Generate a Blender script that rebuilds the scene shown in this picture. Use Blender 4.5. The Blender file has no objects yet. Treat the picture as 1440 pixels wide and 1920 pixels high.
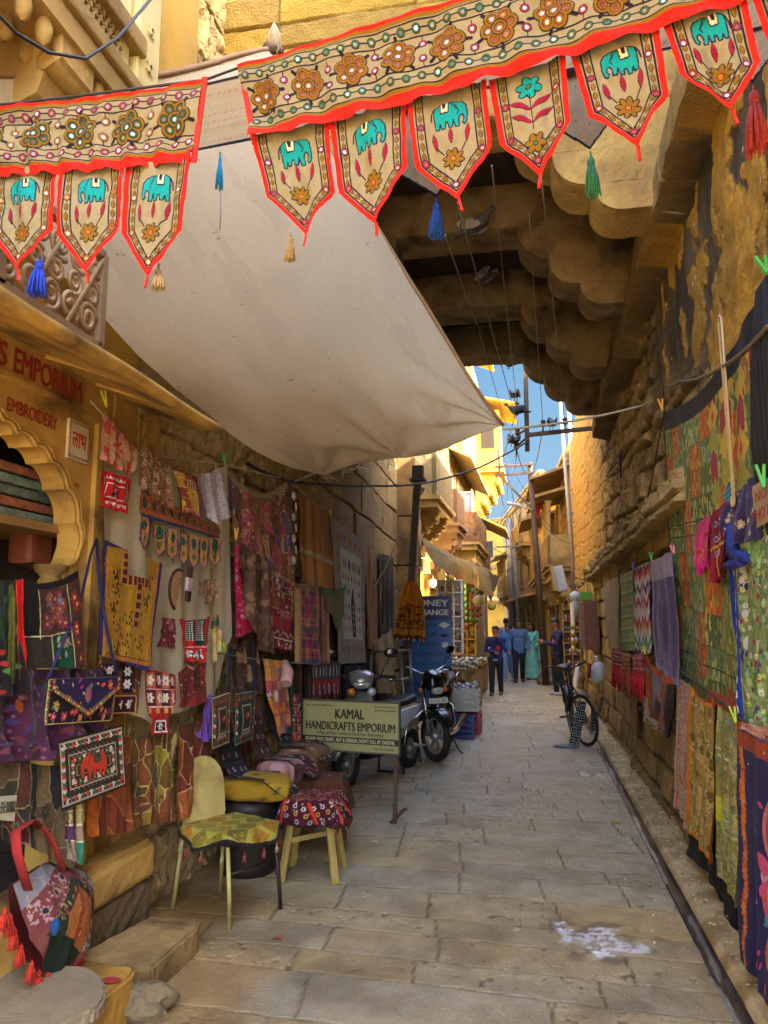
import bpy,bmesh,math,random
import numpy as np
from mathutils import Vector,Matrix,Euler,Quaternion
PI=math.pi
random.seed(7)
scn=bpy.context.scene
COL=scn.collection
# ------------------------------------------------------------------ camera, sky, sun, exposure
FPX,CX,CY=1443.0,720.0,960.0
PITCH=math.atan(212.0/FPX)
YAW=math.atan((283.0/FPX)*math.cos(PITCH))
EYE=Vector((0,0,1.55))
cam_data=bpy.data.cameras.new('camera')
cam=bpy.data.objects.new('camera',cam_data)
COL.objects.link(cam)
cam.location=EYE
cam.rotation_euler=Euler((PI/2+PITCH,0,YAW),'XYZ')
cam_data.sensor_fit='VERTICAL'
cam_data.sensor_height=24.0
cam_data.lens=24.0*FPX/1920.0
cam_data.clip_start=0.05
cam_data.clip_end=2000
scn.camera=cam
SUN_EL,SUN_DIR=math.radians(33),Vector((-1.0,0.30,0)).normalized()
world=bpy.data.worlds.new('World'); scn.world=world; world.use_nodes=True
wn=world.node_tree.nodes; wl=world.node_tree.links
bg=wn['Background']
sky=wn.new('ShaderNodeTexSky'); sky.sky_type='NISHITA'; sky.sun_disc=False
sky.sun_elevation=SUN_EL
sky.sun_rotation=math.atan2(-SUN_DIR.x,-SUN_DIR.y)
sky.air_density=0.8; sky.dust_density=4.0; sky.ozone_density=0.6
wl.new(sky.outputs[0],bg.inputs[0]); bg.inputs[1].default_value=0.15
sun_data=bpy.data.lights.new('sun','SUN'); sun=bpy.data.objects.new('sun',sun_data); COL.objects.link(sun)
sun_data.energy=2.0; sun_data.angle=math.radians(0.5); sun_data.color=(1,0.93,0.82)
sd=Vector((SUN_DIR.x*math.cos(SUN_EL),SUN_DIR.y*math.cos(SUN_EL),-math.sin(SUN_EL)))
sun.rotation_euler=sd.to_track_quat('-Z','Y').to_euler(); sun.location=(-6,-6,20)
scn.view_settings.view_transform='Standard'; scn.view_settings.look='None'
scn.view_settings.gamma=1.0; scn.view_settings.exposure=4.15
scn.render.engine='CYCLES'
cy=scn.cycles
cy.max_bounces=8; cy.diffuse_bounces=5; cy.glossy_bounces=3; cy.transmission_bounces=4
cy.use_denoising=True
cy.sample_clamp_indirect=6.0
# ------------------------------------------------------------------ from photograph pixel to place
_cm=cam.rotation_euler.to_matrix()
def ray(px,py):
 return _cm @ Vector(((px-CX)/FPX,(CY-py)/FPX,-1.0))
def onx(px,py,X):
 d=ray(px,py); return EYE+d*((X-EYE.x)/d.x)
def ony(px,py,Y):
 d=ray(px,py); return EYE+d*((Y-EYE.y)/d.y)
def onz(px,py,Z=0.0):
 d=ray(px,py); return EYE+d*((Z-EYE.z)/d.z)
# ------------------------------------------------------------------ colour, noise
def lin(c):
 c=np.asarray(c,dtype=float)
 return np.where(c<= 0.04045,c/12.92,((c+0.055)/1.055)** 2.4)
def hx(s):
 return tuple(lin([int(s[i:i+2],16)/255 for i in (0,2,4)]))
def vnoise(x,y,seed=0):
 xi=np.floor(x).astype(np.int64); yi=np.floor(y).astype(np.int64)
 fx=x-xi; fy=y-yi
 fx=fx*fx*(3-2*fx); fy=fy*fy*(3-2*fy)
 def h(a,b):
  n=(a*374761393+b*668265263+seed*974634777) & 0xFFFFFFFF
  n=((n ^ (n >> 13))*1274126177) & 0xFFFFFFFF
  return ((n ^ (n >> 16)) & 0xFFFF)/65535.0
 a=h(xi,yi); b=h(xi+1,yi); c=h(xi,yi+1); d=h(xi+1,yi+1)
 return (a*(1-fx)+b*fx)*(1-fy)+(c*(1-fx)+d*fx)*fy
def fbm(x,y,seed=0,octv=4):
 s=0; a=0.5; t=0
 for k in range(octv):
  s=s+a*vnoise(x*2** k,y*2** k,seed+k*17); t+= a; a *= 0.5
 return s/t
def hash1(n,seed=0):
 n=(np.asarray(n,dtype=np.int64)*374761393+seed*668265263) & 0xFFFFFFFF
 n=((n ^ (n >> 13))*1274126177) & 0xFFFFFFFF
 return ((n ^ (n >> 16)) & 0xFFFF)/65535.0
# ------------------------------------------------------------------ materials
MATS={}
def _new(name):
 m=bpy.data.materials.new(name); m.use_nodes=True
 nt=m.node_tree; b=nt.nodes['Principled BSDF']
 return m,nt,b
def mat(name,col,rough=0.7,metal=0.0,var=0.12,scale=8.0,bump=0.0,bscale=40.0,emit=0.0,coat=0.0,dirt=None,dscale=3.0,spec=0.5):
 """Plain surface whose colour wanders a little; optional fine bump and dirt blotches."""
 if name in MATS: return MATS[name]
 m,nt,b=_new(name); N=nt.nodes; L=nt.links
 tc=N.new('ShaderNodeTexCoord'); nz=N.new('ShaderNodeTexNoise')
 nz.inputs['Scale'].default_value=scale; nz.inputs['Detail'].default_value=6; nz.inputs['Roughness'].default_value=0.65
 L.new(tc.outputs['Object'],nz.inputs['Vector'])
 cr=N.new('ShaderNodeValToRGB'); c=np.array(col[:3])
 cr.color_ramp.elements[0].position=0.3; cr.color_ramp.elements[1].position=0.7
 cr.color_ramp.elements[0].color=(*(c*(1-var)),1); cr.color_ramp.elements[1].color=(*np.minimum(c*(1+var),1),1)
 L.new(nz.outputs['Fac'],cr.inputs['Fac']); out=cr.outputs['Color']
 if dirt is not None:
  n2=N.new('ShaderNodeTexNoise'); n2.inputs['Scale'].default_value=dscale; n2.inputs['Detail'].default_value=8
  L.new(tc.outputs['Object'],n2.inputs['Vector'])
  r2=N.new('ShaderNodeValToRGB'); r2.color_ramp.elements[0].position=0.48; r2.color_ramp.elements[1].position=0.68
  L.new(n2.outputs['Fac'],r2.inputs['Fac'])
  mx=N.new('ShaderNodeMix'); mx.data_type='RGBA'
  L.new(r2.outputs['Color'],mx.inputs[0]); L.new(out,mx.inputs[6]); mx.inputs[7].default_value=(*dirt,1); out=mx.outputs[2]
 L.new(out,b.inputs['Base Color'])
 b.inputs['Roughness'].default_value=rough; b.inputs['Metallic'].default_value=metal
 b.inputs['Specular IOR Level'].default_value=spec
 if coat: b.inputs['Coat Weight'].default_value=coat; b.inputs['Coat Roughness'].default_value=0.08
 if emit:
  b.inputs['Emission Color'].default_value=(*col[:3],1); b.inputs['Emission Strength'].default_value=emit
 if bump:
  n3=N.new('ShaderNodeTexNoise'); n3.inputs['Scale'].default_value=bscale; n3.inputs['Detail'].default_value=5
  L.new(tc.outputs['Object'],n3.inputs['Vector'])
  bp=N.new('ShaderNodeBump'); bp.inputs['Strength'].default_value=bump; bp.inputs['Distance'].default_value=0.02
  L.new(n3.outputs['Fac'],bp.inputs['Height']); L.new(bp.outputs['Normal'],b.inputs['Normal'])
 MATS[name]=m
 return m
def attr_mat(name,rough=0.85,bump=0.25,bscale=60.0,grain=0.18,gscale=14.0,gloss=0.15,transl=0.0,sheen=0.0):
 """Colour from the mesh's own colour attribute (dyes, stones), broken up by procedural grain; its alpha marks shiny spots."""
 if name in MATS: return MATS[name]
 m,nt,b=_new(name); N=nt.nodes; L=nt.links
 at=N.new('ShaderNodeAttribute'); at.attribute_name='Col'
 tc=N.new('ShaderNodeTexCoord'); nz=N.new('ShaderNodeTexNoise')
 nz.inputs['Scale'].default_value=gscale; nz.inputs['Detail'].default_value=8; nz.inputs['Roughness'].default_value=0.7
 L.new(tc.outputs['Object'],nz.inputs['Vector'])
 mr=N.new('ShaderNodeMapRange'); mr.inputs['From Min'].default_value=0.3; mr.inputs['From Max'].default_value=0.7
 mr.inputs['To Min'].default_value=1-grain; mr.inputs['To Max'].default_value=1+grain
 L.new(nz.outputs['Fac'],mr.inputs['Value'])
 mu=N.new('ShaderNodeVectorMath'); mu.operation='SCALE'
 L.new(at.outputs['Color'],mu.inputs[0]); L.new(mr.outputs['Result'],mu.inputs['Scale'])
 L.new(mu.outputs['Vector'],b.inputs['Base Color'])
 rr=N.new('ShaderNodeMapRange'); rr.inputs['To Min'].default_value=rough; rr.inputs['To Max'].default_value=gloss
 L.new(at.outputs['Alpha'],rr.inputs['Value']); L.new(rr.outputs['Result'],b.inputs['Roughness'])
 b.inputs['Specular IOR Level'].default_value=0.2 if rough>.8 else 0.4
 if sheen: b.inputs['Sheen Weight'].default_value=sheen
 if bump:
  n3=N.new('ShaderNodeTexNoise'); n3.inputs['Scale'].default_value=bscale; n3.inputs['Detail'].default_value=6
  L.new(tc.outputs['Object'],n3.inputs['Vector'])
  bp=N.new('ShaderNodeBump'); bp.inputs['Strength'].default_value=bump; bp.inputs['Distance'].default_value=0.02
  L.new(n3.outputs['Fac'],bp.inputs['Height']); L.new(bp.outputs['Normal'],b.inputs['Normal'])
 if transl:
  tr=N.new('ShaderNodeBsdfTranslucent'); mxs=N.new('ShaderNodeMixShader'); mxs.inputs[0].default_value=transl
  L.new(mu.outputs['Vector'],tr.inputs['Color']); o=N['Material Output']
  L.new(b.outputs[0],mxs.inputs[1]); L.new(tr.outputs[0],mxs.inputs[2]); L.new(mxs.outputs[0],o.inputs['Surface'])
 MATS[name]=m
 return m
# ------------------------------------------------------------------ objects
def tag(o,label=None,cat=None,group=None,kind=None):
 if label: o['label']=label
 if cat: o['category']=cat
 if group: o['group']=group
 if kind: o['kind']=kind
 return o
def thing(name,loc,label,cat,group=None,rz=0.0):
 o=bpy.data.objects.new(name,None); COL.objects.link(o)
 o.empty_display_size=0.1
 o.location=loc; o.rotation_euler=(0,0,rz)
 return tag(o,label,cat,group)
def place(name,me,parent=None,loc=None):
 """Link a mesh. Its vertices are local to the parent; a top-level mesh gets its origin at loc."""
 o=bpy.data.objects.new(name,me); COL.objects.link(o)
 if parent is not None: o.parent=parent
 if loc is not None: o.location=loc
 return o
def copy_tree(o,parent=None):
 c=o.copy(); COL.objects.link(c)
 if parent is not None: c.parent=parent
 for ch in list(o.children): copy_tree(ch,c)
 return c
class MB:
 """Collects shapes into one mesh."""
 def __init__(s): s.v=[]; s.f=[]; s.m=[]; s.sm=[]; s.mats=[]; s.cur=0
 def use(s,m):
  if m not in s.mats: s.mats.append(m)
  s.cur=s.mats.index(m); return s
 def face(s,idx,smooth=False): s.f.append(idx); s.m.append(s.cur); s.sm.append(smooth)
 def raw(s,vs,fs,smooth=False,M=None):
  o=len(s.v)
  for p in vs:
   p=Vector(p); s.v.append(M @ p if M is not None else p)
  for f in fs: s.face([o+i for i in f],smooth)
  return s
 def box(s,c,d,R=None,ch=0.0):
  x,y,z=d[0]/2,d[1]/2,d[2]/2
  M=Matrix.Translation(c) @ (R.to_4x4() if R is not None else Matrix.Identity(4))
  if ch<= 0:
   vs=[(i,j,k) for i in (-x,x) for j in (-y,y) for k in (-z,z)]
   fs=[(0,1,3,2),(4,6,7,5),(0,4,5,1),(2,3,7,6),(0,2,6,4),(1,5,7,3)]
   return s.raw(vs,fs,False,M)
  bm=bmesh.new(); bmesh.ops.create_cube(bm,size=1)
  for v in bm.verts: v.co=Vector((v.co.x*d[0],v.co.y*d[1],v.co.z*d[2]))
  bmesh.ops.bevel(bm,geom=bm.edges[:],offset=min(ch,min(d)*0.45),segments=2,affect='EDGES',profile=0.6)
  bm.verts.index_update()
  s.raw([v.co for v in bm.verts],[[v.index for v in f.verts] for f in bm.faces],False,M); bm.free(); return s
 def bar(s,a,b,w,h,up=(0,0,1),ch=0.0):
  a=Vector(a); b=Vector(b); d=(b-a); L=d.length; d.normalize()
  u=Vector(up); sx=d.cross(u)
  if sx.length<1e-4: sx=d.cross(Vector((1,0,0)))
  sx.normalize(); u=sx.cross(d)
  R=Matrix((sx,d,u)).transposed()
  return s.box((a+b)/2,(w,L,h),R,ch)
 def tube(s,pts,r,n=8,caps=True,smooth=True,flat=1.0):
  pts=[Vector(p) for p in pts]; k=len(pts)
  rs=r if isinstance(r,(list,tuple,np.ndarray)) else [r]*k
  o=len(s.v); prev=None
  for i,p in enumerate(pts):
   t=(pts[min(i+1,k-1)]-pts[max(i-1,0)])
   if t.length<1e-9: t=Vector((0,0,1))
   t.normalize()
   if prev is None:
    a=t.cross(Vector((0,0,1)))
    if a.length<1e-3: a=t.cross(Vector((1,0,0)))
   else:
    a=prev-t*prev.dot(t)
    if a.length<1e-4: a=t.cross(Vector((1,0,0)))
   a.normalize(); prev=a; b=t.cross(a)
   for j in range(n):
    q=2*PI*j/n
    s.v.append(p+a*(math.cos(q)*rs[i])+b*(math.sin(q)*rs[i]*flat))
  for i in range(k-1):
   for j in range(n):
    s.face([o+i*n+j,o+i*n+(j+1)%n,o+(i+1)*n+(j+1)%n,o+(i+1)*n+j],smooth)
  if caps:
   s.face([o+j for j in range(n)][::-1]); s.face([o+(k-1)*n+j for j in range(n)])
  return s
 def lathe(s,prof,M=None,n=20,smooth=True,arc=2*PI):
  o=len(s.v); k=len(prof); full=arc>2*PI-1e-6; c=n if full else n+1
  for (r,z) in prof:
   for j in range(c):
    q=arc*j/n; p=Vector((r*math.cos(q),r*math.sin(q),z)); s.v.append(M @ p if M is not None else p)
  for i in range(k-1):
   for j in range(n):
    j2=(j+1)%c
    s.face([o+i*c+j,o+i*c+j2,o+(i+1)*c+j2,o+(i+1)*c+j],smooth)
  return s
 def ell(s,c,r,R=None,nu=12,nv=8):
  M=Matrix.Translation(c) @ (R.to_4x4() if R is not None else Matrix.Identity(4)) @ Matrix.Diagonal((*r,1))
  prof=[(max(math.sin(PI*i/nv),1e-4),-math.cos(PI*i/nv)) for i in range(nv+1)]
  return s.lathe(prof,M,nu)
 def prism(s,poly,M,d,smooth=False):
  """poly in the local xy plane, pushed d along local z."""
  n=len(poly); vs=[(p[0],p[1],0) for p in poly]+[(p[0],p[1],d) for p in poly]
  fs=[list(range(n))[::-1],[n+i for i in range(n)]]
  o=len(s.v); s.raw(vs,fs,False,M)
  for i in range(n): s.face([o+i,o+(i+1)%n,o+n+(i+1)%n,o+n+i],smooth)
  return s
 def torus(s,c,R0,r,axis=(0,0,1),n=28,k=8,flat=1.0):
  M=Matrix.Translation(c) @ Vector((0,0,1)).rotation_difference(Vector(axis)).to_matrix().to_4x4()
  o=len(s.v)
  for i in range(n):
   a=2*PI*i/n
   for j in range(k):
    b=2*PI*j/k; rr=R0+r*math.cos(b)
    s.v.append(M @ Vector((rr*math.cos(a),rr*math.sin(a),r*flat*math.sin(b))))
  for i in range(n):
   for j in range(k):
    s.face([o+i*k+j,o+((i+1)%n)*k+j,o+((i+1)%n)*k+(j+1)%k,o+i*k+(j+1)%k],True)
  return s
 def mesh(s,name='mesh',off=None):
  me=bpy.data.meshes.new(name)
  vs=[(v-off) for v in s.v] if off is not None else s.v
  me.from_pydata([tuple(v) for v in vs],[],s.f)
  for m in s.mats: me.materials.append(m)
  me.polygons.foreach_set('material_index',s.m); me.polygons.foreach_set('use_smooth',s.sm)
  bm=bmesh.new(); bm.from_mesh(me); bmesh.ops.recalc_face_normals(bm,faces=bm.faces[:]); bm.to_mesh(me); bm.free()
  me.update(); return me
 def part(s,name,parent,label=None,world=False):
  """Add as a part. With world=True the shapes were given in world space."""
  off=None; me=None
  if world:
   inv=world_matrix(parent).inverted(); s.v=[inv @ Vector(v) for v in s.v]
  o=place(name,s.mesh(name),parent)
  if label: o['label']=label
  return o
 def solo(s,name,label,cat,group=None,kind=None,origin=None):
  """A top-level thing made of this one mesh, given in world space."""
  vs=np.array([tuple(v) for v in s.v])
  if origin is None: origin=Vector(((vs[:,0].min()+vs[:,0].max())/2,(vs[:,1].min()+vs[:,1].max())/2,vs[:,2].min()))
  o=place(name,s.mesh(name,Vector(origin)),None,origin)
  return tag(o,label,cat,group,kind)
def world_matrix(o):
 M=Matrix.LocRotScale(o.location,o.rotation_euler,o.scale)
 return world_matrix(o.parent) @ M if o.parent is not None else M
def grid_mesh(name,P,colr=None,mask=None,material=None,smooth=True,flip=False):
 """P: H x W x 3 points (local); colr: H x W x 4; mask: H x W bool of kept vertices."""
 H,W=P.shape[:2]
 idx=np.arange(H*W).reshape(H,W)
 q=np.stack([idx[:-1,:-1],idx[1:,:-1],idx[1:,1:],idx[:-1,1:]],-1)
 if flip: q=q[...,::-1]
 if mask is not None:
  k=mask[:-1,:-1] & mask[1:,:-1] & mask[1:,1:] & mask[:-1,1:]; q=q[k]
 q=q.reshape(-1,4); pts=P.reshape(-1,3)
 if mask is not None:
  used=np.zeros(H*W,bool); used[q.ravel()]=True
  re=np.cumsum(used)-1; q=re[q]; pts=pts[used]
  if colr is not None: colr=colr.reshape(-1,4)[used]
 me=bpy.data.meshes.new(name); nv=len(pts); nf=len(q)
 me.vertices.add(nv); me.vertices.foreach_set('co',np.ascontiguousarray(pts,dtype=np.float32).ravel())
 me.loops.add(nf*4); me.loops.foreach_set('vertex_index',q.astype(np.int32).ravel())
 me.polygons.add(nf); me.polygons.foreach_set('loop_start',np.arange(nf,dtype=np.int32)*4)
 me.polygons.foreach_set('use_smooth',np.full(nf,smooth))
 if colr is not None:
  ca=me.color_attributes.new('Col','FLOAT_COLOR','POINT')
  ca.data.foreach_set('color',np.ascontiguousarray(colr,dtype=np.float32).ravel())
 if material: me.materials.append(material)
 me.update(calc_edges=True); me.validate()
 return me
# ================================================================== STRUCTURE
M_stone=attr_mat('rough_stone',rough=0.92,bump=0.8,bscale=55,grain=0.22,gscale=9,gloss=0.45)
M_pave=attr_mat('paving_stone',rough=0.62,bump=0.35,bscale=60,grain=0.26,gscale=7,gloss=0.22)
M_sand=mat('sandstone',hx('a88b4e'),0.9,var=0.22,scale=5,bump=0.3,bscale=45,dirt=hx('7d6334'),dscale=1.6)
M_sand_d=mat('aged_sandstone',hx('8f7040'),0.93,var=0.25,scale=4,bump=0.4,bscale=40,dirt=hx('54442b'),dscale=1.8)
M_sand_y=mat('yellow_limewash',hx('ad8726'),0.85,var=0.16,scale=3,bump=0.2,bscale=40,dirt=hx('8d7030'),dscale=1.5)
M_sand_p=mat('pale_sandstone',hx('957c4a'),0.9,var=0.16,scale=4,bump=0.3,bscale=35,dirt=hx('86693a'),dscale=1.2)
M_plast=mat('shop_plaster',hx('b58f45'),0.85,var=0.22,scale=3.5,bump=0.18,bscale=50,dirt=hx('5e4521'),dscale=3.2)
M_cream=mat('cream_paint',hx('d9c98a'),0.7,var=0.1,scale=4,bump=0.1,dirt=hx('b59d5b'),dscale=2)
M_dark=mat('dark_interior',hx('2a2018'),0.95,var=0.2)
M_iron=mat('dark_iron',hx('3a342e'),0.55,0.6,var=0.25,scale=12,bump=0.1)
M_rust=mat('rusty_iron',hx('5a4632'),0.7,0.4,var=0.3,scale=10,bump=0.15)
M_steel=mat('steel',hx('a8a8a4'),0.3,0.9,var=0.1)
M_black=mat('black_rubber',hx('1c1b1a'),0.75,var=0.2)
M_cable=mat('black_cable',hx('22201e'),0.6,var=0.1)
M_wire=mat('grey_wire',hx('77726a'),0.5,0.2,var=0.1)
M_wood=mat('old_wood',hx('8a6a3a'),0.75,var=0.25,scale=6,bump=0.2)
M_glass=mat('dusty_glass',hx('33414a'),0.12,0.0,var=0.15)
M_white=mat('white_paint',hx('dcd8cc'),0.55,var=0.08)
M_pipe=mat('pale_pipe',hx('9a8e76'),0.5,var=0.1)
def sky_backdrop():
 m_,nt,b=_new('clear_sky'); N=nt.nodes; L=nt.links; N.remove(b)
 e=N.new('ShaderNodeEmission'); tc=N.new('ShaderNodeTexCoord'); sp=N.new('ShaderNodeSeparateXYZ'); L.new(tc.outputs['Object'],sp.inputs[0])
 mr=N.new('ShaderNodeMapRange'); mr.inputs['From Min'].default_value=0; mr.inputs['From Max'].default_value=200; L.new(sp.outputs['Z'],mr.inputs['Value'])
 r=N.new('ShaderNodeValToRGB'); r.color_ramp.elements[0].color=(*hx('b9d9ef'),1); r.color_ramp.elements[1].color=(*hx('6fb0e4'),1); L.new(mr.outputs['Result'],r.inputs[0])
 L.new(r.outputs[0],e.inputs['Color']); e.inputs['Strength'].default_value=2**-scn.view_settings.exposure
 L.new(e.outputs[0],N['Material Output'].inputs['Surface'])
 vs=[]; fs=[]; n=16; k=8
 for j in range(k+1):
  el=math.radians(-1+36*j/k)
  for i in range(n+1):
   az=math.radians(-38+76*i/n); vs.append((460*math.sin(az)*math.cos(el),460*math.cos(az)*math.cos(el),460*math.sin(el)))
 for j in range(k):
  for i in range(n): a=j*(n+1)+i; fs.append((a,a+1,a+n+2,a+n+1))
 g=MB().use(m_); g.raw(vs,fs,True); place('sky',g.mesh())['kind']='structure'
sky_backdrop()
def masonry(u,v,seed,ch=(.2,.35),bw=(.35,.8),jit=.02,joint=.02,v0=-1.0,v1=9.0,u0=-4.0,u1=40.0):
 rng=random.Random(seed)
 uu=u+jit*2*(fbm(u*2.2,v*2.2,seed+1,3)-.5); vv=v+jit*2*(fbm(u*1.7,v*2.5,seed+2,3)-.5)
 b=[v0]
 while b[-1]<v1: b.append(b[-1]+rng.uniform(*ch))
 b=np.array(b); ci=np.clip(np.searchsorted(b,vv)-1,0,len(b)-2)
 dv=np.minimum(vv-b[ci],b[ci+1]-vv)
 bi=np.zeros(u.shape,np.int64); du=np.zeros(u.shape)
 for c in np.unique(ci):
  k=ci== c; w=[u0-rng.random()]
  while w[-1]<u1: w.append(w[-1]+rng.uniform(*bw))
  w=np.array(w); i=np.clip(np.searchsorted(w,uu[k])-1,0,len(w)-2)
  bi[k]=i; du[k]=np.minimum(uu[k]-w[i],w[i+1]-uu[k])
 d=np.minimum(du,dv); e=np.clip(d/joint,0,1); e=e*e*(3-2*e)
 return e,ci*977+bi,d
def rgba(c,gl=0.0):
 return np.concatenate([np.clip(c,0,1),np.broadcast_to(np.asarray(gl,dtype=float)[...,None] if np.ndim(gl) else np.full(c.shape[:2]+(1,),gl),c.shape[:2]+(1,))],-1)
def mixc(a,b,t):
 t=np.asarray(t)[...,None]; return np.asarray(a)*(1-t)+np.asarray(b)*t
def sstep(a,b,x):
 t=np.clip((x-a)/(b-a),0,1); return t*t*(3-2*t)
def geo_steps(a,b,k,lo):
 r=[a]
 while r[-1]<b: r.append(r[-1]+max(lo,r[-1]*k))
 return np.array(r)
def roughen(o,amp=.010,size=.07,seed=0,f=7.0):
 """break a block into small facets and wear its faces"""
 bm=bmesh.new(); bm.from_mesh(o.data)
 for k in range(6):
  bmesh.ops.triangulate(bm,faces=bm.faces[:]); E=[e for e in bm.edges if e.calc_length()>size]
  if not E: break
  bmesh.ops.subdivide_edges(bm,edges=E,cuts=1)
 bmesh.ops.triangulate(bm,faces=bm.faces[:]); bmesh.ops.recalc_face_normals(bm,faces=bm.faces[:]); bm.normal_update(); bm.verts.ensure_lookup_table()
 c=np.array([tuple(v.co) for v in bm.verts]); n=fbm(c[:,0]*f+c[:,2]*3.1,c[:,1]*f+c[:,2]*f*.9,seed,4)-.5; n=n+.5*(vnoise(c[:,0]*23+c[:,2]*11,c[:,1]*23-c[:,2]*19,seed+3)-.5)
 for v,q in zip(bm.verts,n): v.co+= v.normal*float(q)*amp*2
 bm.to_mesh(o.data); bm.free(); return o
# ---- ground: one sheet to the horizon, the paving on it
g=MB().use(mat('dusty_ground',hx('9a8763'),0.95,var=0.2,scale=1.5,bump=0.3,bscale=10))
g.raw([(-300,-60,-.06),(300,-60,-.06),(300,500,-.06),(-300,500,-.06)],[(0,1,2,3)])
tag(place('ground',g.mesh()),kind='structure')
def paving():
 ys=geo_steps(1.6,60,.0036,.011); xs=np.arange(-2.6,.735,.013)
 Y,X=np.meshgrid(ys,xs,indexing='ij')
 ua=X+.10*(Y-4); va=Y+.055*X
 e,idn,d=masonry(ua,va,11,ch=(.22,.46),bw=(.42,1.15),jit=.014,joint=.012,v0=0,v1=64,u0=-9,u1=9)
 lvl=(hash1(idn,3)-.5); tl=(hash1(idn,5)-.5); tl2=(hash1(idn,8)-.5)
 rough=fbm(X*9,Y*9,4,4)-.5
 pit=fbm(X*26,Y*26,9,2)
 h=-.007*(1-e)+.004*lvl+.006*rough+.006*tl2*np.sin(ua*1.3)
 h-= .006*sstep(.68,.80,pit)*sstep(.45,.6,hash1(idn,21))
 base=mixc(hx('ac9870'),hx('a49b82'),sstep(.25,.75,hash1(idn,6)))
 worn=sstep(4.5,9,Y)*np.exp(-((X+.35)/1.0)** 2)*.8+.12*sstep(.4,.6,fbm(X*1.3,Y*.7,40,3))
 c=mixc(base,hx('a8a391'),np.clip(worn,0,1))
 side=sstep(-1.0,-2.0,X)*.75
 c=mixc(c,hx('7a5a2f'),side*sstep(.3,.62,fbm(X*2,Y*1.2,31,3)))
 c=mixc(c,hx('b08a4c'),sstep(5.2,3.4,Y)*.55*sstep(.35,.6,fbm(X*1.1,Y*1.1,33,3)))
 c=c*(.94+.15*hash1(idn,12))[...,None]
 st=sstep(.52,.70,fbm(X*3.1,Y*3.1,51,5)); c=mixc(c,hx('6a5a3e'),st*.4)
 st=sstep(.56,.72,fbm(X*2.0,Y*4.0,57,5)); c=mixc(c,hx('b8a87e'),st*.4)
 c=mixc(c,hx('44351f'),sstep(.74,.84,pit)*sstep(.45,.6,hash1(idn,21))*.7)
 mort=sstep(.35,.65,fbm(X*.9,Y*.9,61,2))
 c=c*np.array([.86,.83,.76])
 c=mixc(c,mixc(hx('30261a'),hx('6a5a3e'),mort),(1-e)*.9)
 p=onz(1108,1765); q=fbm(X*7,Y*7,71,5)-.5
 r=np.sqrt(((X-p.x)/.23)** 2+((Y-p.y)/.15)** 2)+q*2.4
 p2=onz(1060,1745); r2=np.sqrt(((X-p2.x)/.07)** 2+((Y-p2.y)/.16)** 2)+q*1.5
 r=np.minimum(r,r2)
 c=mixc(c,hx('3a2d1c'),sstep(1.75,1.15,r)*sstep(.42,.6,fbm(X*14,Y*14,73,3))*.55)
 spk=sstep(.52,.60,fbm(X*42,Y*42,75,2))
 c=mixc(c,hx('d2d0cc'),sstep(.95,.72,r)*(1-spk*.85))
 for k,(a,b) in enumerate(((1095,1450),(1128,1455))):
  p=onz(a,b); r=np.sqrt(((X-p.x)/.06)** 2+((Y-p.y)/.14)** 2)+(fbm(X*9,Y*9,80+k,3)-.5)
  c=mixc(c,hx('c8c0ae'),sstep(1,.7,r)*.7)
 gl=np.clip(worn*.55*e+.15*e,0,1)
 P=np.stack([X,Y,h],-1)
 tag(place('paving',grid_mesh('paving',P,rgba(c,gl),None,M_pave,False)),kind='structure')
paving()
# ---- drain channel along the right wall and the sloping kerb behind it
def drain():
 ys=geo_steps(1.6,24,.004,.014); t=np.linspace(0,1,15)
 Y,T=np.meshgrid(ys,t,indexing='ij')
 wob=.012*(fbm(Y*1.5,Y*0,3,3)-.5)
 X=.695+.115*T+wob
 h=-.045*np.sin(PI*T)** .6+.012*(fbm(Y*6,T*3,5,3)-.5)
 n=fbm(Y*3,T*3,8,4)
 c=mixc(hx('1c1613'),hx('3e342c'),sstep(.4,.62,n)); glint=sstep(.50,.60,fbm(Y*2.2,T*5,15,4))*np.sin(PI*T)
 c=mixc(c,hx('b9b7b8'),glint*.45)  # whitish highlights painted into the gutter's colour
 o=place('drain_channel',grid_mesh('drain',np.stack([X,Y,h],-1),rgba(c,.25+glint*.7),None,M_pave))
 tag(o,'dark open gutter running along the foot of the right wall','gutter')
drain()
def kerb():
 ys=geo_steps(1.6,24,.0042,.014); t=np.linspace(0,1,24)
 Y,T=np.meshgrid(ys,t,indexing='ij')
 X=.805+.27*T+.03*(fbm(Y*1.2,T,6,2)-.5)*T
 n=fbm(Y*7,T*2,16,4)
 h=.0+.03*sstep(0,.08,T)+.05*T+.10*sstep(.62,.95,T)+.03*(n-.5)*sstep(0,.2,T)
 c=mixc(hx('a8946a'),hx('8a7448'),sstep(.35,.6,n)); c=mixc(c,hx('5c4a2d'),sstep(.5,.9,T)*.6)
 c=mixc(c,hx('d8cfb4'),sstep(.80,.86,fbm(Y*45,T*14,26,2))*.7)
 place('kerb',grid_mesh('kerb',np.stack([X,Y,h],-1),rgba(c),None,M_pave))['kind']='structure'
kerb()
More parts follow.
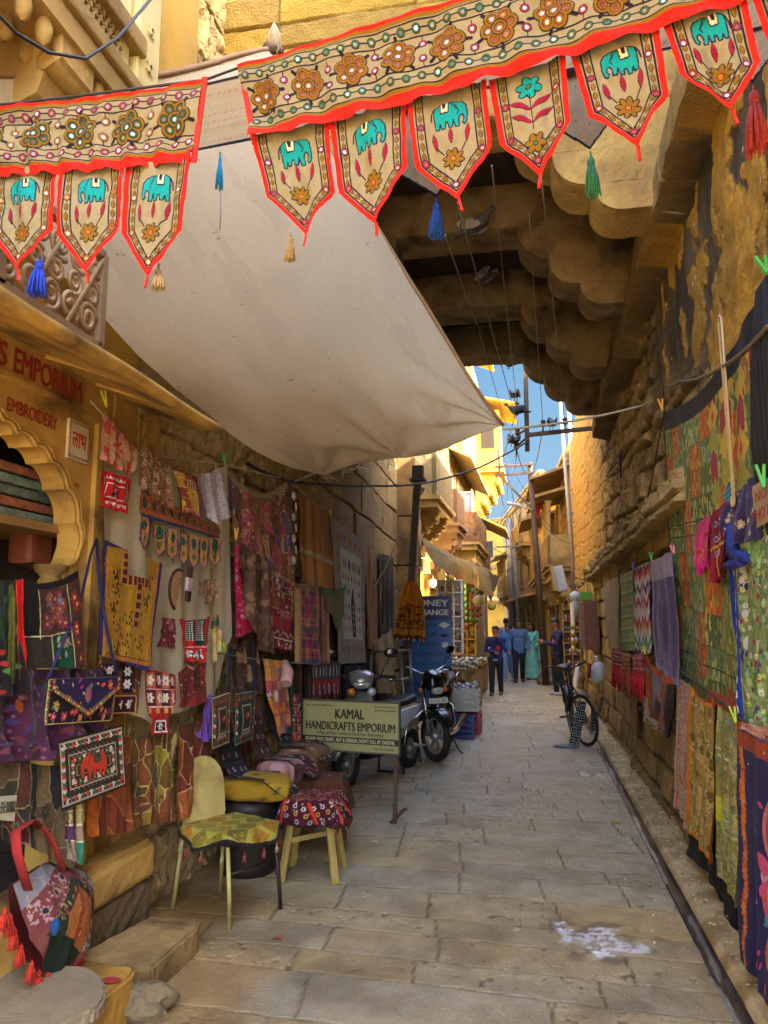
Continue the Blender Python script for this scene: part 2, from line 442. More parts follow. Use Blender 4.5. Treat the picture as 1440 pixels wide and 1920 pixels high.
# ---- right wall
XR=1.03
def right_wall():
 ys=geo_steps(2.6,20.4,.0034,.012); zs=np.arange(-.05,6.25,.014)
 Z,Y=np.meshgrid(zs,ys,indexing='ij')
 e1,id1,d1=masonry(Y,Z,21,ch=(.22,.36),bw=(.3,.75),jit=.03,joint=.035)
 e2,id2,d2=masonry(Y,Z-.06*Y,22,ch=(.12,.30),bw=(.25,.8),jit=.07,joint=.05)
 big=fbm(Y*1.1,Z*1.1,23,4)-.5; fine=fbm(Y*7,Z*9,24,5)-.5; mid=fbm(Y*2.5,Z*5,25,4)-.5
 low=sstep(2.50,2.40,Z)
 h_lo=.035*(e1-1)+.05*(hash1(id1,1)-.5)*e1+.03*fine+.03*big
 h_up=.045*(e2-1)+.07*(hash1(id2,2)-.5)*e2+.055*fine+.10*mid+.05*big
 far=sstep(10.6,12.0,Y)*sstep(2.4,2.9,Z)
 h_up=h_up*(1-.75*far)
 zone=sstep(3.0,3.7,Z+.28*(6.2-Y))*sstep(7.4,5.8,Y+.9*fine)
 wq=fbm(Y*6,Z*6,91,3)-.5; pn=fbm(Y*2.3+.8*wq,Z*1.7+.7*Y+.8*wq,26,5); pl=sstep(.525,.54,pn)*zone
 h_pl=.013*pl+.018*fine*pl+.006*fine
 h=h_lo*low+(1-low)*(h_up*(1-zone)+zone*(.02*big+.012*fine+.01*mid)+h_pl)
 led1=sstep(2.30,2.33,Z+.02*fine)*sstep(2.60,2.54,Z+.03*mid)*sstep(5.0,5.1,Y)*sstep(14.6,14.4,Y)
 h=h+.14*led1*(1+.3*fine)
 led2=sstep(4.10,4.14,Z-.03*(7-Y))*sstep(4.42,4.34,Z-.03*(7-Y)+.05*fine)*sstep(10.6,10.4,Y)
 h=h*(1-led2)+led2*(.21+.05*mid+.02*fine-.02*(((Y*1.1)%1)<.03))
 h+= .05*sstep(.5,.0,Z)
 c_lo=mixc(hx('ad9254'),hx('8f774a'),hash1(id1,4))*(.85+.3*hash1(id1,7))[...,None]
 c_lo=mixc(c_lo,hx('2e2414'),(1-e1)*.7); c_lo=mixc(c_lo,hx('5e4a2c'),sstep(.5,.7,fbm(Y*3,Z*3,44,4))*.5)
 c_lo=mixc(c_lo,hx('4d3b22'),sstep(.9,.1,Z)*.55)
 c_up=mixc(hx('a68b56'),hx('85724f'),hash1(id2,4))*(.82+.3*hash1(id2,9))[...,None]
 c_up=mixc(c_up,hx('34291a'),(1-e2)*.6); c_up=mixc(c_up,hx('bfa36a'),sstep(.12,.3,fine)*.5)
 c_up=mixc(c_up,hx('a9843c'),far)
 grey=mixc(hx('57503f'),hx('3c372c'),sstep(.3,.7,fbm(Y*9,Z*2,28,3)))
 yel=mixc(hx('a8812f'),hx('8c6c2c'),sstep(.35,.6,fbm(Y*4,Z*3,29,3)))
 c_pl=mixc(grey,yel,sstep(.525,.537,pn))
 rim=sstep(.50,.525,pn)*sstep(.555,.533,pn); c_pl=mixc(c_pl,hx('8d6c2c'),rim*.6)
 c=mixc(c_lo,c_up,1-low); c=mixc(c,c_pl,zone*(1-low))
 c=mixc(c,hx('9c8759'),led1*.7); c=mixc(c,hx('8b7347'),led2*.8)
 dark_zone=sstep(5.2,9,Y)*sstep(3.2,4.4,Z)*sstep(11.4,10.2,Y); c=mixc(c,hx('4a3c28'),dark_zone*.55)  # upper wall made darker along the length of the bridge
 spk=(hash1((Y*71).astype(int)*7919+(Z*71).astype(int),5)>.9985) & (zone>.5); c[spk]=hx('d8d4c6')
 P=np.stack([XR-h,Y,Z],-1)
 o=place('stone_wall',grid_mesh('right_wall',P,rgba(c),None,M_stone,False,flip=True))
 return tag(o,'high rubble wall with two ledges and peeling yellow plaster, behind the green patchwork quilt','wall')
rw=right_wall()
b=MB().use(M_sand_d); b.box((XR+.62,6.7,4.2),(1.0,8.2,8.8)); b.box((XR+.62,15.5,3.0),(1.0,9.4,6.4)); b.part('wall_core',rw,world=True)  # core rises unseen above the face, its height set to block the sun
# ---- left wall behind the hanging cloths, y 3.9 .. 12.2
XL=-2.16
def left_wall():
 ys=geo_steps(3.88,12.25,.0036,.015); zs=np.arange(-.05,6.3,.018)
 Z,Y=np.meshgrid(zs,ys,indexing='ij')
 e,idn,d=masonry(Y,Z+.03*Y,121,ch=(.26,.48),bw=(.5,1.2),jit=.03,joint=.022)
 fine=fbm(Y*11,Z*11,124,5)-.5; big=fbm(Y*1.3,Z*1.3,123,3)-.5
 rgh=sstep(8.5,6.5,Y+big)
 h=.028*(e-1)+.03*(hash1(idn,1)-.5)*e+(.02+.055*rgh)*fine+.03*big
 c=mixc(hx('ab9560'),hx('96815a'),hash1(idn,4))*(.85+.3*hash1(idn,9))[...,None]
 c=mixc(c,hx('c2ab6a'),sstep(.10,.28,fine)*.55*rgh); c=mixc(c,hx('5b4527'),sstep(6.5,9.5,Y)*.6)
 c=mixc(c,hx('33291b'),(1-e)*.6)
 P=np.stack([XL+h,Y,Z],-1)
 o=place('stone_wall',grid_mesh('left_wall',P,rgba(c),None,M_stone,False))
 return tag(o,'rough grey stone wall of big blocks behind the hanging textiles','wall')
lw=left_wall()
b=MB().use(M_sand_d); b.box((XL-.6,8.1,3.05),(1.0,8.4,6.4)); b.part('wall_core',lw,world=True)
# ---- bridge across the lane: beams on stepped round corbels, roof slab, front wall
def corbel(mb,x_wall,y0,y1,ztop,side,steps):
 """steps: list of (reach from wall, thickness); from the top down. Rounded nose at the free end."""
 z=ztop
 for reach,th in steps:
  r=th*.92; prof=[]
  for k in range(7):
   a=PI/2*k/6; prof.append((reach-r+r*math.cos(a)*1.0,-r*math.sin(a)))
  poly=[(0,0),(reach,0)]+[(p[0],p[1]-(th-r)) for p in prof]+[(0,-th)]
  M=Matrix(((-side,0,0,x_wall),(0,0,1,y0),(0,1,0,z),(0,0,0,1)))
  mb.prism(poly,M,y1-y0)
  z-= th
bridge=thing('stone_bridge',(-.55,7.5,0),'stone house bridge over the lane carried on beams and stepped round corbels','bridge')
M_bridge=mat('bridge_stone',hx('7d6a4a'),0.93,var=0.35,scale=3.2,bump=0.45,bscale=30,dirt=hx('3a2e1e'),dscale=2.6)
M_bridge_lit=mat('bridge_stone_lit',hx('a58a4c'),0.93,var=0.2,scale=4,bump=0.7,bscale=35,dirt=hx('86693a'),dscale=2.5)  # lighter copy of the bridge stone, skylight on the front put into colour
ZB=5.0
for k,(ya,yb) in enumerate(((4.88,5.32),(6.4,6.85),(8.08,8.55),(9.6,10.05))):
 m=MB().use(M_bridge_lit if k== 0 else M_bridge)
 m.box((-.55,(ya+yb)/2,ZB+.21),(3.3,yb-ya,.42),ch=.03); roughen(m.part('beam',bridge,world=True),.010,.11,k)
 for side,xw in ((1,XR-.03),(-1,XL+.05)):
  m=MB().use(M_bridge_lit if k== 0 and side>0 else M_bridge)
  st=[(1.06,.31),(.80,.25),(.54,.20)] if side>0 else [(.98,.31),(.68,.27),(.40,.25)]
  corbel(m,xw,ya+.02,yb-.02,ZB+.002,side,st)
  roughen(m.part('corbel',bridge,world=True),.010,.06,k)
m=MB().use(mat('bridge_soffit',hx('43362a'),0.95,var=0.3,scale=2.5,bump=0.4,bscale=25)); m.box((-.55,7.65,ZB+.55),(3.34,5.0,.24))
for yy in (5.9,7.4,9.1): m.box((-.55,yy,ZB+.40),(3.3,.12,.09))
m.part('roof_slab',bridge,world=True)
def bridge_front():
 xs=np.arange(-2.2,1.2,.016); zs=np.arange(ZB+.40,6.35,.02)
 Z,X=np.meshgrid(zs,xs,indexing='ij')
 e,idn,d=masonry(X,Z,33,ch=(.20,.27),bw=(.5,1.1),jit=.008,joint=.014,u0=-4,u1=4)
 fine=fbm(X*12,Z*12,35,4)-.5
 h=.02*(e-1)+.02*(hash1(idn,1)-.5)*e+.018*fine
 c=mixc(hx('a07f2e'),hx('8f7234'),hash1(idn,3))*(.9+.2*hash1(idn,4))[...,None]
 c=mixc(c,hx('6a5126'),(1-e)*.8)
 P=np.stack([X,4.86-h,Z],-1)
 o=place('front_wall',grid_mesh('bridge_front',P,rgba(c),None,M_stone,False)); o.parent=bridge
 o.matrix_parent_inverse=Matrix.Translation(-Vector(bridge.location))
bridge_front()
m=MB().use(M_sand_d); m.box((-.55,5.1,5.98),(3.3,.42,.7)); m.part('parapet',bridge,world=True)
# ---- pier past the left wall, where the lane narrows
m=MB().use(M_sand_d)
for k,(z0,z1) in enumerate(((0,.9),(.9,1.7),(1.7,2.5),(2.5,3.3),(3.3,4.3))):
 m.box((-2.1+.015*(k%2),12.5,(z0+z1)/2),(.5,.55,z1-z0-.012),ch=.02)
m.solo('stone_pier','squared sandstone pier at the corner beside the mustard shawl','pier')
# ================================================================== SHOP AT THE LEFT, UPPER FLOORS, FAR STREET
def text_mesh(body,size,font_w=1.0,extrude=0.002,align='LEFT',shear=0.0,bold=0.0,spacing=1.0):
 cu=bpy.data.curves.new('lettering','FONT'); cu.body=body; cu.size=size; cu.align_x=align; cu.align_y='BOTTOM_BASELINE'
 cu.extrude=extrude; cu.shear=shear; cu.resolution_u=3; cu.space_character=spacing
 o=bpy.data.objects.new('lettering',cu); COL.objects.link(o)
 dg=bpy.context.evaluated_depsgraph_get(); dg.update()
 me=bpy.data.meshes.new_from_object(o.evaluated_get(dg)); bpy.data.objects.remove(o); bpy.data.curves.remove(cu)
 vs=np.empty(len(me.vertices)*3); me.vertices.foreach_get('co',vs); vs=vs.reshape(-1,3); vs[:,0] *= font_w
 me.vertices.foreach_set('co',vs.ravel()); me.update()
 return me,(vs[:,0].min(),vs[:,0].max(),vs[:,1].min(),vs[:,1].max())
def lettering(body,parent,M,height,material,width=None,align='CENTER',bold=0.0,name='lettering',spacing=1.0,extrude=.0015,world=True):
 """Letters of a given cap height; width squeezes them. M maps the letters' plane into the parent's frame."""
 me,bb=text_mesh(body,1.0,1.0,0.0,align,0,bold,spacing)
 if len(me.vertices)== 0: return None
 sy=height/max(bb[3]-max(bb[2],0),.05); sx=sy if width is None else width/(bb[1]-bb[0])
 off={'CENTER':-(bb[0]+bb[1])/2,'LEFT':-bb[0],'RIGHT':-bb[1]}[align]
 me.transform(Matrix.Diagonal((sx,sy,1,1)) @ Matrix.Translation((off,0,0)))
 bm=bmesh.new()
 for k in ((0,) if not bold else (-1,0,1)):
  m2=me.copy(); m2.transform(Matrix.Translation((k*bold*sx,(k*bold*.5)*sy,.0004*(k+1)))); bm.from_mesh(m2); bpy.data.meshes.remove(m2)
 r=bmesh.ops.extrude_face_region(bm,geom=bm.faces[:]); vs=[v for v in r['geom'] if isinstance(v,bmesh.types.BMVert)]
 bmesh.ops.translate(bm,verts=vs,vec=(0,0,extrude)); bm.to_mesh(me); bm.free()
 if world: M=world_matrix(parent).inverted() @ M
 me.transform(M); me.materials.clear(); me.materials.append(material)
 for p in me.polygons: p.use_smooth=False
 return place(name,me,parent)
def frame(o,x,y,z=None):
 """4x4 with columns x, y, z axes and origin o."""
 x=Vector(x).normalized(); y=Vector(y).normalized(); z=Vector(z).normalized() if z is not None else x.cross(y)
 return Matrix(((x.x,y.x,z.x,o[0]),(x.y,y.y,z.y,o[1]),(x.z,y.z,z.z,o[2]),(0,0,0,1)))
M_redpaint=mat('red_sign_paint',hx('8e2a14'),0.7,var=0.2,scale=20)
XS=-2.15
def yz(px,py,X=XS):
 p=onx(px,py,X); return (p.y,p.z)
shop=thing('shop_front',(XS,2.0,0),'ochre plastered shop front with a scalloped arch and red painted letters under the eave','shop')
def shopfront():
 far=[(123,1062),(142,1038),(147,1022),(150,1009),(144,985),(142,962),(134,938),(118,912),(105,897),(87,864),(76,850),(64,838),(40,820),(22,814),(8,797)]
 tips=[yz(*p) for p in ((122,1062),(141,1040),(140,980),(120,917),(90,868),(60,838),(24,815),(0,792))]; o_=[tips[0]]
 for (p0,p1) in zip(tips[:-1],tips[1:]):
  L_=math.hypot(p1[0]-p0[0],p1[1]-p0[1]); nx,ny=(p1[1]-p0[1])/L_,-(p1[0]-p0[0])/L_
  for k in range(1,8): f=k/7; q=math.sin(PI*f)** .7*L_*.20; o_.append((p0[0]+(p1[0]-p0[0])*f+nx*q,p0[1]+(p1[1]-p0[1])*f+ny*q))
 a=[yz(*p) for p in far]; yc=o_[-1][0]-.04
 left=[(2*yc-p[0],p[1]) for p in a][::-1]; a_in=o_+[(yc,o_[-1][1]+.03)]
 arch=[(o_[0][0],.45)]+a_in+[(2*yc-p[0],p[1]) for p in o_][::-1]+[(2*yc-o_[0][0],.45)]
 y0,y1=.6,3.52; ztop=2.80
 poly=[(y0,.45),(y0,ztop),(y1,ztop),(y1,.45)]+arch
 M=Matrix(((0,0,-1,XS),(1,0,0,0),(0,1,0,0),(0,0,0,1)))
 m=MB().use(M_plast); m.prism(poly,M,.115)
 m.box((XS-.12,3.57,1.6),(.20,.10,2.4)); m.part('wall',shop,world=True)
 m=MB().use(M_plast); pts=[Vector((XS+.008,p[0]+.012,p[1]+.010)) for p in a_in]
 m.tube(pts,.009,6); m.tube([q+Vector((0,.022,.02)) for q in pts],.005,6); m.part('arch_moulding',shop,world=True)
 for yy in (a[0][0]+.01,2*yc-a[0][0]-.01):
  m=MB().use(M_plast); M2=Matrix.Translation((XS-.06,yy-.03,a[0][1]-.14)); m.lathe([(.03,0),(.05,.03),(.06,.07),(.045,.09),(.075,.12),(.08,.145)],M2,14); m.part('capital',shop,world=True)
 m=MB().use(M_plast); m.box((XS+.012,2.05,2.58),(.03,2.95,.02)); m.box((XS+.012,3.47,1.5),(.03,.09,2.1)); m.part('moulding',shop,world=True)
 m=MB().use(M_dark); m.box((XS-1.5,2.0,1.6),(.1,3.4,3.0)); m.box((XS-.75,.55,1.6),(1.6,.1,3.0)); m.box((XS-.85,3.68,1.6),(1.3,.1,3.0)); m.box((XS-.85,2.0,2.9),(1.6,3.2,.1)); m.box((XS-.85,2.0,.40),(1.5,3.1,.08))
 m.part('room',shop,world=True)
 m=MB().use(M_plast); m.box((XS+.02,2.2,.22),(.20,3.5,.44)); m.box((XS+.05,3.65,.345),(.22,.60,.16),ch=.025); roughen(m.part('plinth',shop,world=True),.007,.07,4)
 m=MB().use(mat('dark_plinth_stone',hx('5e4c30'),0.95,var=0.3,bump=0.6,bscale=20)); m.box((XS+.03,3.65,.125),(.22,.62,.24),ch=.03); roughen(m.part('base_stone',shop,world=True),.016,.05,6)
 T=frame((XS+.003,0,0),(0,1,0),(0,0,1))
 p0,p1=yz(24,697),yz(147,757)
 lettering('EMPORIUM',shop,T @ Matrix.Translation((p0[0],2.62,0)),.105,M_redpaint,width=p1[0]-p0[0]+.01,align='LEFT',bold=.03)
 lettering('HANDICRAFTS',shop,T @ Matrix.Translation((p0[0]-.05,2.62,0)),.105,M_redpaint,width=.8,align='RIGHT',bold=.03)
 p0,p1=yz(12,757),yz(106,797)
 lettering('EMBROIDERY',shop,T @ Matrix.Translation((p0[0],p0[1]-.028,0)),.06,M_redpaint,width=p1[0]-p0[0],align='LEFT',bold=.012)
 lettering('शुभ',shop,T @ Matrix.Translation((yz(138,908)[0],yz(140,913)[1],0)),.018,M_redpaint,align='LEFT')
shopfront()
def tile():
 c=onx(146,828,XS+.012); t=thing('wall_tile',c,'white tile with red Devanagari writing and a key-pattern border on the shop wall','tile')
 m=MB().use(mat('tile_glaze',hx('cfc3a6'),0.35,var=0.08)); m.box(c,(.014,.175,.19),ch=.004); m.part('tile_body',t,world=True)
 m=MB().use(mat('tile_border',hx('8a7350'),0.5));
 for k in range(13):
  for s in (-1,1):
   m.box(c+Vector((.0075,-.078+k*.013,s*.083)),(.003,.008,.012)); m.box(c+Vector((.0075,s*.077,-.078+k*.013)),(.003,.011,.008))
 m.part('border',t,world=True)
 lettering('लाभ',t,frame((.0075,0,-.035),(0,1,0),(0,0,1)),.072,mat('tile_red',hx('b02418'),0.5),width=.115,align='CENTER',bold=.008,world=False)
tile()
m=MB().use(M_plast); xs_b,xs_f=XS,-1.62
top=[(xs_b,-3,2.86),(xs_f,-3,2.60),(xs_f,3.72,2.60),(xs_b,4.30,2.86)]; bot=[(xs_b,-3,2.76),(xs_f,-3,2.55),(xs_f,3.70,2.55),(xs_b,4.28,2.76)]
m.raw(top+bot,[(0,1,2,3),(7,6,5,4),(1,5,6,2),(2,6,7,3),(0,3,7,4),(0,4,5,1)])
m.tube([(xs_f+.005,y,2.575+.006*math.sin(y*5)) for y in np.linspace(-3,3.71,40)],.028,10)
for yy in (2.2,2.95,3.35): m.box((-1.87,yy,2.655),(.50,.012,.02),Euler((0,.33,0)).to_matrix())
m.solo('stone_eave','long sloping stone eave projecting over the shop lettering','eave')
m=MB().use(M_plast)
for k in range(7):
 for j in range(2): m.box((XS-.1,3.75+.26*j,.56+.35*k),(.18,.25,.34),ch=.008)
m.solo('wall_pier','ochre block pier between shop front and grey stone wall, under the eave','pier')
up=thing('upper_storey',(XS,0,2.8),'golden upper storey with a latticed bay window above the eave','building')
m=MB().use(M_sand_y); m.box((-2.75,.55,4.55),(1.15,7.1,3.4)); m.part('wall',up,world=True)
m=MB().use(M_sand); m.box((-2.42,-1.2,1.2),(.5,3.6,3.0)); m.part('ground_wall',up,world=True)
def bay():
 xb=-1.78; y0,y1=.2,3.02
 m=MB().use(M_sand); m.box((-2.0,(y0+y1)/2,3.92),(.50,y1-y0,.10)); m.box((-1.98,(y0+y1)/2+.03,4.02),(.50,y1-y0+.06,.07),ch=.015)
 m.box((-1.96,(y0+y1)/2+.02,4.285),(.42,y1-y0+.04,.10),ch=.012); m.box((-1.95,(y0+y1)/2+.03,5.35),(.50,y1-y0+.1,.12),ch=.02)
 m.part('sill_course',up,world=True)
 m=MB().use(M_cream); m.box((-1.90,3.13,4.6),(.24,.20,1.6),ch=.01); m.box((-1.87,2.93,4.65),(.14,.10,1.3));
 for z in (4.25,4.45,4.7,4.95):
  for s in (-1,1): m.box((-1.772,3.13,z),(.01,.02,.07),Euler((.7*s,0,0)).to_matrix())
 m.part('bay_post',up,world=True)
 m=MB().use(M_sand)
 for k in range(18):
  y=3.0-k*.125; m.lathe([(.004,-.14),(.028,-.12),(.036,-.07),(.022,-.02),(.03,0)],Matrix.Translation((-1.80,y,3.90)),8)
  m.lathe([(.004,-.12),(.03,-.10),(.03,-.05),(.02,0)],Matrix.Translation((-1.93,y-.05,3.88)),8)
 m.part('carved_drops',up,world=True)
 for yy in (1.25,2.45):
  m=MB().use(M_sand); s=[(0,0),(.40,0),(.40,-.10),(.33,-.14),(.30,-.24),(.20,-.28),(.17,-.40),(.08,-.44),(0,-.62)]
  M=Matrix(((1,0,0,-2.17),(0,0,1,yy),(0,1,0,3.87),(0,0,0,1))); m.prism(s,M,.22)
  m.lathe([(.045,0),(.045,.24)],Matrix.Translation((-1.83,yy-.01,3.76)) @ Matrix.Rotation(-PI/2,4,'X'),12); m.part('bracket',up,world=True)
 m=MB().use(M_sand_p); z0,z1=4.055,4.235
 for r in range(6):
  z=z0+(z1-z0)*r/5; m.box((-1.80,1.55,z),(.03,2.7,.009))
  if r<5:
   for k in range(68):
    y=.22+k*.0395+(r%2)*.02; m.box((-1.80,y,z+.018),(.03,.009,.037))
 m.part('lattice',up,world=True)
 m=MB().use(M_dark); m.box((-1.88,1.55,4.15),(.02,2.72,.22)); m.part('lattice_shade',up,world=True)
 m=MB().use(mat('pale_green_paint',hx('b9b46a'),0.7,var=0.12,dirt=hx('98904a'))); m.box((-1.84,1.5,4.8),(.06,2.7,.95))
 for k in range(6): m.box((-1.80,.4+k*.48,4.8),(.03,.05,.95))
 for z in (4.36,4.42,5.2): m.box((-1.80,1.5,z),(.035,2.7,.03))
 m.part('shutter',up,world=True)
 m=MB().use(M_sand_y); m.box((-2.10,3.72,4.7),(.12,.92,1.9)); m.part('wall_slab',up,world=True)
bay()
def railing():
 t=thing('iron_railing',(-1.70,2.0,2.65),'cream iron railing of scrolls standing on the stone eave','railing')
 x=-1.70; y0,y1,z0,z1=.3,2.70,2.66,3.05; M_r=mat('cream_iron',hx('a58c6a'),0.5,0.2,var=0.2)
 m=MB().use(mat('pink_brown_iron',hx('8c7458'),0.6,var=.2))
 for z in (z0,z1): m.bar((x,y0,z),(x,y1,z),.035,.03)
 for y in np.linspace(y0,y1,5): m.bar((x,y,z0),(x,y,z1),.035,.035,(0,1,0))
 m.part('rail_frame',t,world=True)
 m=MB().use(M_r)
 def spiral(cy,cz,r,s,turns=1.6,ph=0):
  pts=[]
  for i in range(26):
   f=i/25; a=ph+s*turns*2*PI*f; rr=r*(1-.75*f); pts.append((x,cy+rr*math.cos(a),cz+rr*math.sin(a)))
  m.tube(pts,.008,5,flat=1.6)
 n=20; w=(y1-y0)/n
 for k in range(n):
  c=y0+(k+.5)*w
  spiral(c-.02,z0+.09,.062,1,ph=k); spiral(c+.02,z1-.09,.062,-1,ph=k+1); spiral(c,(z0+z1)/2,.05,1,ph=2*k)
 for k in range(10):
  a=y0+k*2*w; m.bar((x+.012,a,z0),(x+.012,a+2*w,z1),.01,.012,(1,0,0)); m.bar((x-.012,a+2*w,z0),(x-.012,a,z1),.01,.012,(1,0,0))
 m.part('scrolls',t,world=True)
railing()
b=MB().use(M_sand_d); b.box((1.65,.6,4.2),(1.0,4.0,8.8)); b.solo('stone_wall','unseen plain stone wall continuing the high rubble wall towards the viewer','wall')  # out of view; height blocks the sun, short length lets sky light in
# ------------------------------------------------------------------ far houses
class Fac:
 """A house front: u along the wall from p0 to p1, n out into the lane, z up. Shapes in that frame."""
 def __init__(s,name,p0,p1,label,cat='house',depth=3.0):
  s.p0=Vector((p0[0],p0[1],0)); d=Vector((p1[0]-p0[0],p1[1]-p0[1],0)); s.L=d.length; s.u=d.normalized()
  n=Vector((-s.u.y,s.u.x,0)); mid=(s.p0+Vector((p1[0],p1[1],0)))/2
  side=Vector((-.6,mid.y-6,0))-mid
  if n.dot(side)<0: n=-n
  s.n=n; s.depth=depth
  s.root=thing(name,s.p0,label,cat); s.R=Matrix((s.u,s.n,Vector((0,0,1)))).transposed()
  if s.R.determinant()<0: s.flip=True
 def at(s,u,n,z): return s.u*u+s.n*n+Vector((0,0,z))
 def box(s,m,u,n,z,du,dn,dz,ch=0.0):
  c=s.at(u,n,z); x,y,w=s.u*du/2,s.n*dn/2,Vector((0,0,dz/2))
  vs=[c+i*x+j*y+k*w for i in (-1,1) for j in (-1,1) for k in (-1,1)]
  m.raw(vs,[(0,1,3,2),(4,6,7,5),(0,4,5,1),(2,3,7,6),(0,2,6,4),(1,5,7,3)])
 def wall(s,z0,z1,m_,u0=0,u1=None,n=0.0,name='wall'):
  u1=s.L if u1 is None else u1; m=MB().use(m_); s.box(m,(u0+u1)/2,n-s.depth/2,(z0+z1)/2,u1-u0,s.depth,z1-z0); return m.part(name,s.root)
 def courses(s,z0,z1,m_,dz=.35,n=0.0,u0=0,u1=None):
  """dressed stones standing 1-2 cm proud in front of the wall"""
  u1=s.L if u1 is None else u1; m=MB().use(m_); z=z0; r=random.Random(int(z0*100)+int(s.L*10))
  while z<z1-.05:
   h=min(dz,z1-z); u=u0
   while u<u1-.05:
    w=min(r.uniform(.45,.95),u1-u); s.box(m,u+w/2,n+.01,z+h/2,w-.02,.02+.014*r.random(),h-.02); u+= w
   z+= h
  return m.part('stone_facing',s.root)
 def window(s,u,z,w,h,fm=None,arch=False,n=0.0,bars=True):
  f=MB().use(fm or M_sand_p); t=.09
  s.box(f,u,n+.03,z-h/2-t/2,w+.3,.12,t); s.box(f,u,n+.03,z+h/2+t/2,w+.24,.10,t)
  for k in (-1,1): s.box(f,u+k*(w/2+t/2),n+.025,z,t,.09,h)
  if arch:
   for k in range(9):
    a=PI*k/8; s.box(f,u+math.cos(a)*w*.5,n+.03,z+h/2+.05+math.sin(a)*w*.42,.14,.08,.14)
  o=f.part('window',s.root)
  p=MB().use(M_dark); s.box(p,u,n+.012,z,w,.02,h); p.part('pane',o)
  if bars:
   g_=MB().use(M_rust)
   for k in range(1,4): s.box(g_,u-w/2+w*k/4,n+.035,z,.025,.02,h)
   s.box(g_,u,n+.04,z,w,.02,.03); g_.part('window_bars',o)
  return o
 def chajja(s,u0,u1,z,reach,drop=.35,m_=None,n=0.0,th=.07):
  m=MB().use(m_ or M_sand); a,b=s.at(u0,n,z),s.at(u1,n,z); o=s.n*reach-Vector((0,0,drop)); t=Vector((0,0,th))
  vs=[a,b,b+o,a+o,a+t,b+t,b+o+t,a+o+t]
  m.raw(vs,[(0,1,2,3),(7,6,5,4),(0,4,5,1),(1,5,6,2),(2,6,7,3),(3,7,4,0)])
  return m.part('sloping_eave',s.root)
 def bracket(s,m,u,z,reach,h,w=.22,n=0.0):
  poly=[(0,0),(reach,0),(reach,-.22*h),(.82*reach,-.30*h),(.80*reach,-.45*h),(.55*reach,-.52*h),(.5*reach,-.70*h),(.25*reach,-.78*h),(.18*reach,-h),(0,-h)]
  o=s.at(u-w/2,n,z); M=frame(o,s.n,(0,0,1),s.u); m.prism(poly,M,w)
  for (r,zz) in ((reach*.9,-.27*h),(reach*.62,-.55*h),(reach*.33,-.80*h)):
   M2=frame(s.at(u-w/2-.02,n+r,z+zz),s.n,(0,0,1),s.u); m.lathe([(.001,0),(.09*h,0),(.09*h,w+.04),(.001,w+.04)],M2,10)
 def balcony(s,u0,u1,z,reach,h,m_,m_panel=None,br=3,roof=True,bh=.7,n=0.0):
  f=MB().use(m_); s.box(f,(u0+u1)/2,n+reach/2,z+.06,u1-u0,reach,.12); s.box(f,(u0+u1)/2,n+reach/2+.03,z+.16,u1-u0+.1,reach+.06,.07)
  o=f.part('balcony',s.root)
  p=MB().use(m_panel or m_); s.box(p,(u0+u1)/2,n+reach-.05,z+.2+h/2,u1-u0,.08,h)
  for k in (u0+.04,u1-.04): s.box(p,k,n+reach/2,z+.2+h/2,.08,reach,h)
  k=u0+.12
  while k<u1-.1:
   s.box(p,k,n+reach,z+.2+h/2,.05,.04,h*.82); k+= .17
  p.part('parapet',o)
  for k in range(br): b_=MB().use(m_); s.bracket(b_,u0+(u1-u0)*(k+.5)/br,z,reach*.92,bh,n=n); b_.part('bracket',o)
  if roof:
   for k in range(br+1):
    q=MB().use(m_); u=u0+.08+(u1-u0-.16)*k/br; M=Matrix.Translation(s.at(u,n+reach-.08,z+.2+h))
    q.lathe([(.09,0),(.06,.08),(.05,.5),(.07,.85),(.12,.95)],M,10); q.part('column',o)
   c=MB().use(m_); a,b2=s.at(u0-.25,n,z+h+1.45),s.at(u1+.25,n,z+h+1.45); oo=s.n*(reach+.4)-Vector((0,0,.28)); t=Vector((0,0,.08))
   vs=[a,b2,b2+oo,a+oo,a+t,b2+t,b2+oo+t,a+oo+t]
   c.raw(vs,[(0,1,2,3),(7,6,5,4),(0,4,5,1),(1,5,6,2),(2,6,7,3),(3,7,4,0)]); c.part('balcony_roof',o)
  return o
 def door(s,u,w,h,m_=None):
  f=MB().use(M_sand_p); s.box(f,u,.03,h+.08,w+.4,.12,.16)
  for k in (-1,1): s.box(f,u+k*(w/2+.09),.025,h/2+.01,.18,.10,h)
  o=f.part('doorway',s.root); p=MB().use(m_ or M_dark); s.box(p,u,.012,h/2,w,.02,h); p.part('door_leaf',o)
 def cornice(s,z,m_,n=0.0):
  m=MB().use(m_); s.box(m,s.L/2,n+.06,z,s.L+.05,.16,.12); s.box(m,s.L/2,n+.10,z+.11,s.L+.1,.24,.09)
  k=.1
  while k<s.L:
   s.box(m,k,n+.09,z-.11,.10,.14,.10); k+= .26
  m.part('cornice',s.root)
A=Fac('yellow_house',(-2.2,12.8),(-2.1,19.0),'yellow limewashed house with a slatted balcony, behind the pole with the mustard shawl')
A.wall(0,6.2,M_sand_y); A.wall(4.2,6.8,M_sand_p,0,2.4,n=.12,name='upper_wall')
A.balcony(.1,2.3,3.55,.62,.75,M_sand,mat('pale_slats',hx('8c7a50'),.8,var=.2),br=2,roof=False,bh=.6)
A.balcony(2.9,4.3,3.45,.66,.7,mat('pinkish_stone',hx('8f6e4c'),.9,var=.2,bump=.2),br=2,roof=False,bh=.75)
A.window(1.2,5.2,.5,1.1,n=.12); A.window(3.6,5.0,.5,1.0); A.door(3.4,1.1,2.3,mat('shop_dark_yellow',hx('8a6a1e'),.8)); A.door(5.3,1.0,2.3)
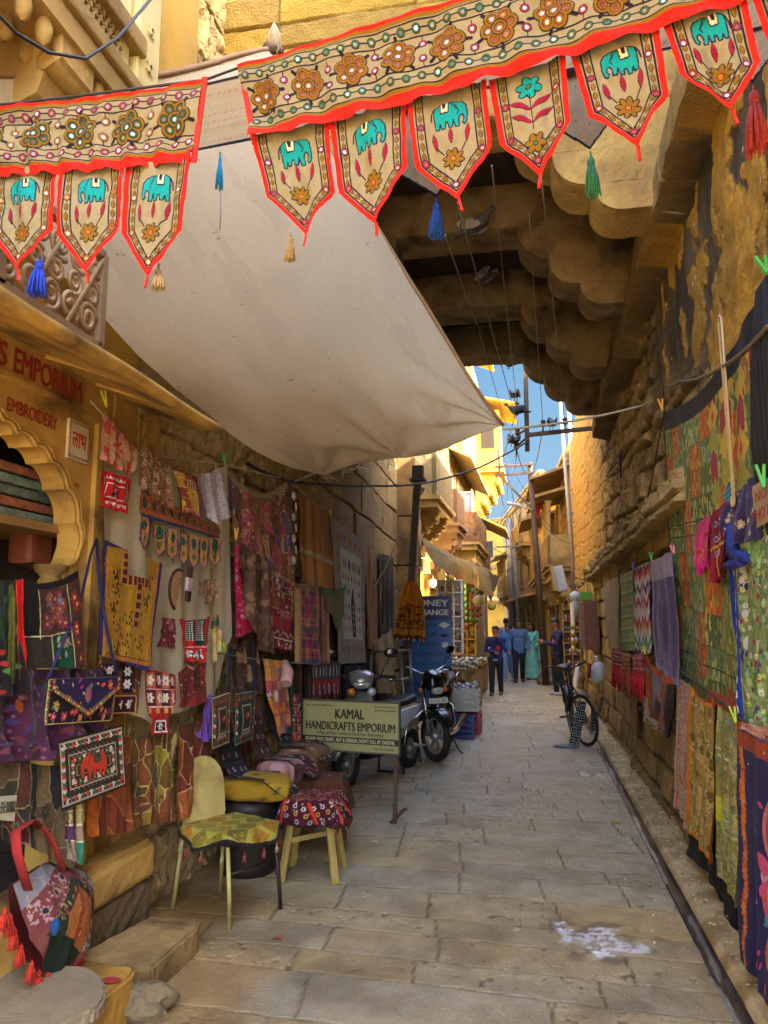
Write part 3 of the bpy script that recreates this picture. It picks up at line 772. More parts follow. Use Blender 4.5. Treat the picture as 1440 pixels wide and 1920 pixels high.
m=MB().use(M_cream); A.box(m,1.6,.10,2.65,.9,.2,.22); A.box(m,2.0,.05,2.9,2.4,.14,.1); m.part('shop_fascia',A.root)
m=MB().use(M_sand); A.box(m,3.1,.06,3.3,6.0,.12,.09); m.part('string_course',A.root)
B=Fac('carved_house',(-2.05,19.0),(-1.95,25.0),'old house with a dark carved wooden balcony over the hanging awning')
B.wall(0,6.4,M_sand_p); B.courses(4.6,6.4,M_sand_p)
M_carv=mat('weathered_carving',hx('7c5a36'),0.9,var=0.4,scale=9,bump=0.8,bscale=18,dirt=hx('3c2a1a'),dscale=4)
B.balcony(.1,3.2,3.4,.70,.75,M_sand,M_carv,br=5,roof=False,bh=1.1); B.balcony(3.5,5.8,3.0,.6,.7,M_sand_p,M_carv,br=4,roof=False,bh=.8)
B.chajja(0,6,6.0,.6,.3,M_sand_p); B.window(1.4,5.1,.6,.9); B.door(1.6,1.2,2.3); B.door(4.2,1.3,2.3)
C_=Fac('tall_yellow_house',(-2.0,21.0),(-1.95,33.0),'tall sunlit yellow house with a hanging bay window against the sky')
C_.depth=4; C_.wall(6.2,10.3,M_sand_y,0,12,n=.15); C_.courses(6.4,10.2,M_sand_p,n=.15,u0=0,u1=3.0); C_.wall(0,6.2,M_sand_p,4.2,12,name='lower_wall')
C_.window(1.3,8.3,.7,1.2,M_sand_y,n=.15); C_.chajja(-.1,3.5,10.1,.8,.35,M_sand_y,n=.1)
m=MB().use(M_sand_y); C_.box(m,6.3,.55,7.9,2.2,.8,2.1); bayo=m.part('bay_window',C_.root)
m=MB().use(M_sand_y); C_.box(m,6.3,.62,6.80,2.4,.95,.12); C_.box(m,6.3,.62,6.95,2.3,.88,.10)
m.part('bay_sill',bayo)
for k in range(4): m=MB().use(M_sand_y); C_.bracket(m,5.4+.6*k,6.74,.85,1.3,n=.1); m.part('bracket',bayo)
m=MB().use(M_dark); C_.box(m,6.3,.96,8.1,.7,.02,1.0); m.part('pane',bayo)
m=MB().use(M_dark); C_.box(m,5.19,.55,8.1,.02,.45,1.0); m.part('side_pane',bayo)
C_.chajja(4.9,7.7,9.4,1.5,.35,M_sand_y); C_.chajja(8.0,11.8,5.6,1.0,.5,M_sand_y)
D=Fac('end_house',(-2.5,34.0),(-5.6,44.5),'pale yellow house with projecting courses at the bend of the lane')
D.wall(0,7.2,M_sand_y); D.cornice(7.1,M_sand_p); D.cornice(4.3,M_sand_p)
for u in (2,5,8): D.window(u,5.4,.8,1.2); D.door(u,1.4,2.4)
D.balcony(3.5,8,3.4,.7,.7,M_sand_p,br=4,roof=True)
Eh=Fac('closing_house',(-7.5,55.0),(1.5,49.5),'bright yellow house closing the far end of the lane',depth=4)
Eh.wall(0,8.6,M_sand_y); Eh.cornice(8.5,M_sand_p); Eh.cornice(5.4,M_sand_p); Eh.chajja(0,8.5,3.4,.9,.3,M_sand_p)
for u in (1.2,2.6,4.0,5.4): Eh.window(u,6.6,.7,1.1); Eh.window(u,4.4,.7,.9)
for u in (2.3,4.2): Eh.door(u,1.1,2.3,M_wood)
F_=Fac('balcony_house',(1.05,20.45),(.52,31.0),'sandstone house with bracketed balconies and a deep stone roof slab past the pipes')
F_.wall(0,5.9,M_sand_p); F_.courses(2.6,5.8,M_sand_p); F_.cornice(5.9,M_sand)
F_.balcony(1.0,3.4,3.0,.62,.8,M_sand,br=3,roof=True,bh=.8); F_.balcony(5.2,8.2,2.9,.75,.85,M_sand_p,br=4,roof=True,bh=.9)
F_.chajja(.2,4.4,5.75,1.05,.35,M_sand_d); F_.wall(5.9,6.9,M_sand_y,2.2,4.6,n=-.2,name='roof_room'); F_.window(4.6,4.6,.6,1.2); F_.window(9.2,4.6,.7,1.3)
F_.door(2.0,1.1,2.2,M_wood); F_.door(5.0,1.2,2.2); F_.door(8.2,1.2,2.2,M_wood)
G=Fac('arched_window_house',(.50,31.2),(-1.75,47.0),'tall tan house with arched windows where the lane bends left',depth=4)
G.wall(0,7.6,M_sand_p); G.courses(2.8,7.5,M_sand_p,.42); G.cornice(7.6,M_sand); G.cornice(5.6,M_sand_p)
for u in (1.6,4.4,7.4,10.6,13.4): G.window(u,6.4,.8,1.2,arch=True); G.window(u,4.1,.8,1.3,arch=True)
G.balcony(2.9,6.0,5.0,.7,.8,M_sand,br=3,roof=False); G.balcony(8.6,12.2,3.0,.8,.8,M_sand,br=4,roof=True)
for u in (1.5,4.6,8,11): G.door(u,1.4,2.4,M_wood if u<5 else None)
G.chajja(0,15.5,2.95,.8,.3,M_sand_d)
c=ony(868,944,19.2); t=thing('grey_panel_box',c,'grey boxed panel with a white rim mounted above the carved balcony','panel')
m=MB().use(mat('grey_glass',hx('6e7676'),.35,var=.12)); m.box(c,(.44,.12,.50)); m.part('screen',t,world=True)
m=MB().use(mat('pale_rim',hx('b9b7a8'),.6))
for s in (-1,1): m.box(c+Vector((s*.24,0,0)),(.04,.16,.56),ch=.01); m.box(c+Vector((0,0,s*.265)),(.44,.16,.035),ch=.01)
m.bar(c+Vector((-.2,.05,-.3)),c+Vector((-.5,.05,-.45)),.04,.04); m.part('rim',t,world=True)
# ================================================================== CLOTH: dyed, embroidered sheets with their own colours
M_cloth=attr_mat('embroidered_cloth',rough=0.9,bump=0.12,bscale=220,grain=0.12,gscale=60,gloss=0.12,sheen=0.02)
M_velvet=attr_mat('velvet',rough=0.95,bump=0.1,bscale=120,grain=0.2,gscale=25,sheen=0.10)
M_canvas=attr_mat('canvas_awning',rough=0.9,bump=0.1,bscale=160,grain=0.05,gscale=30,transl=0.42)
M_thin=attr_mat('thin_cotton',rough=0.9,bump=0.12,bscale=180,grain=0.08,gscale=50,transl=0.15)
class Cv:
 """A piece of cloth: colours, relief, shine and outline, in metres from its top left corner."""
 def __init__(s,w,h,base='8a7a5a',ppm=500,seed=1):
  s.w,s.h=w,h; s.W=max(6,int(w*ppm)); s.H=max(6,int(h*ppm)); s.seed=seed; s.rng=random.Random(seed)
  s.X,s.Y=np.meshgrid((np.arange(s.W)+.5)/s.W*w,(np.arange(s.H)+.5)/s.H*h)
  s.C=np.empty((s.H,s.W,3)); s.C[:]=hx(base); s.D=np.zeros((s.H,s.W)); s.M=np.ones((s.H,s.W),bool); s.G=np.zeros((s.H,s.W))
  s.n=fbm(s.X*14,s.Y*14,seed,3)
 def _win(s,x0,y0,x1,y1):
  i0=max(0,int(y0/s.h*s.H)-1); i1=min(s.H,int(y1/s.h*s.H)+2); j0=max(0,int(x0/s.w*s.W)-1); j1=min(s.W,int(x1/s.w*s.W)+2)
  return (slice(i0,max(i0,i1)),slice(j0,max(j0,j1)))
 def put(s,w,k,c,d=0.0,g=None):
  if k.size== 0: return
  if c is not None: s.C[w][k]=hx(c) if isinstance(c,str) else c
  if d: s.D[w][k]=d
  if g is not None: s.G[w][k]=g
 def rect(s,x0,y0,x1,y1,c,d=0.0):
  w=s._win(x0,y0,x1,y1); X,Y=s.X[w],s.Y[w]; s.put(w,(X>= x0) & (X<= x1) & (Y>= y0) & (Y<= y1),c,d)
 def ell(s,cx,cy,rx,ry,c,d=0.0,a=0.0,g=None):
  r=max(rx,ry); w=s._win(cx-r,cy-r,cx+r,cy+r); X,Y=s.X[w]-cx,s.Y[w]-cy
  ca,sa=math.cos(a),math.sin(a); s.put(w,((X*ca+Y*sa)/rx)** 2+((-X*sa+Y*ca)/ry)** 2<= 1,c,d,g)
 def disc(s,cx,cy,r,c,d=0.0,g=None): s.ell(cx,cy,r,r,c,d,0,g)
 def inpoly(s,pts,w):
  X,Y=s.X[w],s.Y[w]; k=np.zeros(X.shape,bool); n=len(pts)
  for i in range(n):
   (x0,y0),(x1,y1)=pts[i],pts[(i+1)%n]
   if y0== y1: continue
   k ^= ((y0>Y) != (y1>Y)) & (X<(x1-x0)*(Y-y0)/(y1-y0)+x0)
  return k
 def poly(s,pts,c,d=0.0):
  xs=[p[0] for p in pts]; ys=[p[1] for p in pts]; w=s._win(min(xs),min(ys),max(xs),max(ys)); s.put(w,s.inpoly(pts,w),c,d)
 def line(s,pts,t,c,d=0.0,close=False):
  pts=list(pts)+([pts[0]] if close else [])
  for (x0,y0),(x1,y1) in zip(pts[:-1],pts[1:]):
   w=s._win(min(x0,x1)-t,min(y0,y1)-t,max(x0,x1)+t,max(y0,y1)+t); X,Y=s.X[w],s.Y[w]
   L2=max((x1-x0)** 2+(y1-y0)** 2,1e-12); f=np.clip(((X-x0)*(x1-x0)+(Y-y0)*(y1-y0))/L2,0,1)
   s.put(w,(X-x0-f*(x1-x0))** 2+(Y-y0-f*(y1-y0))** 2<= (t/2)** 2,c,d)
 def cut(s,pts): s.M &= s.inpoly(pts,(slice(None),slice(None)))
 def shade(s,amt=.18,sc=6,seed=5):
  s.C *= (1-amt+2*amt*fbm(s.X*sc,s.Y*sc,s.seed+seed,4))[...,None]
 # ---- motifs
 def leaf(s,x0,y0,x1,y1,w,c,edge=None):
  L=math.hypot(x1-x0,y1-y0); a=math.atan2(y1-y0,x1-x0); cx,cy=(x0+x1)/2,(y0+y1)/2
  def lens(k,t):
   P=[]
   for i in range(17):
    f=i/16; P.append((f-.5,math.sin(PI*f)** .8*.5))
   P=P+[(p[0],-p[1]) for p in P[::-1]]
   return [(cx+(p[0]*L*k)*math.cos(a)-p[1]*t*math.sin(a),cy+(p[0]*L*k)*math.sin(a)+p[1]*t*math.cos(a)) for p in P]
  if edge: s.poly(lens(1.06,w+.0035),edge)
  s.poly(lens(.97,w),c,.0015)
 def flower(s,cx,cy,r,n,pc,cc,edge=None,ph=0.0):
  for k in range(n):
   a=2*PI*k/n+ph
   if edge: s.ell(cx+math.cos(a)*r*.58,cy+math.sin(a)*r*.58,r*.46,r*1.9/n+.0016,edge,0,a)
  for k in range(n):
   a=2*PI*k/n+ph; s.ell(cx+math.cos(a)*r*.58,cy+math.sin(a)*r*.58,r*.38,r*1.55/n,pc,.0015,a)
  s.disc(cx,cy,r*.26,edge or cc,.001); s.disc(cx,cy,r*.2,cc,.002)
 def mirror(s,cx,cy,r,ring,edge='241c2c',glass='9aa6ae'):
  s.disc(cx,cy,r,edge,.001); s.disc(cx,cy,r*.85,ring,.002); s.disc(cx,cy,r*.5,edge,.001); s.disc(cx,cy,r*.44,glass,.0005,.8)
 ELE=[(.04,.88),(.0,.6),(.02,.25),(.12,.06),(.3,.0),(.8,.0),(.93,.1),(.97,.35),(.95,.96),(.85,.98),(.81,.76),(.77,.97),(.67,.97),(.64,.74),(.58,.76),(.56,.98),(.46,.98),(.42,.7),(.37,1),(.26,1),(.27,.72),(.21,.55),(.14,.56),(.11,.72),(.17,.86),(.12,.97)]
 def elephant(s,x,y,w,h,c,flip=False,edge='1d1830',cloth='c9b98a'):
  f=(lambda p: (x+(1-p[0])*w,y+p[1]*h)) if flip else (lambda p: (x+p[0]*w,y+p[1]*h))
  P=[f(p) for p in s.ELE]; s.poly(P,c,.002); s.line(P,.0035,edge,.001,True)
  s.poly([f(p) for p in ((.48,.0),(.76,.0),(.78,.40),(.52,.42))],edge,.001); s.poly([f(p) for p in ((.52,.0),(.74,.0),(.745,.34),(.55,.36))],cloth,.002); s.poly([f(p) for p in ((.58,-.02),(.7,-.02),(.69,.22),(.60,.22))],edge,.003)
  s.line([f((.38,.04)),f((.24,.38)),f((.3,.5))],.003,edge); s.line([f((.46,.04)),f((.30,.30))],.002,edge); s.line([f((.95,.12)),f((1.03,.3)),f((1.06,.55))],.004,edge)
 # ---- fields
 def border(s,widths,cols):
  o=0
  for wd,c in zip(widths,cols):
   if c:
    s.rect(o,o,s.w-o,o+wd,c,.001); s.rect(o,s.h-o-wd,s.w-o,s.h-o,c,.001); s.rect(o,o,o+wd,s.h-o,c,.001); s.rect(s.w-o-wd,o,s.w-o,s.h-o,c,.001)
   o+= wd
  return o
 def patchwork(s,pal,nx,ny,stitch='b8a25a',st=.004,x0=0,y0=0,x1=None,y1=None,motif=.5,pal2=None,jit=.25):
  x1=s.w if x1 is None else x1; y1=s.h if y1 is None else y1; r=s.rng; y=y0; hh=(y1-y0)/ny; pal2=pal2 or pal
  for j in range(ny):
   yb=y1 if j== ny-1 else y+hh*r.uniform(1-jit,1+jit); x=x0; k=0
   while x<x1-1e-6:
    xb=min(x1,x+(x1-x0)/nx*r.uniform(1-jit,1+jit)); xb=x1 if x1-xb<.25*(x1-x0)/nx else xb
    s.rect(x,y,xb,yb,r.choice(pal),.0008)
    if r.random()<motif:
     cx,cy,q=(x+xb)/2,(y+yb)/2,min(xb-x,yb-y)/2; m=r.random(); c=r.choice(pal2)
     if m<.3: s.flower(cx,cy,q*.8,r.choice((5,6,8)),c,r.choice(pal2))
     elif m<.5: s.poly([(cx,cy-q*.8),(cx+q*.8,cy),(cx,cy+q*.8),(cx-q*.8,cy)],c)
     elif m<.75:
      for i in range(3): s.rect(x+(xb-x)*(.1+.3*i),y+(yb-y)*.12,x+(xb-x)*(.22+.3*i),yb-(yb-y)*.12,c)
     else: s.scatter(c,14,q*.18,x,y,xb,yb)
    if stitch: s.line([(x,y),(xb,y),(xb,yb)],st,stitch,.002)
    x=xb
   y=yb
 def voro(s,pal,n,stitch=None,st=.005,x0=0,y0=0,x1=None,y1=None,asp=1.0,motif=0):
  """crazy patchwork: irregular patches with piped seams"""
  x1=s.w if x1 is None else x1; y1=s.h if y1 is None else y1; w=s._win(x0,y0,x1,y1); X,Y=s.X[w],s.Y[w]; r=s.rng
  P=[(r.uniform(x0,x1),r.uniform(y0,y1)) for k in range(n)]; X2=X+.02*(fbm(X*9,Y*9,s.seed,2)-.5)
  D=np.stack([np.abs(X2-p[0])*asp+np.abs(Y-p[1])*.6+.4*np.hypot((X2-p[0])*asp,Y-p[1]) for p in P]); i=D.argmin(0); S=np.partition(D,1,0); e=S[1]-S[0]; C=np.array([hx(r.choice(pal)) for p in P])
  s.C[w]=C[i]*(.85+.3*fbm(X*30,Y*30,s.seed+4,2))[...,None]
  for k in range(motif): p=r.choice(P); s.flower(p[0],p[1],r.uniform(.015,.03),r.choice((5,6,8)),r.choice(pal),r.choice(pal),'1a1210')
  if stitch: k=e<st; s.C[w][k]=hx(stitch); s.D[w][k]=.002
 def stitch(s): s.C=np.where((s.D>.0004)[...,None],s.C*(1+.09*np.sin(2*PI*(s.X*.8+s.Y)/.0075))[...,None],s.C)
 def scatter(s,c,n,r,x0=0,y0=0,x1=None,y1=None,kind='dot',cc=None,edge=None):
  x1=s.w if x1 is None else x1; y1=s.h if y1 is None else y1
  for k in range(n):
   x,y=s.rng.uniform(x0+r,max(x1-r,x0+r)),s.rng.uniform(y0+r,max(y1-r,y0+r)); q=r*s.rng.uniform(.7,1.2); col=s.rng.choice(c) if isinstance(c,(list,tuple)) else c
   if kind== 'dot': s.disc(x,y,q,col,.001)
   elif kind== 'ring': s.disc(x,y,q,col,.001); s.disc(x,y,q*.55,cc or '2a1a14',.0005)
   elif kind== 'flower': s.flower(x,y,q,5+k%3,col,cc or 'd0b040',edge,k)
   elif kind== 'leaf':
    a=s.rng.uniform(0,6.3); s.leaf(x,y,x+math.cos(a)*q*2,y+math.sin(a)*q*2,q*.8,col,edge)
   elif kind== 'dash':
    a=s.rng.uniform(-.4,.4)+PI/2; s.line([(x,y),(x+math.cos(a)*q*2,y+math.sin(a)*q*2)],q*.5,col)
 def row(s,y,n,fn,x0=0,x1=None):
  x1=s.w if x1 is None else x1
  for k in range(n): fn(x0+(x1-x0)*(k+.5)/n,y,k)
 def zig(s,y,a,n,t,c,x0=0,x1=None):
  x1=s.w if x1 is None else x1; s.line([(x0+(x1-x0)*k/(2*n),y+(a if k%2 else -a)) for k in range(2*n+1)],t,c,.001)
 def tri(s,y,h,n,c,x0=0,x1=None,up=True,alt=None):
  x1=s.w if x1 is None else x1; d=(x1-x0)/n
  for k in range(n):
   a=x0+k*d; s.poly([(a,y),(a+d,y),(a+d/2,y-h if up else y+h)],c if not alt or k%2 else alt,.001)
 def stripes(s,cols,wd,vert=True,x0=0,x1=None,y0=0,y1=None):
  x1=s.w if x1 is None else x1; y1=s.h if y1 is None else y1; p,e=(x0,x1) if vert else (y0,y1); k=0
  while p<e:
   q=min(e,p+(wd[k%len(wd)] if isinstance(wd,(list,tuple)) else wd)); c=cols[k%len(cols)]
   if c: s.rect(p,y0,q,y1,c) if vert else s.rect(x0,p,x1,q,c)
   p=q; k+= 1
 def blotch(s,c,thr=.55,sc=8,seed=3,soft=.05,amt=1.0):
  t=sstep(thr,thr+soft,fbm(s.X*sc,s.Y*sc,s.seed+seed,4))*amt; s.C=mixc(s.C,hx(c),t)
 def ikat(s,pal,bands,seed=0):
  """feathered bands down the cloth"""
  y=s.Y+.05*(fbm(s.X*40,s.Y*3,s.seed+seed,2)-.5)+.03*np.sin(s.X*60)
  b=np.floor(y/s.h*bands).astype(int);
  for k in range(-1,bands+1): s.C[b== k]=hx(pal[k%len(pal)])
 def fringe(s,y,n,c=None):
  """teeth cut in the lower edge below y"""
  ph=(s.X/s.w*n)%1; s.M &= ~((s.Y>y) & (ph>.62))
 def paisley(s,cx,cy,r,c,inner,flip=1):
  s.ell(cx,cy,r*.7,r,c,.001,.2*flip); s.leaf(cx,cy-r*.5,cx+flip*r*.9,cy-r*1.35,r*.6,c); s.ell(cx,cy+r*.1,r*.4,r*.62,inner,.002,.2*flip); s.disc(cx,cy+r*.2,r*.2,c,.002)
def cloth_points(cv,q,sag=0.0,folds=0.0,nf=4,ph=0.0,out=None,bulge=0.0,wob=.012,relief=1.0,topfold=.35,hang=None):
 """Bilinear sheet through the corners TL, TR, BR, BL with soft vertical folds pushed along its normal."""
 TL,TR,BR,BL=[np.array(tuple(p)) for p in q]
 u=(cv.X/cv.w)[...,None]; v=(cv.Y/cv.h)[...,None]
 P=(TL*(1-u)+TR*u)*(1-v)+(BL*(1-u)+BR*u)*v
 n=np.cross(TR-TL,BL-TL); n=n/max(np.linalg.norm(n),1e-9)
 if out is not None and np.dot(n,np.array(out))<0: n=-n
 u1,v1=u[...,0],v[...,0]
 f=topfold+(1-topfold)*v1
 w=np.sin(2*PI*nf*(u1+.06*np.sin(3*v1+ph))+ph)*.6+np.sin(2*PI*nf*1.9*u1+2.1*ph+1.2*v1)*.3+(fbm(u1*nf*1.3,v1*2.0,int(ph*10)+5,3)-.5)*1.2
 d=folds*f*(w+.8)+wob*(fbm(u1*3+ph,v1*3,9,3)-.5)*2+bulge*np.sin(PI*v1)*np.sin(PI*u1)+relief*cv.D
 P=P+n*d[...,None]
 P[...,2]-= sag*4*u1*(1-u1)*(1-v1)** 1.5
 if hang is not None: P=hang(P,u1,v1)
 return P
def cloth(name,q,paint,label,cat,group=None,ppm=None,base='8a7a5a',seed=1,material=None,parent=None,gain=1.0,**kw):
 """q: four corners in world space. paint(cv) draws. Returns the object (top-level unless parent)."""
 q=[Vector(p) for p in q]; w=((q[1]-q[0]).length+(q[2]-q[3]).length)/2; h=((q[3]-q[0]).length+(q[2]-q[1]).length)/2
 c0=sum(q,Vector())/4
 if ppm is None: ppm=1.9*0.533*FPX/max(1.2,(c0-EYE).length)
 cv=Cv(w,h,base,ppm,seed); paint(cv)
 if gain != 1: cv.C=.82*(1-np.exp(-cv.C*gain*(1+(.04 if material is M_thin else .26)*(2*vnoise(cv.X*150,cv.Y*110,seed)-1))[...,None]/.82))
 P=cloth_points(cv,q,**kw)
 if parent is None: org=Vector((float(P[...,0].mean()),float(P[...,1].mean()),float(P[...,2].min())))
 P2=P-np.array(tuple(org)) if parent is None else None
 if parent is not None:
  inv=np.array(world_matrix(parent).inverted()); P2=P @ inv[:3,:3].T+inv[:3,3]
 me=grid_mesh(name,P2,rgba(cv.C,cv.G),None if cv.M.all() else cv.M,material or M_cloth)
 o=place(name,me,parent,None if parent is not None else org)
 if parent is None: tag(o,label,cat,group)
 elif label: o['label']=label
 return o
def tassel(parent,p,L,r,c,name='tassel',label=None,cord=.02,lean=(0,0)):
 """p: where it hangs, world space. Head, neck and a skirt of threads."""
 m=MB().use(mat('thread_'+c,hx(c),0.95,var=0.25,scale=80,bump=.3,bscale=300)); rr=random.Random(int(p[0]*1000))
 p=Vector(p); h=p-Vector((0,0,cord)); m.tube([p,h],.003,5)
 m.ell(h-Vector((0,0,L*.10)),(r*.45,r*.45,L*.12),None,10,6)
 m.tube([h-Vector((0,0,L*.17)),h-Vector((0,0,L*.21))],r*.42,8)
 for k in range(46):
  a=rr.uniform(0,2*PI); q=math.sqrt(rr.random()); e=Vector((math.cos(a)*r*q+lean[0]*L,math.sin(a)*r*q+lean[1]*L,-L*rr.uniform(.86,1.0)))
  s=h+Vector((math.cos(a)*r*.3*q,math.sin(a)*r*.3*q,-L*.18)); m.tube([s,h+Vector((e.x*.7,e.y*.7,e.z*.5)),h+e],[r*.10,r*.13,r*.10],4)
 o=m.part(name,parent,world=True)
 if label: o['label']=label
 return o
def rope(name,pts,r,material,label,cat,group=None,n=6,sag=0.0,seg=14):
 P=[]
 for a,b in zip(pts[:-1],pts[1:]):
  a,b=Vector(a),Vector(b)
  for i in range(seg):
   f=i/seg; p=a.lerp(b,f); p.z-= sag*4*f*(1-f); P.append(p)
 P.append(Vector(pts[-1])); m=MB().use(material); m.tube(P,r,n); return m.solo(name,label,cat,group)
PEG={}
def peg(p,c,label,rz=0.0,tilt=0.0,s=1.0):
 t=thing('clothes_peg',p,label,'clothes peg','plastic clothes pegs on the lines',rz)
 m_=mat('peg_plastic_'+c,hx(c),0.4,var=.05)
 for k in (-1,1):
  m=MB().use(m_); R=Euler((tilt,.16*k,0)).to_matrix()
  m.box(Vector((.006*k*s,0,.012*s)),(.008*s,.013*s,.085*s),R,ch=.002); m.part('jaw',t)
 m=MB().use(M_steel); m.torus((0,0,.01*s),.006*s,.0018*s,(1,0,0),10,5); m.part('spring',t)
# ================================================================== THE TWO EMBROIDERED DOOR VALANCES ACROSS THE LANE
RED='c0180a'; CRM='7f7455'; INK='16101e'; OCH='6f4f0a'; TEAL='07807e'; MAG='7d0c2a'
M_redtape=mat('red_binding',hx('c01a08'),0.85,var=0.08,scale=40,bump=.2,bscale=250)
def pennant_paint(kind,mir,flip,seed):
 def f(c):
  c.shade(.06,10); w,h=c.w,c.h; sd=.62*h; tip=(w/2,h)
  out=[(0,0),(w,0),(w*.985,sd),tip,(w*.015,sd)]
  c.cut(out)
  t=.014
  c.line([(t/2,0),(w*.015+t/2,sd),(w/2,h-t*.6),(w*.985-t/2,sd),(w-t/2,0)],t*1.15,RED,.004)
  def inset(o): return [(o,.0),(o,sd-o*.25),(w/2,h-o*1.25),(w-o,sd-o*.25),(w-o,.0)]
  c.line(inset(.0215),.0042,INK,.001); c.line(inset(.042),.0042,INK,.001)
  mid=inset(.032)
  for (a,b) in zip(mid[:-1],mid[1:]):
   L=math.hypot(b[0]-a[0],b[1]-a[1]); k=max(2,int(L/.026))
   for i in range(k):
    p=[(a[0]+(b[0]-a[0])*q,a[1]+(b[1]-a[1])*q) for q in ((i+.06)/k,(i+.94)/k)]; c.leaf(*p[0],*p[1],.0085,OCH,INK)
  for (x,y) in ((mid[0][0],sd*.48),(mid[4][0],sd*.42),mid[1],mid[3],(mid[2][0],mid[2][1]-.006)): c.mirror(x,y,.0105,mir,INK,c.rng.choice(('8a4a3a','b8c4cc','6a4038','9a8a70')))
  fy=h*.60
  if kind== 'elephant':
   c.elephant(w*.30,h*.13,w*.43,h*.225,TEAL,flip)
   for (dx,y0,y1) in ((-.21,.37,.53),(0,.355,.50),(.21,.35,.51)): c.leaf(w/2+dx*w*1.06,h*y0,w/2+dx*w*.9,h*y1,.0105,MAG,INK)
   for dx in (-.19,.19): c.line([(w/2+dx*w,h*.50),(w/2+dx*w*.6,h*.57)],(.0035),INK)
   c.flower(w/2,fy+.01,.031,8,OCH,'b05a20' if mir != 'b56a1a' else '2f5a34',INK,.3)
  else:
   c.flower(w*.5,h*.20,.034,6,TEAL,'3a5a2c',INK,.3); c.line([(w/2,h*.27),(w/2,h*.58)],.003,INK)
   for (y0,s_) in ((.40,1),(.40,-1),(.52,1),(.52,-1)): c.leaf(w/2,h*y0,w/2+s_*w*.27,h*(y0-.11),.013,MAG,INK)
   c.flower(w/2,fy+.035,.030,6,OCH,'3a5a2c',INK,.2)
  c.stitch()
 return f
def band_paint(n,fl_c,dot_c,side_c,seed):
 def f(c):
  c.shade(.06,8); w,h=c.w,c.h
  c.rect(0,0,w,h*.045,RED,.003); c.rect(0,h*.045,w,h*.085,OCH,.001); c.rect(0,h*.875,w,h,RED,.004); c.rect(0,h*.835,w,h*.87,OCH,.001)
  for y in (.10,.245,.66,.825): c.line([(0,h*y),(w,h*y)],.0042,INK,.001)
  k=int(w/.044)
  for r in (.172,.742):
   c.line([(0,h*r),(w,h*r)],.0038,INK)
   for i in range(k): c.mirror((i+.5)*w/k,h*r,.0125,dot_c,INK,c.rng.choice(('6f8078','7d6a52','b5c6cc','4a5a4a','87806a')))
  for i in range(n):
   x=(i+.5)*w/n; y=h*.455+.004*math.sin(i*2); r=.052
   for q in range(5): a=2*PI*q/5+.3*i; c.line([(x+math.cos(a)*r*.9,y+math.sin(a)*r*.82),(x+math.cos(a)*r*1.25,y+math.sin(a)*r*1.15)],.010,INK,.002)
   for q in range(6): a=2*PI*q/6+.2*i; c.disc(x+math.cos(a)*r*.60,y+math.sin(a)*r*.60,r*.44,INK,.001)
   for q in range(6): a=2*PI*q/6+.2*i; c.disc(x+math.cos(a)*r*.60,y+math.sin(a)*r*.60,r*.385,OCH,.003)
   for q in range(6): a=2*PI*q/6+.2*i; c.mirror(x+math.cos(a)*r*.60,y+math.sin(a)*r*.60,r*.25,fl_c,INK,c.rng.choice(('6a4428','8a7048','a8acae','5c3826')))
   c.disc(x,y,r*.42,INK,.002); c.disc(x,y,r*.37,OCH,.003); c.mirror(x,y,r*.27,fl_c,INK)
   if i<n-1:
    for s_ in (-1,1): c.mirror(x+w/n/2,y+s_*h*.105,.0125,side_c,INK); c.line([(x+w/n/2,y+s_*h*.15),(x+w/n/2,y+s_*h*.2)],.003,INK)
  c.stitch()
 return f
def toran(name,label,band_px,dep,pens,nfl,cols,tips,seed,sagz=.012):
 """band_px: TL TR BR BL in photograph pixels; dep(px): distance along the lane; pens: rows of five pixels TL TR LR tip LL."""
 A=lambda p,o=0.0: ony(p[0],p[1],dep(p[0])+o)
 q=[A(p) for p in band_px]; c0=sum(q,Vector())/4; t=thing(name,c0,label,'toran','embroidered torans strung over the lane')
 cloth('band',q,band_paint(nfl,cols[0],cols[1],cols[2],seed),None,None,parent=t,base=CRM,seed=seed,ppm=760,wob=.022,folds=.014,nf=9,out=(0,-1,0),hang=lambda P,u,v: np.concatenate([P[...,:2],P[...,2:]-(sagz*4*u*(1-u)*(.4+.6*v))[...,None]],-1))
 for i,(P,kind,flip) in enumerate(pens):
  TL,TR,LR,TP,LL=[A(p,.012) for p in P]; TL.z+= .016; TR.z+= .016; e_=(TR-TL).normalized()*.004; TL-= e_; TR+= e_; LL-= e_; LR+= e_
  BL=TL+(LL-TL)/.62; BR=TR+(LR-TR)/.62; d=TP-(BL+BR)/2; BL+= d; BR+= d
  cloth('pennant',[TL,TR,BR,BL],pennant_paint(kind,cols[3],flip,i),None,None,parent=t,base=CRM,seed=seed+i,ppm=800,wob=.022,folds=.012,nf=1.6,ph=i*1.3,out=(0,-1,0))
  m=MB().use(M_redtape); m.bar(TP+Vector((0,-.004,.010)),TP+Vector((-.006+.008*(i%3),-.006,-.030)),.008,.006); m.part('loop',t,world=True)
 for k in (0,1):
  m=MB().use(M_redtape); a=A(band_px[k],-.006); b=A(band_px[3-k],-.006); m.bar(a+Vector((0,0,.012)),b,.017,.006,(0,-1,0)); m.part('side_binding',t,world=True)
 return t
depR=lambda px: 2.02-.30*(px-450)/1000.0
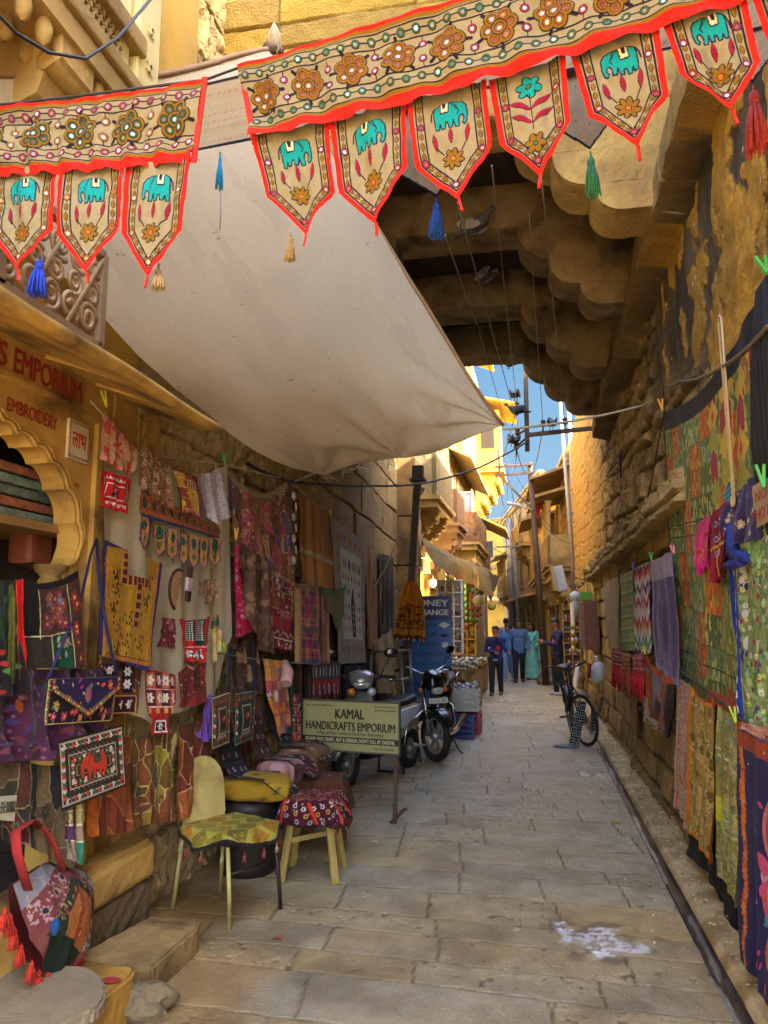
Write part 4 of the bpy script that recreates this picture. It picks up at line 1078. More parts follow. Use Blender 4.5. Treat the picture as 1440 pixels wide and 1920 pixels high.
pens=[([(478,268),(618,234),(614,362),(575,443),(492,378)],'elephant',1),([(622,233),(760,199),(762,332),(706,424),(636,384)],'elephant',1),
  ([(767,198),(910,160),(920,290),(860,378),(778,334)],'elephant',1),([(918,158),(1060,118),(1066,232),(1014,334),(934,272)],'flower',0),
  ([(1072,112),(1232,56),(1258,180),(1196,282),(1110,228)],'elephant',0),([(1242,50),(1394,-2),(1424,142),(1372,214),(1276,166)],'elephant',0),([(1404,-6),(1560,-58),(1592,60),(1540,150),(1446,100)],'elephant',0)]
def big_toran():
 t=None
 A=lambda p,o=0.0: ony(p[0],p[1],depR(p[0])+o)
 t=toran('toran','long cream toran with red binding, seven pennants of teal elephants and gold mirror flowers',[(450,128),(1580,-232),(1580,-60),(478,270)],depR,pens,11,('80480f','2a5038','7d1c3a','7d1c3a'),None,3,.022)
big_toran()
depL=lambda px: 1.92
pensL=[([(-132,334),(-14,329),(-20,440),(-80,522),(-138,450)],'elephant',0),([(-10,329),(106,322),(100,432),(36,510),(-16,440)],'elephant',0),([(117,322),(233,318),(228,440),(163,514),(113,458)],'elephant',0),([(238,318),(361,311),(346,450),(278,522),(231,453)],'elephant',0)]
toran('toran','shorter cream toran at the left with green mirror flowers and pennants over the shop lettering',[(-135,222),(384,152),(363,304),(-135,336)],depL,pensL,6,('24482a','7d1c3a','8a500f','94560f'),None,23)
def back_toran():
 dep=lambda px: 1.97 if px<392 else 2.38-.26*(px-300)/1000.0
 A=lambda p,o=0.0: ony(p[0],p[1],dep(p[0])+o)
 t=thing('toran',A((760,200)),'plain reverse of a third toran with black binding and coloured tassels','toran','embroidered torans strung over the lane')
 def bp(c):
  c.shade(.08,6)
  for y in (.22,.5,.62,.9):
   x=0
   while x<c.w: c.line([(x,c.h*y),(x+.012,c.h*y-.006)],.0025,'7a4a34'); x+= .022
  c.rect(0,0,c.w,c.h*.05,INK,.002); c.rect(0,c.h*.95,c.w,c.h,INK,.002)
 cloth('band',[ony(300,176,2.36),A((1500,-100)),A((1500,40)),ony(300,302,2.36)],bp,None,None,parent=t,base='8a7c64',seed=77,ppm=300,wob=.01,out=(0,-1,0))
 dn=[(75,478),(300,500),(545,436),(818,372),(1107,284),(1412,160)]
 for i,(x,y) in enumerate(dn):
  if x<560: continue
  tl,tr=(x-78,y-190+22),(x+62,y-190-22)
  def pp(c):
   c.shade(.08,8); w,h=c.w,c.h; sd=.66*h
   c.cut([(0,0),(w,0),(w,sd),(w*.55,h),(0,sd)]); c.line([(0,0),(0.004,sd),(w*.55,h-.004),(w-.004,sd),(w,0)],.014,INK,.003)
   c.scatter('7a3428',26,.004,kind='dash')
  a=[A(tl),A(tr),A((tr[0]+2,y-18)),A((tl[0]+2,y+18))]
  cloth('pennant',a,pp,None,None,parent=t,base='8c7f69',seed=80+i,ppm=300,wob=.012,ph=i,out=(0,-1,0))
 for (x,y,L,r,c) in ((75,478,.115,.030,'1836a8'),(298,494,.062,.022,'a58a62'),(413,285,.125,.014,'0b7ea6'),(545,436,.085,.021,'b39a68'),(818,372,.115,.028,'1f4fae'),(1107,284,.125,.026,'3f8a68'),(1412,160,.19,.032,'a83a34')):
  tassel(t,A((x,y),-.006),L,r,c)
 m=MB().use(M_wire); p=A((413,370),-.006); m.tube([p+Vector((0,0,.03)),p+Vector((.004,0,-.06)),p+Vector((.002,0,-.12))],.0022,5); m.part('loose_thread',t,world=True)
back_toran()
pts=[ony(-80,205,1.93),ony(120,183,1.93),ony(384,150,1.92),ony(450,126,2.02),ony(900,2,1.90),ony(1580,-236,1.69)]
rope('string',pts,.004,mat('black_cord',hx('2a2426'),.8,var=.2),'dark cord carrying the two cream torans across the lane','cord')
# ================================================================== THE BIG CANVAS AWNING
def awning():
 P1=ony(505,92,4.55); P2=ony(944,805,5.75); P3=ony(596,884,5.75); P4=onx(-230,150,-2.06)
 t=thing('canvas_awning',(P1+P2+P3+P4)/4,'large greyish white canvas awning slung over the lane, hemmed with brown cord','awning')
 q=[P4,P1,P2,P3]
 def paint(c):
  c.C *= (1-.06+.12*fbm(c.X*1.2,c.Y*1.2,4,4))[...,None]
  c.blotch('b5a98c',.60,1.1,3,.3,.4); c.blotch('a39a6a',.76,1.6,9,.08,.4)
  for k in range(90):
   x,y=c.rng.uniform(0,c.w),c.rng.uniform(0,c.h); L=c.rng.uniform(.02,.07); a=c.rng.uniform(.1,.5)
   if c.rng.random()<.7: c.line([(x,y),(x+L*math.cos(a),y+L*math.sin(a))],c.rng.uniform(.002,.006),c.rng.choice(('8a7f68','7a7058','9a9078')))
  t_=sstep(.58,.64,fbm(c.X*9,c.Y*2.5+c.X,12,3))*sstep(.5,.6,fbm(c.X*.8,c.Y*.8,14,2)); c.C=mixc(c.C,hx('a89e88'),t_*.2)
  c.rect(0,0,c.w,.02,'a08a6c')
 def hang(P,u,v):
  P=P.copy(); b=np.sin(PI*u)*np.sin(PI*v)
  P[...,2]-= .16*b+.08*np.sin(PI*u)*(1-v)** 2+.05*np.sin(PI*u)*v** 2+.26*np.sin(PI*v)*(1-u)** 2
  P[...,2]+= .03*np.sin(9*u+5*v)*(1-.5*u)+.018*np.sin(17*u-9*v+1)*b+.010*np.sin(31*u+12*v)*b; P[...,2]+= .05*(fbm(u*5,v*7,3,4)-.5)
  for (a,b_,n_) in ((1,1,17),(0,1,13),(1,0,15),(.45,1,9)):
   d=np.hypot(u-a,v-b_); an=np.arctan2(v-b_,u-a); P[...,2]+= .016*np.sin(an*n_+3*d)*np.exp(-((d-.22)/.20)** 2)
  P[...,1]+= .08*np.sin(PI*v)*u** 3
  return P
 cloth('canvas',q,paint,None,None,parent=t,base='d2c6ac',seed=40,ppm=120,material=M_canvas,hang=hang,wob=.02,out=(0,-1,-1))
 def edge(u,v):
  P=(np.array(P4)*(1-u)+np.array(P1)*u)*(1-v)+(np.array(P3)*(1-u)+np.array(P2)*u)*v
  a=np.array([[P]]); return Vector(hang(a,np.array([[u]]),np.array([[v]]))[0,0])
 mc=mat('brown_hem',hx('8a6a48'),.85,var=.15)
 m=MB().use(mc); m.tube([edge(k/24,0) for k in range(25)],.017,7); m.part('hem',t,world=True)
 m=MB().use(mc); m.tube([edge(1,k/24) for k in range(25)],.014,7); m.part('hem',t,world=True)
 m=MB().use(mat('frayed_thread',hx('b8ad98'),.9)); r=random.Random(4)
 for k in range(34):
  f=r.uniform(.02,.75); p=edge(f,1); m.tube([p,p+Vector((r.uniform(-.02,.03),0,-.03)),p+Vector((r.uniform(-.03,.07),0,-r.uniform(.03,.085)))],.0022,4)
 m.part('frayed_threads',t,world=True)
 m=MB().use(M_rust); p=P1; m.tube([p,p+Vector((.05,.1,.06))],.03,7); m.ell(p,(.05,.05,.05)); m.part('knot',t,world=True)
 m=MB().use(mat('rope_fringe',hx('a89a78'),.9))
 for k in range(22): m.tube([P1+Vector((.03,0,.2)),P1+Vector((r.uniform(-.03,.08),0,.1)),P1+Vector((r.uniform(-.03,.10),0,r.uniform(-.06,.02)))],.004,4)
 m.part('rope_end',t,world=True)
 w=onx(1212,758,.93); rope('rope',[P2,w],.010,mat('pale_rope',hx('a89c86'),.85),'pale rope tying the awning corner to the right wall','rope',sag=.03)
 rope('rope',[P1,Vector((P1.x-.55,P1.y+.4,P1.z+.25))],.012,mat('pale_rope',hx('a89c86'),.85),'short rope tying the top corner of the awning to the left wall','rope')
 rope('rope',[P3,onx(548,905,-2.08)],.010,mat('pale_rope',hx('a89c86'),.85),'rope tying the lower awning corner beside the patterned textiles','rope')
awning()
# ================================================================== TEXTILES ON THE LEFT
GL='textiles hung along the left wall'
def L(name,px,X,paint,label,cat,group=GL,**kw):
 Xs=X if isinstance(X,(list,tuple)) else [X]*4
 kw.setdefault('out',(1,0,0)); kw.setdefault('gain',1.75); kw.setdefault('folds',.02); kw.setdefault('nf',2.5); kw.setdefault('ph',(px[0][0]%17)*.7)
 kw.setdefault('seed',int(px[0][0])+int(px[0][1]))
 return cloth(name,[onx(p[0],p[1],x) for p,x in zip(px,Xs)],paint,label,cat,group,**kw)
def cutpx(cv,px,pts):
 """cut to an outline given in the same pixels as the corners px (bilinear inverse by least squares, good for near-parallelograms)"""
 src=np.array(px,float); dst=np.array([(0,0),(cv.w,0),(cv.w,cv.h),(0,cv.h)],float); A=[]; b=[]
 for (x,y),(u,v) in zip(src,dst):
  A+= [[x,y,1,0,0,0,-u*x,-u*y],[0,0,0,x,y,1,-v*x,-v*y]]; b+= [u,v]
 h=np.linalg.lstsq(np.array(A),np.array(b),rcond=None)[0]; out=[]
 for (x,y) in pts:
  d=h[6]*x+h[7]*y+1; out.append(((h[0]*x+h[1]*y+h[2])/d,(h[3]*x+h[4]*y+h[5])/d))
 cv.cut(out); return out
# --- backing sheet
def p(c):
 c.shade(.05,3); c.rect(0,0,c.w,c.h,None)
 cutpx(c,px,[(188,768),(205,790),(258,850),(330,885),(380,892),(425,872),(431,1000),(428,1190),(418,1240),(392,1318),(372,1345),(340,1374),(300,1376),(262,1345),(228,1330),(188,1318)])
 for k in range(14): x=c.rng.uniform(0,c.w); c.line([(x,c.rng.uniform(0,.5)),(x+.02,c.rng.uniform(.6,1.4))],.003,'ab9f80')
px=[(188,768),(426,868),(428,1290),(188,1400)]
L('backing_sheet',px,-2.075,p,'plain cream sheet hung as backing for small embroideries','sheet',base='cfbd92',folds=.03,nf=4,material=M_thin,gain=1.45)
GD='dark backing cloths on the left wall'
L('backing_sheet',[(428,1040),(560,1090),(560,1330),(432,1400)],-2.09,lambda c: (c.shade(.3),c.blotch('5a4030',.5,10,2,.1,.6),c.scatter(['6a3a2a','7a6040','4a2a34'],40,.02,kind='leaf')),'dark brown backing cloth under the pink patchwork hanging','sheet',GD,base='32241c',folds=.05,nf=4)
L('backing_sheet',[(556,1080),(740,1100),(728,1330),(560,1390)],-2.09,lambda c: (c.shade(.3),c.stripes([None,'4a3a2c'],.06),c.scatter(['6a4a2a','3a4a3a'],30,.015)),'near black striped backing cloth behind the scooter','sheet',GD,base='241e1a',folds=.06,nf=5)
L('backing_sheet',[(394,1290),(440,1290),(470,1460),(396,1470)],-2.07,lambda c: (c.shade(.3),c.patchwork(['4a2a1c','3a2a2a','5a3a1c'],3,4,'7a6040',.005)),'dark patched backing cloth behind the two strap bags','sheet',GD,base='2a1c16',folds=.04)
# --- pieces pinned on the sheet
def p(c):
 c.shade(.12); c.rect(0,0,c.w,c.h*.16,'a8746a'); c.rect(0,c.h*.80,c.w,c.h,'b07060')
 c.tri(c.h*.98,.05,7,'b03030'); c.tri(c.h*.16,.04,7,'a83a38'); cx,cy=c.w*.48,c.h*.46
 for k in range(8): a=k*PI/4; c.line([(cx,cy),(cx+.05*math.cos(a),cy+.055*math.sin(a))],.016,'b02a26')
 c.poly([(cx-.03,cy),(cx,cy-.035),(cx+.03,cy),(cx,cy+.035)],'c09a80'); c.poly([(cx-.015,cy),(cx,cy-.018),(cx+.015,cy),(cx,cy+.018)],'b02a26')
 for (x,y) in ((.2,.25),(.8,.25),(.2,.68),(.8,.7)): c.rect(c.w*x-.02,c.h*y-.02,c.w*x+.02,c.h*y+.02,'b53a36')
 c.stripes(['b8605a',None],[.02,.05],True,c.w*.86,c.w); c.scatter('d8c8a8',14,.004)
 c.cut([(0,.0),(c.w*.25,0),(c.w,c.h*.12),(c.w,c.h*.7),(c.w*.9,c.h),(0,c.h*.85)])
L('cushion_cover',[(184,768),(256,838),(248,898),(178,872)],-2.02,p,'pinkish cushion cover with a red stepped diamond, top left on the sheet','cushion cover',base='a97a5e')
def p(c):
 c.shade(.08); c.border([.03,.006,.02,.005],[None,'d8c8b8',None,'d8c8b8'])
 for k in range(9):
  for y in (.14,.86): c.disc(c.w*(.18+.08*k),c.h*y,.006,'e0d4c4')
  for x in (.14,.86): c.disc(c.w*x,c.h*(.18+.08*k),.006,'2a1a18')
 c.rect(c.w*.34,c.h*.34,c.w*.66,c.h*.66,'6a1518'); c.scatter(['d8c8b8','2a1512'],26,.007,c.w*.35,c.h*.35,c.w*.65,c.h*.65)
L('pouch',[(190,880),(244,898),(237,966),(180,947)],-2.01,p,'bright red square pouch with white chain borders','pouch',base='9c1014',seed=5)
def p(c):
 c.shade(.15); c.scatter(['9a8064','b09a7c','5a3626'],170,.011,kind='ring',cc='4a2c1e'); c.scatter('c0ae94',40,.004)
 c.cut([(0,0),(c.w,c.h*.05),(c.w,c.h),(c.w*.8,c.h*.95),(0,c.h*.72)])
L('cotton_cloth',[(261,831),(316,870),(314,955),(258,942)],-2.0,p,'brown ringed cotton panel on the sheet above the blue trimmed toran','cloth',base='6c4c38')
def p(c):
 c.shade(.2); c.patchwork(['8a5a24','6e2f22','a0702c','5a2a2a'],4,5,'c0a060',.004,motif=.8,pal2=['c0902c','7a1f1f','c9b080']); c.border([.012],['4a2030'])
L('cotton_cloth',[(320,876),(368,894),(374,972),(340,962)],-1.99,p,'orange and maroon patterned panel beside the lavender sprigged cloth','cloth',base='8a5a2c')
def p(c):
 c.scatter(['5a5068','7a6a7c'],260,.004); c.cut([(0,0),(c.w,0),(c.w,c.h*.92),(c.w*.62,c.h*.9),(c.w*.42,c.h),(c.w*.1,c.h*.55)])
L('cotton_cloth',[(367,890),(417,882),(428,978),(378,1000)],-1.98,p,'lavender white sprigged cotton hanging in a point under the green peg','cloth',base='a7a0aa',folds=.03,gain=1.2)
def small_toran():
 px=[(262,918),(411,990),(412,1010),(262,968)]
 c0=onx(330,970,-2.03); t=thing('small_toran',c0,'small rust toran with blue binding and seven pointed pennants on the sheet','toran',GL)
 def p(c):
  c.shade(.15); c.rect(0,c.h*.86,c.w,c.h,'1c2468',.003); c.zig(c.h*.12,.008,20,.004,'c07a30'); c.zig(c.h*.74,.008,20,.004,'c07a30')
  c.row(c.h*.42,10,lambda x,y,k: (c.disc(x,y,.021,'142a26'),c.flower(x,y,.018,6,'1f4a40','0c1a18')))
  for k in range(10): c.disc(c.w*(k+1)/10.5,c.h*.42,.008,'c08a3a')
 cloth('band',[onx(a,b,-2.03) for a,b in px],p,None,None,parent=t,base='8a4630',seed=3,gain=1.5,out=(1,0,0))
 for i,(x0,x1,y0,y1) in enumerate(((262,280,966,1033),(287,311,982,1046),(314,333,990,1054),(337,351,997,1064),(354,372,1002,1068),(374,390,1006,1070),(391,414,1008,1065))):
  def p(c):
   w,h=c.w,c.h; sd=.75*h; c.cut([(0,0),(w,0),(w,sd),(w/2,h),(0,sd)]); c.line([(0.004,0),(.004,sd),(w/2,h-.006),(w-.004,sd),(w-.004,0)],.014,'241f66',.002)
   c.disc(w/2,h*.24,w*.26,'12302c',.001); c.flower(w/2,h*.24,w*.22,6,'1f5a4a','0c1a18'); c.flower(w/2,h*.62,w*.2,6,'2a5a3a','7a2a1c'); c.scatter(['7a2a1c','5a2030','d09a50'],12,.005)
  cloth('pennant',[onx(x0,y0,-2.025),onx(x1,y0+6,-2.025),onx(x1,y1,-2.0),onx(x0,y1,-2.0)],p,None,None,parent=t,base='b0743a',seed=i,gain=1.3,out=(1,0,0),ph=i)
small_toran()
def p(c):
 w,h=c.w,c.h; c.shade(.16); c.blotch('8a5a14',.52,9,3,.1,.5); c.border([.028],['2c2150']); c.tri(h-.028,.025,10,'b0562a',.03,w-.03)
 for k in range(11): y=.06+k*(h-.12)/11; c.poly([(.028,y),(.028,y+.035),(.052,y+.018)],'b0562a'); c.poly([(w-.028,y),(w-.028,y+.035),(w-.052,y+.018)],'b0562a')
 c.line([(.055,.04),(.055,h-.05),(w-.055,h-.05),(w-.055,.04)],.004,'5a1f18')
 for (x,y,r) in ((.22,.28,.03),(.24,.40,.04),(.30,.70,.05),(.5,.62,.05),(.72,.80,.045),(.80,.3,.04),(.78,.45,.03),(.45,.80,.04),(.2,.55,.03),(.66,.6,.03),(.3,.88,.03)):
  for q in range(9): a=q*.698; rr=r*(.25+.75*(q%3)/2); c.ell(w*x+rr*math.cos(a),h*y+rr*1.4*math.sin(a),.007,.010,'38240e',.001)
 c.scatter(['a03a2a','b0602a','5a6a2a'],80,.007,kind='ring',cc='c08a2a')
 for (x0,y0,x1,y1) in ((.30,.0,.42,.34),(.42,.24,.78,.34),(.56,.30,.68,.68)):
  c.rect(w*x0,h*y0,w*x1,h*y1,'b8763a',.001); n=5
  for k in range(n):
   f=k/n; vert=(y1-y0)*h>(x1-x0)*w
   if vert: c.rect(w*x0+.008,h*(y0+(y1-y0)*f)+.006,w*x1-.008,h*(y0+(y1-y0)*(f+.8/n)),'4a141c',.001)
   else: c.rect(w*(x0+(x1-x0)*f)+.006,h*y0+.008,w*(x0+(x1-x0)*(f+.8/n)),h*y1-.008,'4a141c',.001)
 c.cut([(0,0),(w*.05,.0),(w*.38,h*.05),(w*.40,h*.25),(w*.72,h*.25),(w*.70,h*.07),(w,h*.1),(w*1.0,h*.55),(w*.95,h),(0,h*.95)])
L('embroidered_blouse',[(194,1012),(304,1034),(280,1262),(184,1240)],-1.97,p,'mustard blouse front with a square neck and purple edges','blouse',base='a3761a',seed=8,folds=.006,gain=1.25)
def fan():
 c0=onx(335,1100,-2.0); t=thing('hand_fan',c0,'half-round leather hand fan with dark rim pinned on the sheet','fan',GL)
 m=MB().use(mat('fan_leather',hx('a87f52'),.7,var=.2,bump=.2)); c=onx(332,1106,-2.0); R=.115
 fr=lambda a,r,o=0: c+Vector((o,r*math.cos(a)*.95,r*math.sin(a)))
 vs=[fr(PI/2+PI*k/16-.35,R) for k in range(17)]; n=len(vs)
 m.raw(vs+[v+Vector((.012,0,0)) for v in vs],[list(range(n)),[n+i for i in range(n)][::-1]]+[[i,(i+1)%n,n+(i+1)%n,n+i] for i in range(n)]); m.part('blade',t,world=True)
 m=MB().use(mat('fan_rim',hx('3a1f18'),.8)); m.tube([v+Vector((.008,0,0)) for v in vs],.009,6); m.tube([vs[0],vs[-1]],.008,6); m.part('rim',t,world=True)
 m=MB().use(mat('fan_stitch',hx('6e3f28'),.8));
 for q in (.35,.55): m.tube([fr(PI/2+PI*k/12-.35,R*q,.013) for k in range(13)],.003,4)
 m.part('stitching',t,world=True)
 m=MB().use(mat('fan_rim',hx('3a1f18'),.8)); m.bar(onx(352,1128,-1.99),onx(357,1062,-1.99),.05,.02,(1,0,0),ch=.006); m.part('handle',t,world=True)
 m=MB().use(mat('lilac_wrap',hx('a78f98'),.9)); m.bar(onx(353,1108,-1.975),onx(355,1084,-1.975),.056,.02,(1,0,0)); m.part('wrap',t,world=True)
fan()
def p(c): c.shade(.15); c.blotch('3a2a24',.5,40,2,.05,.7); c.scatter(['8a6a4a','5a4a5a','b09070'],60,.004); c.cut([(0,c.h*.04),(c.w,0),(c.w*.96,c.h*.75),(c.w*.7,c.h),(c.w*.3,c.h*.95),(c.w*.02,c.h*.6)])
L('pouch',[(372,1086),(405,1084),(403,1138),(374,1134)],-2.0,p,'small speckled brown pouch with a cut corner beside the fan','pouch',base='6a4c34')
def p(c): c.shade(.2); c.rect(c.w*.45,0,c.w*.8,c.h*.45,'5e2a34'); c.rect(0,c.h*.47,c.w,c.h*.5,'1c0c0c'); c.scatter(['a05a4a','8a3a2a','b09060'],40,.005); c.rect(c.w*.4,c.h*.55,c.w*.85,c.h*.8,'4a1620')
L('pouch',[(303,1157),(328,1160),(323,1217),(294,1213)],-2.0,p,'small dark maroon pouch with a pink square above the white-flowered blouse','pouch',base='3c1216')
def white_flower_blouse(c,cols,red):
 w,h=c.w,c.h; c.shade(.1)
 for j in range(2 if red else 3):
  for k in range(4):
   x0=w*(.06+.23*k); y0=h*(.05+.27*j); c.rect(x0,y0,x0+w*.2,y0+h*.24,'2a1512' if (j+k)%2 or not red else '9a4a34',.001)
   c.flower(x0+w*.1,y0+h*.12,w*.085,6,'cfc0b0','b04a2a' if (j+k)%3 else 'c9a040')
  c.rect(w*.04,h*(.30+.27*j),w*.96,h*(.315+.27*j),'d8c8bc',.001)
def p(c):
 w,h=c.w,c.h; c.shade(.12)
 for (x0,x1,y1) in ((.20,.44,.52),(.58,.82,.62)):
  c.rect(w*x0,h*.06,w*x1,h*y1,'0f2a1c',.001)
  for j in range(9):
   for i in range(4): c.poly([(w*(x0+.02+.055*i),h*(.09+.05*j)),(w*(x0+.045+.055*i),h*(.11+.05*j)),(w*(x0+.02+.055*i),h*(.13+.05*j)),(w*(x0+.0+.055*i),h*(.11+.05*j))],'c8c0b4')
 c.rect(w*.15,h*.66,w*.85,h*.68,'d0c8bc'); c.scatter(['d0c8bc','102a1c'],60,.008,w*.15,h*.7,w*.8,h*.95)
 c.border([.012],['8a1414']); c.cut([(0,0),(w*.1,0),(w*.2,h*.05),(w*.8,h*.05),(w*.85,0),(w,0),(w,h*.6),(w*.85,h*.62),(w*.85,h),(w*.05,h),(w*.05,h*.6)])
L('embroidered_blouse',[(332,1160),(391,1155),(386,1242),(334,1240)],-1.99,p,'red blouse front with two green and white embroidered panels','blouse',base='9a1718')
def p(c): c.shade(.15); c.rect(0,0,c.w,c.h*.28,'20402c'); c.blotch('8a6a30',.5,20,3,.1,.6); c.line([(0,0),(0,c.h)],.012,'8a9a70'); c.line([(0,c.h*.85),(c.w*.5,c.h),(c.w,c.h*.5)],.012,'6a8a70'); c.cut([(c.w*.3,0),(c.w*.7,0),(c.w*.7,c.h*.3),(c.w,c.h*.4),(c.w*.95,c.h*.7),(c.w*.3,c.h),(0,c.h*.95),(0,c.h*.1)])
L('pouch',[(392,1154),(415,1150),(413,1243),(392,1245)],-1.985,p,'narrow tan spectacle pouch with a green top at the edge of the sheet','pouch',base='a88a52')
def p(c):
 w,h=c.w,c.h; c.shade(.15); c.rect(w*.0,0,w,h,'4a2418'); c.rect(w*.08,h*.05,w*.40,h*.60,'1c0f12'); c.rect(w*.50,h*.04,w*.80,h*.60,'17100f'); c.rect(w*.35,h*.66,w*.85,h*.98,'2a0f14')
 for (x,y,r) in ((.24,.18,.022),(.2,.42,.022),(.65,.20,.026),(.65,.44,.026),(.48,.82,.024),(.72,.82,.024)): c.flower(w*x,h*y,r,6,'c4c0bc','b04a3a')
 c.scatter(['c4b8b0','a04a3a','b07a4a'],26,.007); c.line([(w*.35,h*.66),(w*.85,h*.66),(w*.85,h*.98),(w*.35,h*.98),(w*.35,h*.66)],.006,'9a6a3a')
 c.cut([(0,0),(w,.0),(w,h*.5),(w*.92,h*.62),(w*.92,h),(w*.3,h),(w*.3,h*.66),(0,h*.6)])
L('embroidered_blouse',[(182,1238),(266,1240),(256,1338),(180,1340)],-2.0,p,'dark brown blouse with white flowers behind the envelope clutch','blouse',base='4a2418')
def p(c):
 white_flower_blouse(c,None,True); w,h=c.w,c.h; c.rect(w*.3,h*.80,w*.62,h*.98,'1f0c10',.001); c.line([(w*.3,h*.8),(w*.62,h*.8),(w*.62,h*.97),(w*.3,h*.97),(w*.3,h*.8)],.007,'d8c8bc'); c.flower(w*.40,h*.88,.022,6,'d0c4b8','2a1512'); c.flower(w*.54,h*.88,.022,6,'a05a34','2a1512')
 for k in range(5): c.rect(w*(.1+.17*k),h*.60,w*(.18+.17*k),h*.68,'c08a3a')
 c.border([.01],['a81f1c']); c.cut([(0,0),(w,.02),(w,h*.62),(w*.70,h*.72),(w*.70,h),(w*.2,h),(w*.2,h*.76),(0,h*.66)])
L('embroidered_blouse',[(268,1253),(330,1258),(326,1374),(270,1378)],-1.98,p,'red blouse with large white flowers and a square tab at its hem','blouse',base='8f1a18')
def p(c):
 w,h=c.w,c.h; c.shade(.25); c.blotch('6a1c16',.5,12,3,.1,.6); c.scatter(['9a6a4a','b08a60','6a2a24'],60,.004); c.line([(w*.52,h*.1),(w*.5,h)],.02,'1a0a0a'); c.line([(0,h*.2),(w*.3,h*.08),(w*.5,h*.22),(w*.7,h*.1),(w,h*.08)],.012,'8a6a44')
 c.cut([(0,h*.25),(w*.3,0),(w*.47,h*.05),(w*.53,h*.22),(w*.62,0),(w,0),(w,h*.9),(w*.75,h),(0,h)])
L('waistcoat',[(331,1240),(384,1232),(384,1318),(331,1328)],-1.99,p,'dark red embroidered child waistcoat on the sheet','waistcoat',base='4c1a18')
# --- large orange patchwork under the sheet
def quilt(c,pal,gold,nx,ny): c.voro(pal,int(nx*ny*1.6),gold,.006,motif=3); c.blotch('5a2a14',.54,5,3,.12,.55); c.shade(.2)
GO='patchwork hangings under the sheet'
L('patchwork_hanging',[(158,1400),(243,1378),(240,1560),(155,1572)],[-2.04,-2.04,-1.98,-1.98],lambda c: quilt(c,['9a4a14','7a3a18','b86a1e','6a2a18','a8581c'],'a8703c',2.2,4),'orange patchwork hanging behind the elephant square','patchwork',GO,base='8a4a1c',folds=.02,gain=1.2)
L('patchwork_hanging',[(240,1388),(330,1374),(318,1540),(240,1552)],[-2.02,-2.02,-1.96,-1.96],lambda c: quilt(c,['7a6a1e','5a4018','8a7a22','4a3a20','6a3a1c'],'c0a860',4,6),'olive and brown patchwork hanging with cream outlines beside the cream chair','patchwork',GO,base='6a4a1c',folds=.03,gain=1.1)
L('patchwork_hanging',[(328,1362),(394,1345),(392,1500),(326,1545)],[-2.0,-2.0,-1.95,-1.95],lambda c: quilt(c,['7a3416','5f2a18','8a4418','4a2416'],'b08a5a',2.2,5),'rust red patchwork hanging behind the cream chair back','patchwork',GO,base='6f3018',folds=.03,gain=1.2)
def p(c): c.cut([(c.w*.6,0),(c.w,0),(c.w*.9,c.h),(c.w*.2,c.h),(0,c.h*.8)])
L('scarf',[(372,1335),(395,1300),(392,1392),(366,1390)],-1.97,p,'violet scarf corner between the sheet and the rust patchwork','scarf',base='4c3070')
# --- items in front of the shop
GS='embroidered goods hung at the shop arch'
def p(c):
 w,h=c.w,c.h; c.shade(.15); c.border([.012,.008,.016,.004,.008],['1a1612','9a8a70','2a1a12','a89a7c',None])
 o=.034; n=15
 for k in range(n):
  for (x,y,dx,dy) in ((o+(w-2*o)*(k+.5)/n,o,1,0),(o+(w-2*o)*(k+.5)/n,h-o,1,0),(o,o+(h-2*o)*(k+.5)/n,0,1),(w-o,o+(h-2*o)*(k+.5)/n,0,1)):
   cl=('b8b0a0','1f4f2c','a82a1c')[k%3]; c.leaf(x-.013*(dx or 0)-.012*dy,y-.012*dx-.013*dy,x+.008*dx,y+.008*dy,.014,cl); c.leaf(x-.013*dx+.012*dy,y+.012*dx-.013*dy,x+.008*dx,y+.008*dy,.014,cl)
 q=.075; c.line([(q,q),(w-q,q),(w-q,h-q),(q,h-q),(q,q)],.006,'9a8a70')
 for k in range(11):
  for s in (0,1): c.line([(q+(w-2*q)*k/11,q-.012+s*.0),(q+(w-2*q)*(k+1)/11,q+.012)],.002,'9a8a6a'); c.line([(q+(w-2*q)*k/11,h-q-.012),(q+(w-2*q)*(k+1)/11,h-q+.012)],.002,'9a8a6a')
 q=.098; n=9
 for k in range(n):
  for (x,y) in ((q+(w-2*q)*(k+.5)/n,q),(q+(w-2*q)*(k+.5)/n,h-q),(q,q+(h-2*q)*(k+.5)/n),(w-q,q+(h-2*q)*(k+.5)/n)): c.rect(x-.012,y-.012,x+.012,y+.012,('9a1f18','1f4f2c','b0a898')[k%3],.001); c.disc(x,y,.0045,'d0b86a')
 q=.125; c.rect(q,q,w-q,h-q,'2a2012'); c.line([(q,q),(w-q,q),(w-q,h-q),(q,h-q),(q,q)],.004,'8a7a50'); c.elephant(q+.025,h/2-.05,w-2*q-.05,.10,'b02a18',False,'3a1410','1f4f2c')
L('embroidered_square',[(107,1390),(230,1357),(237,1474),(114,1522)],-1.90,p,'square panel with a red elephant and red, white and green leaf border','panel',GS,base='241c14',folds=.0,wob=.004,seed=2)
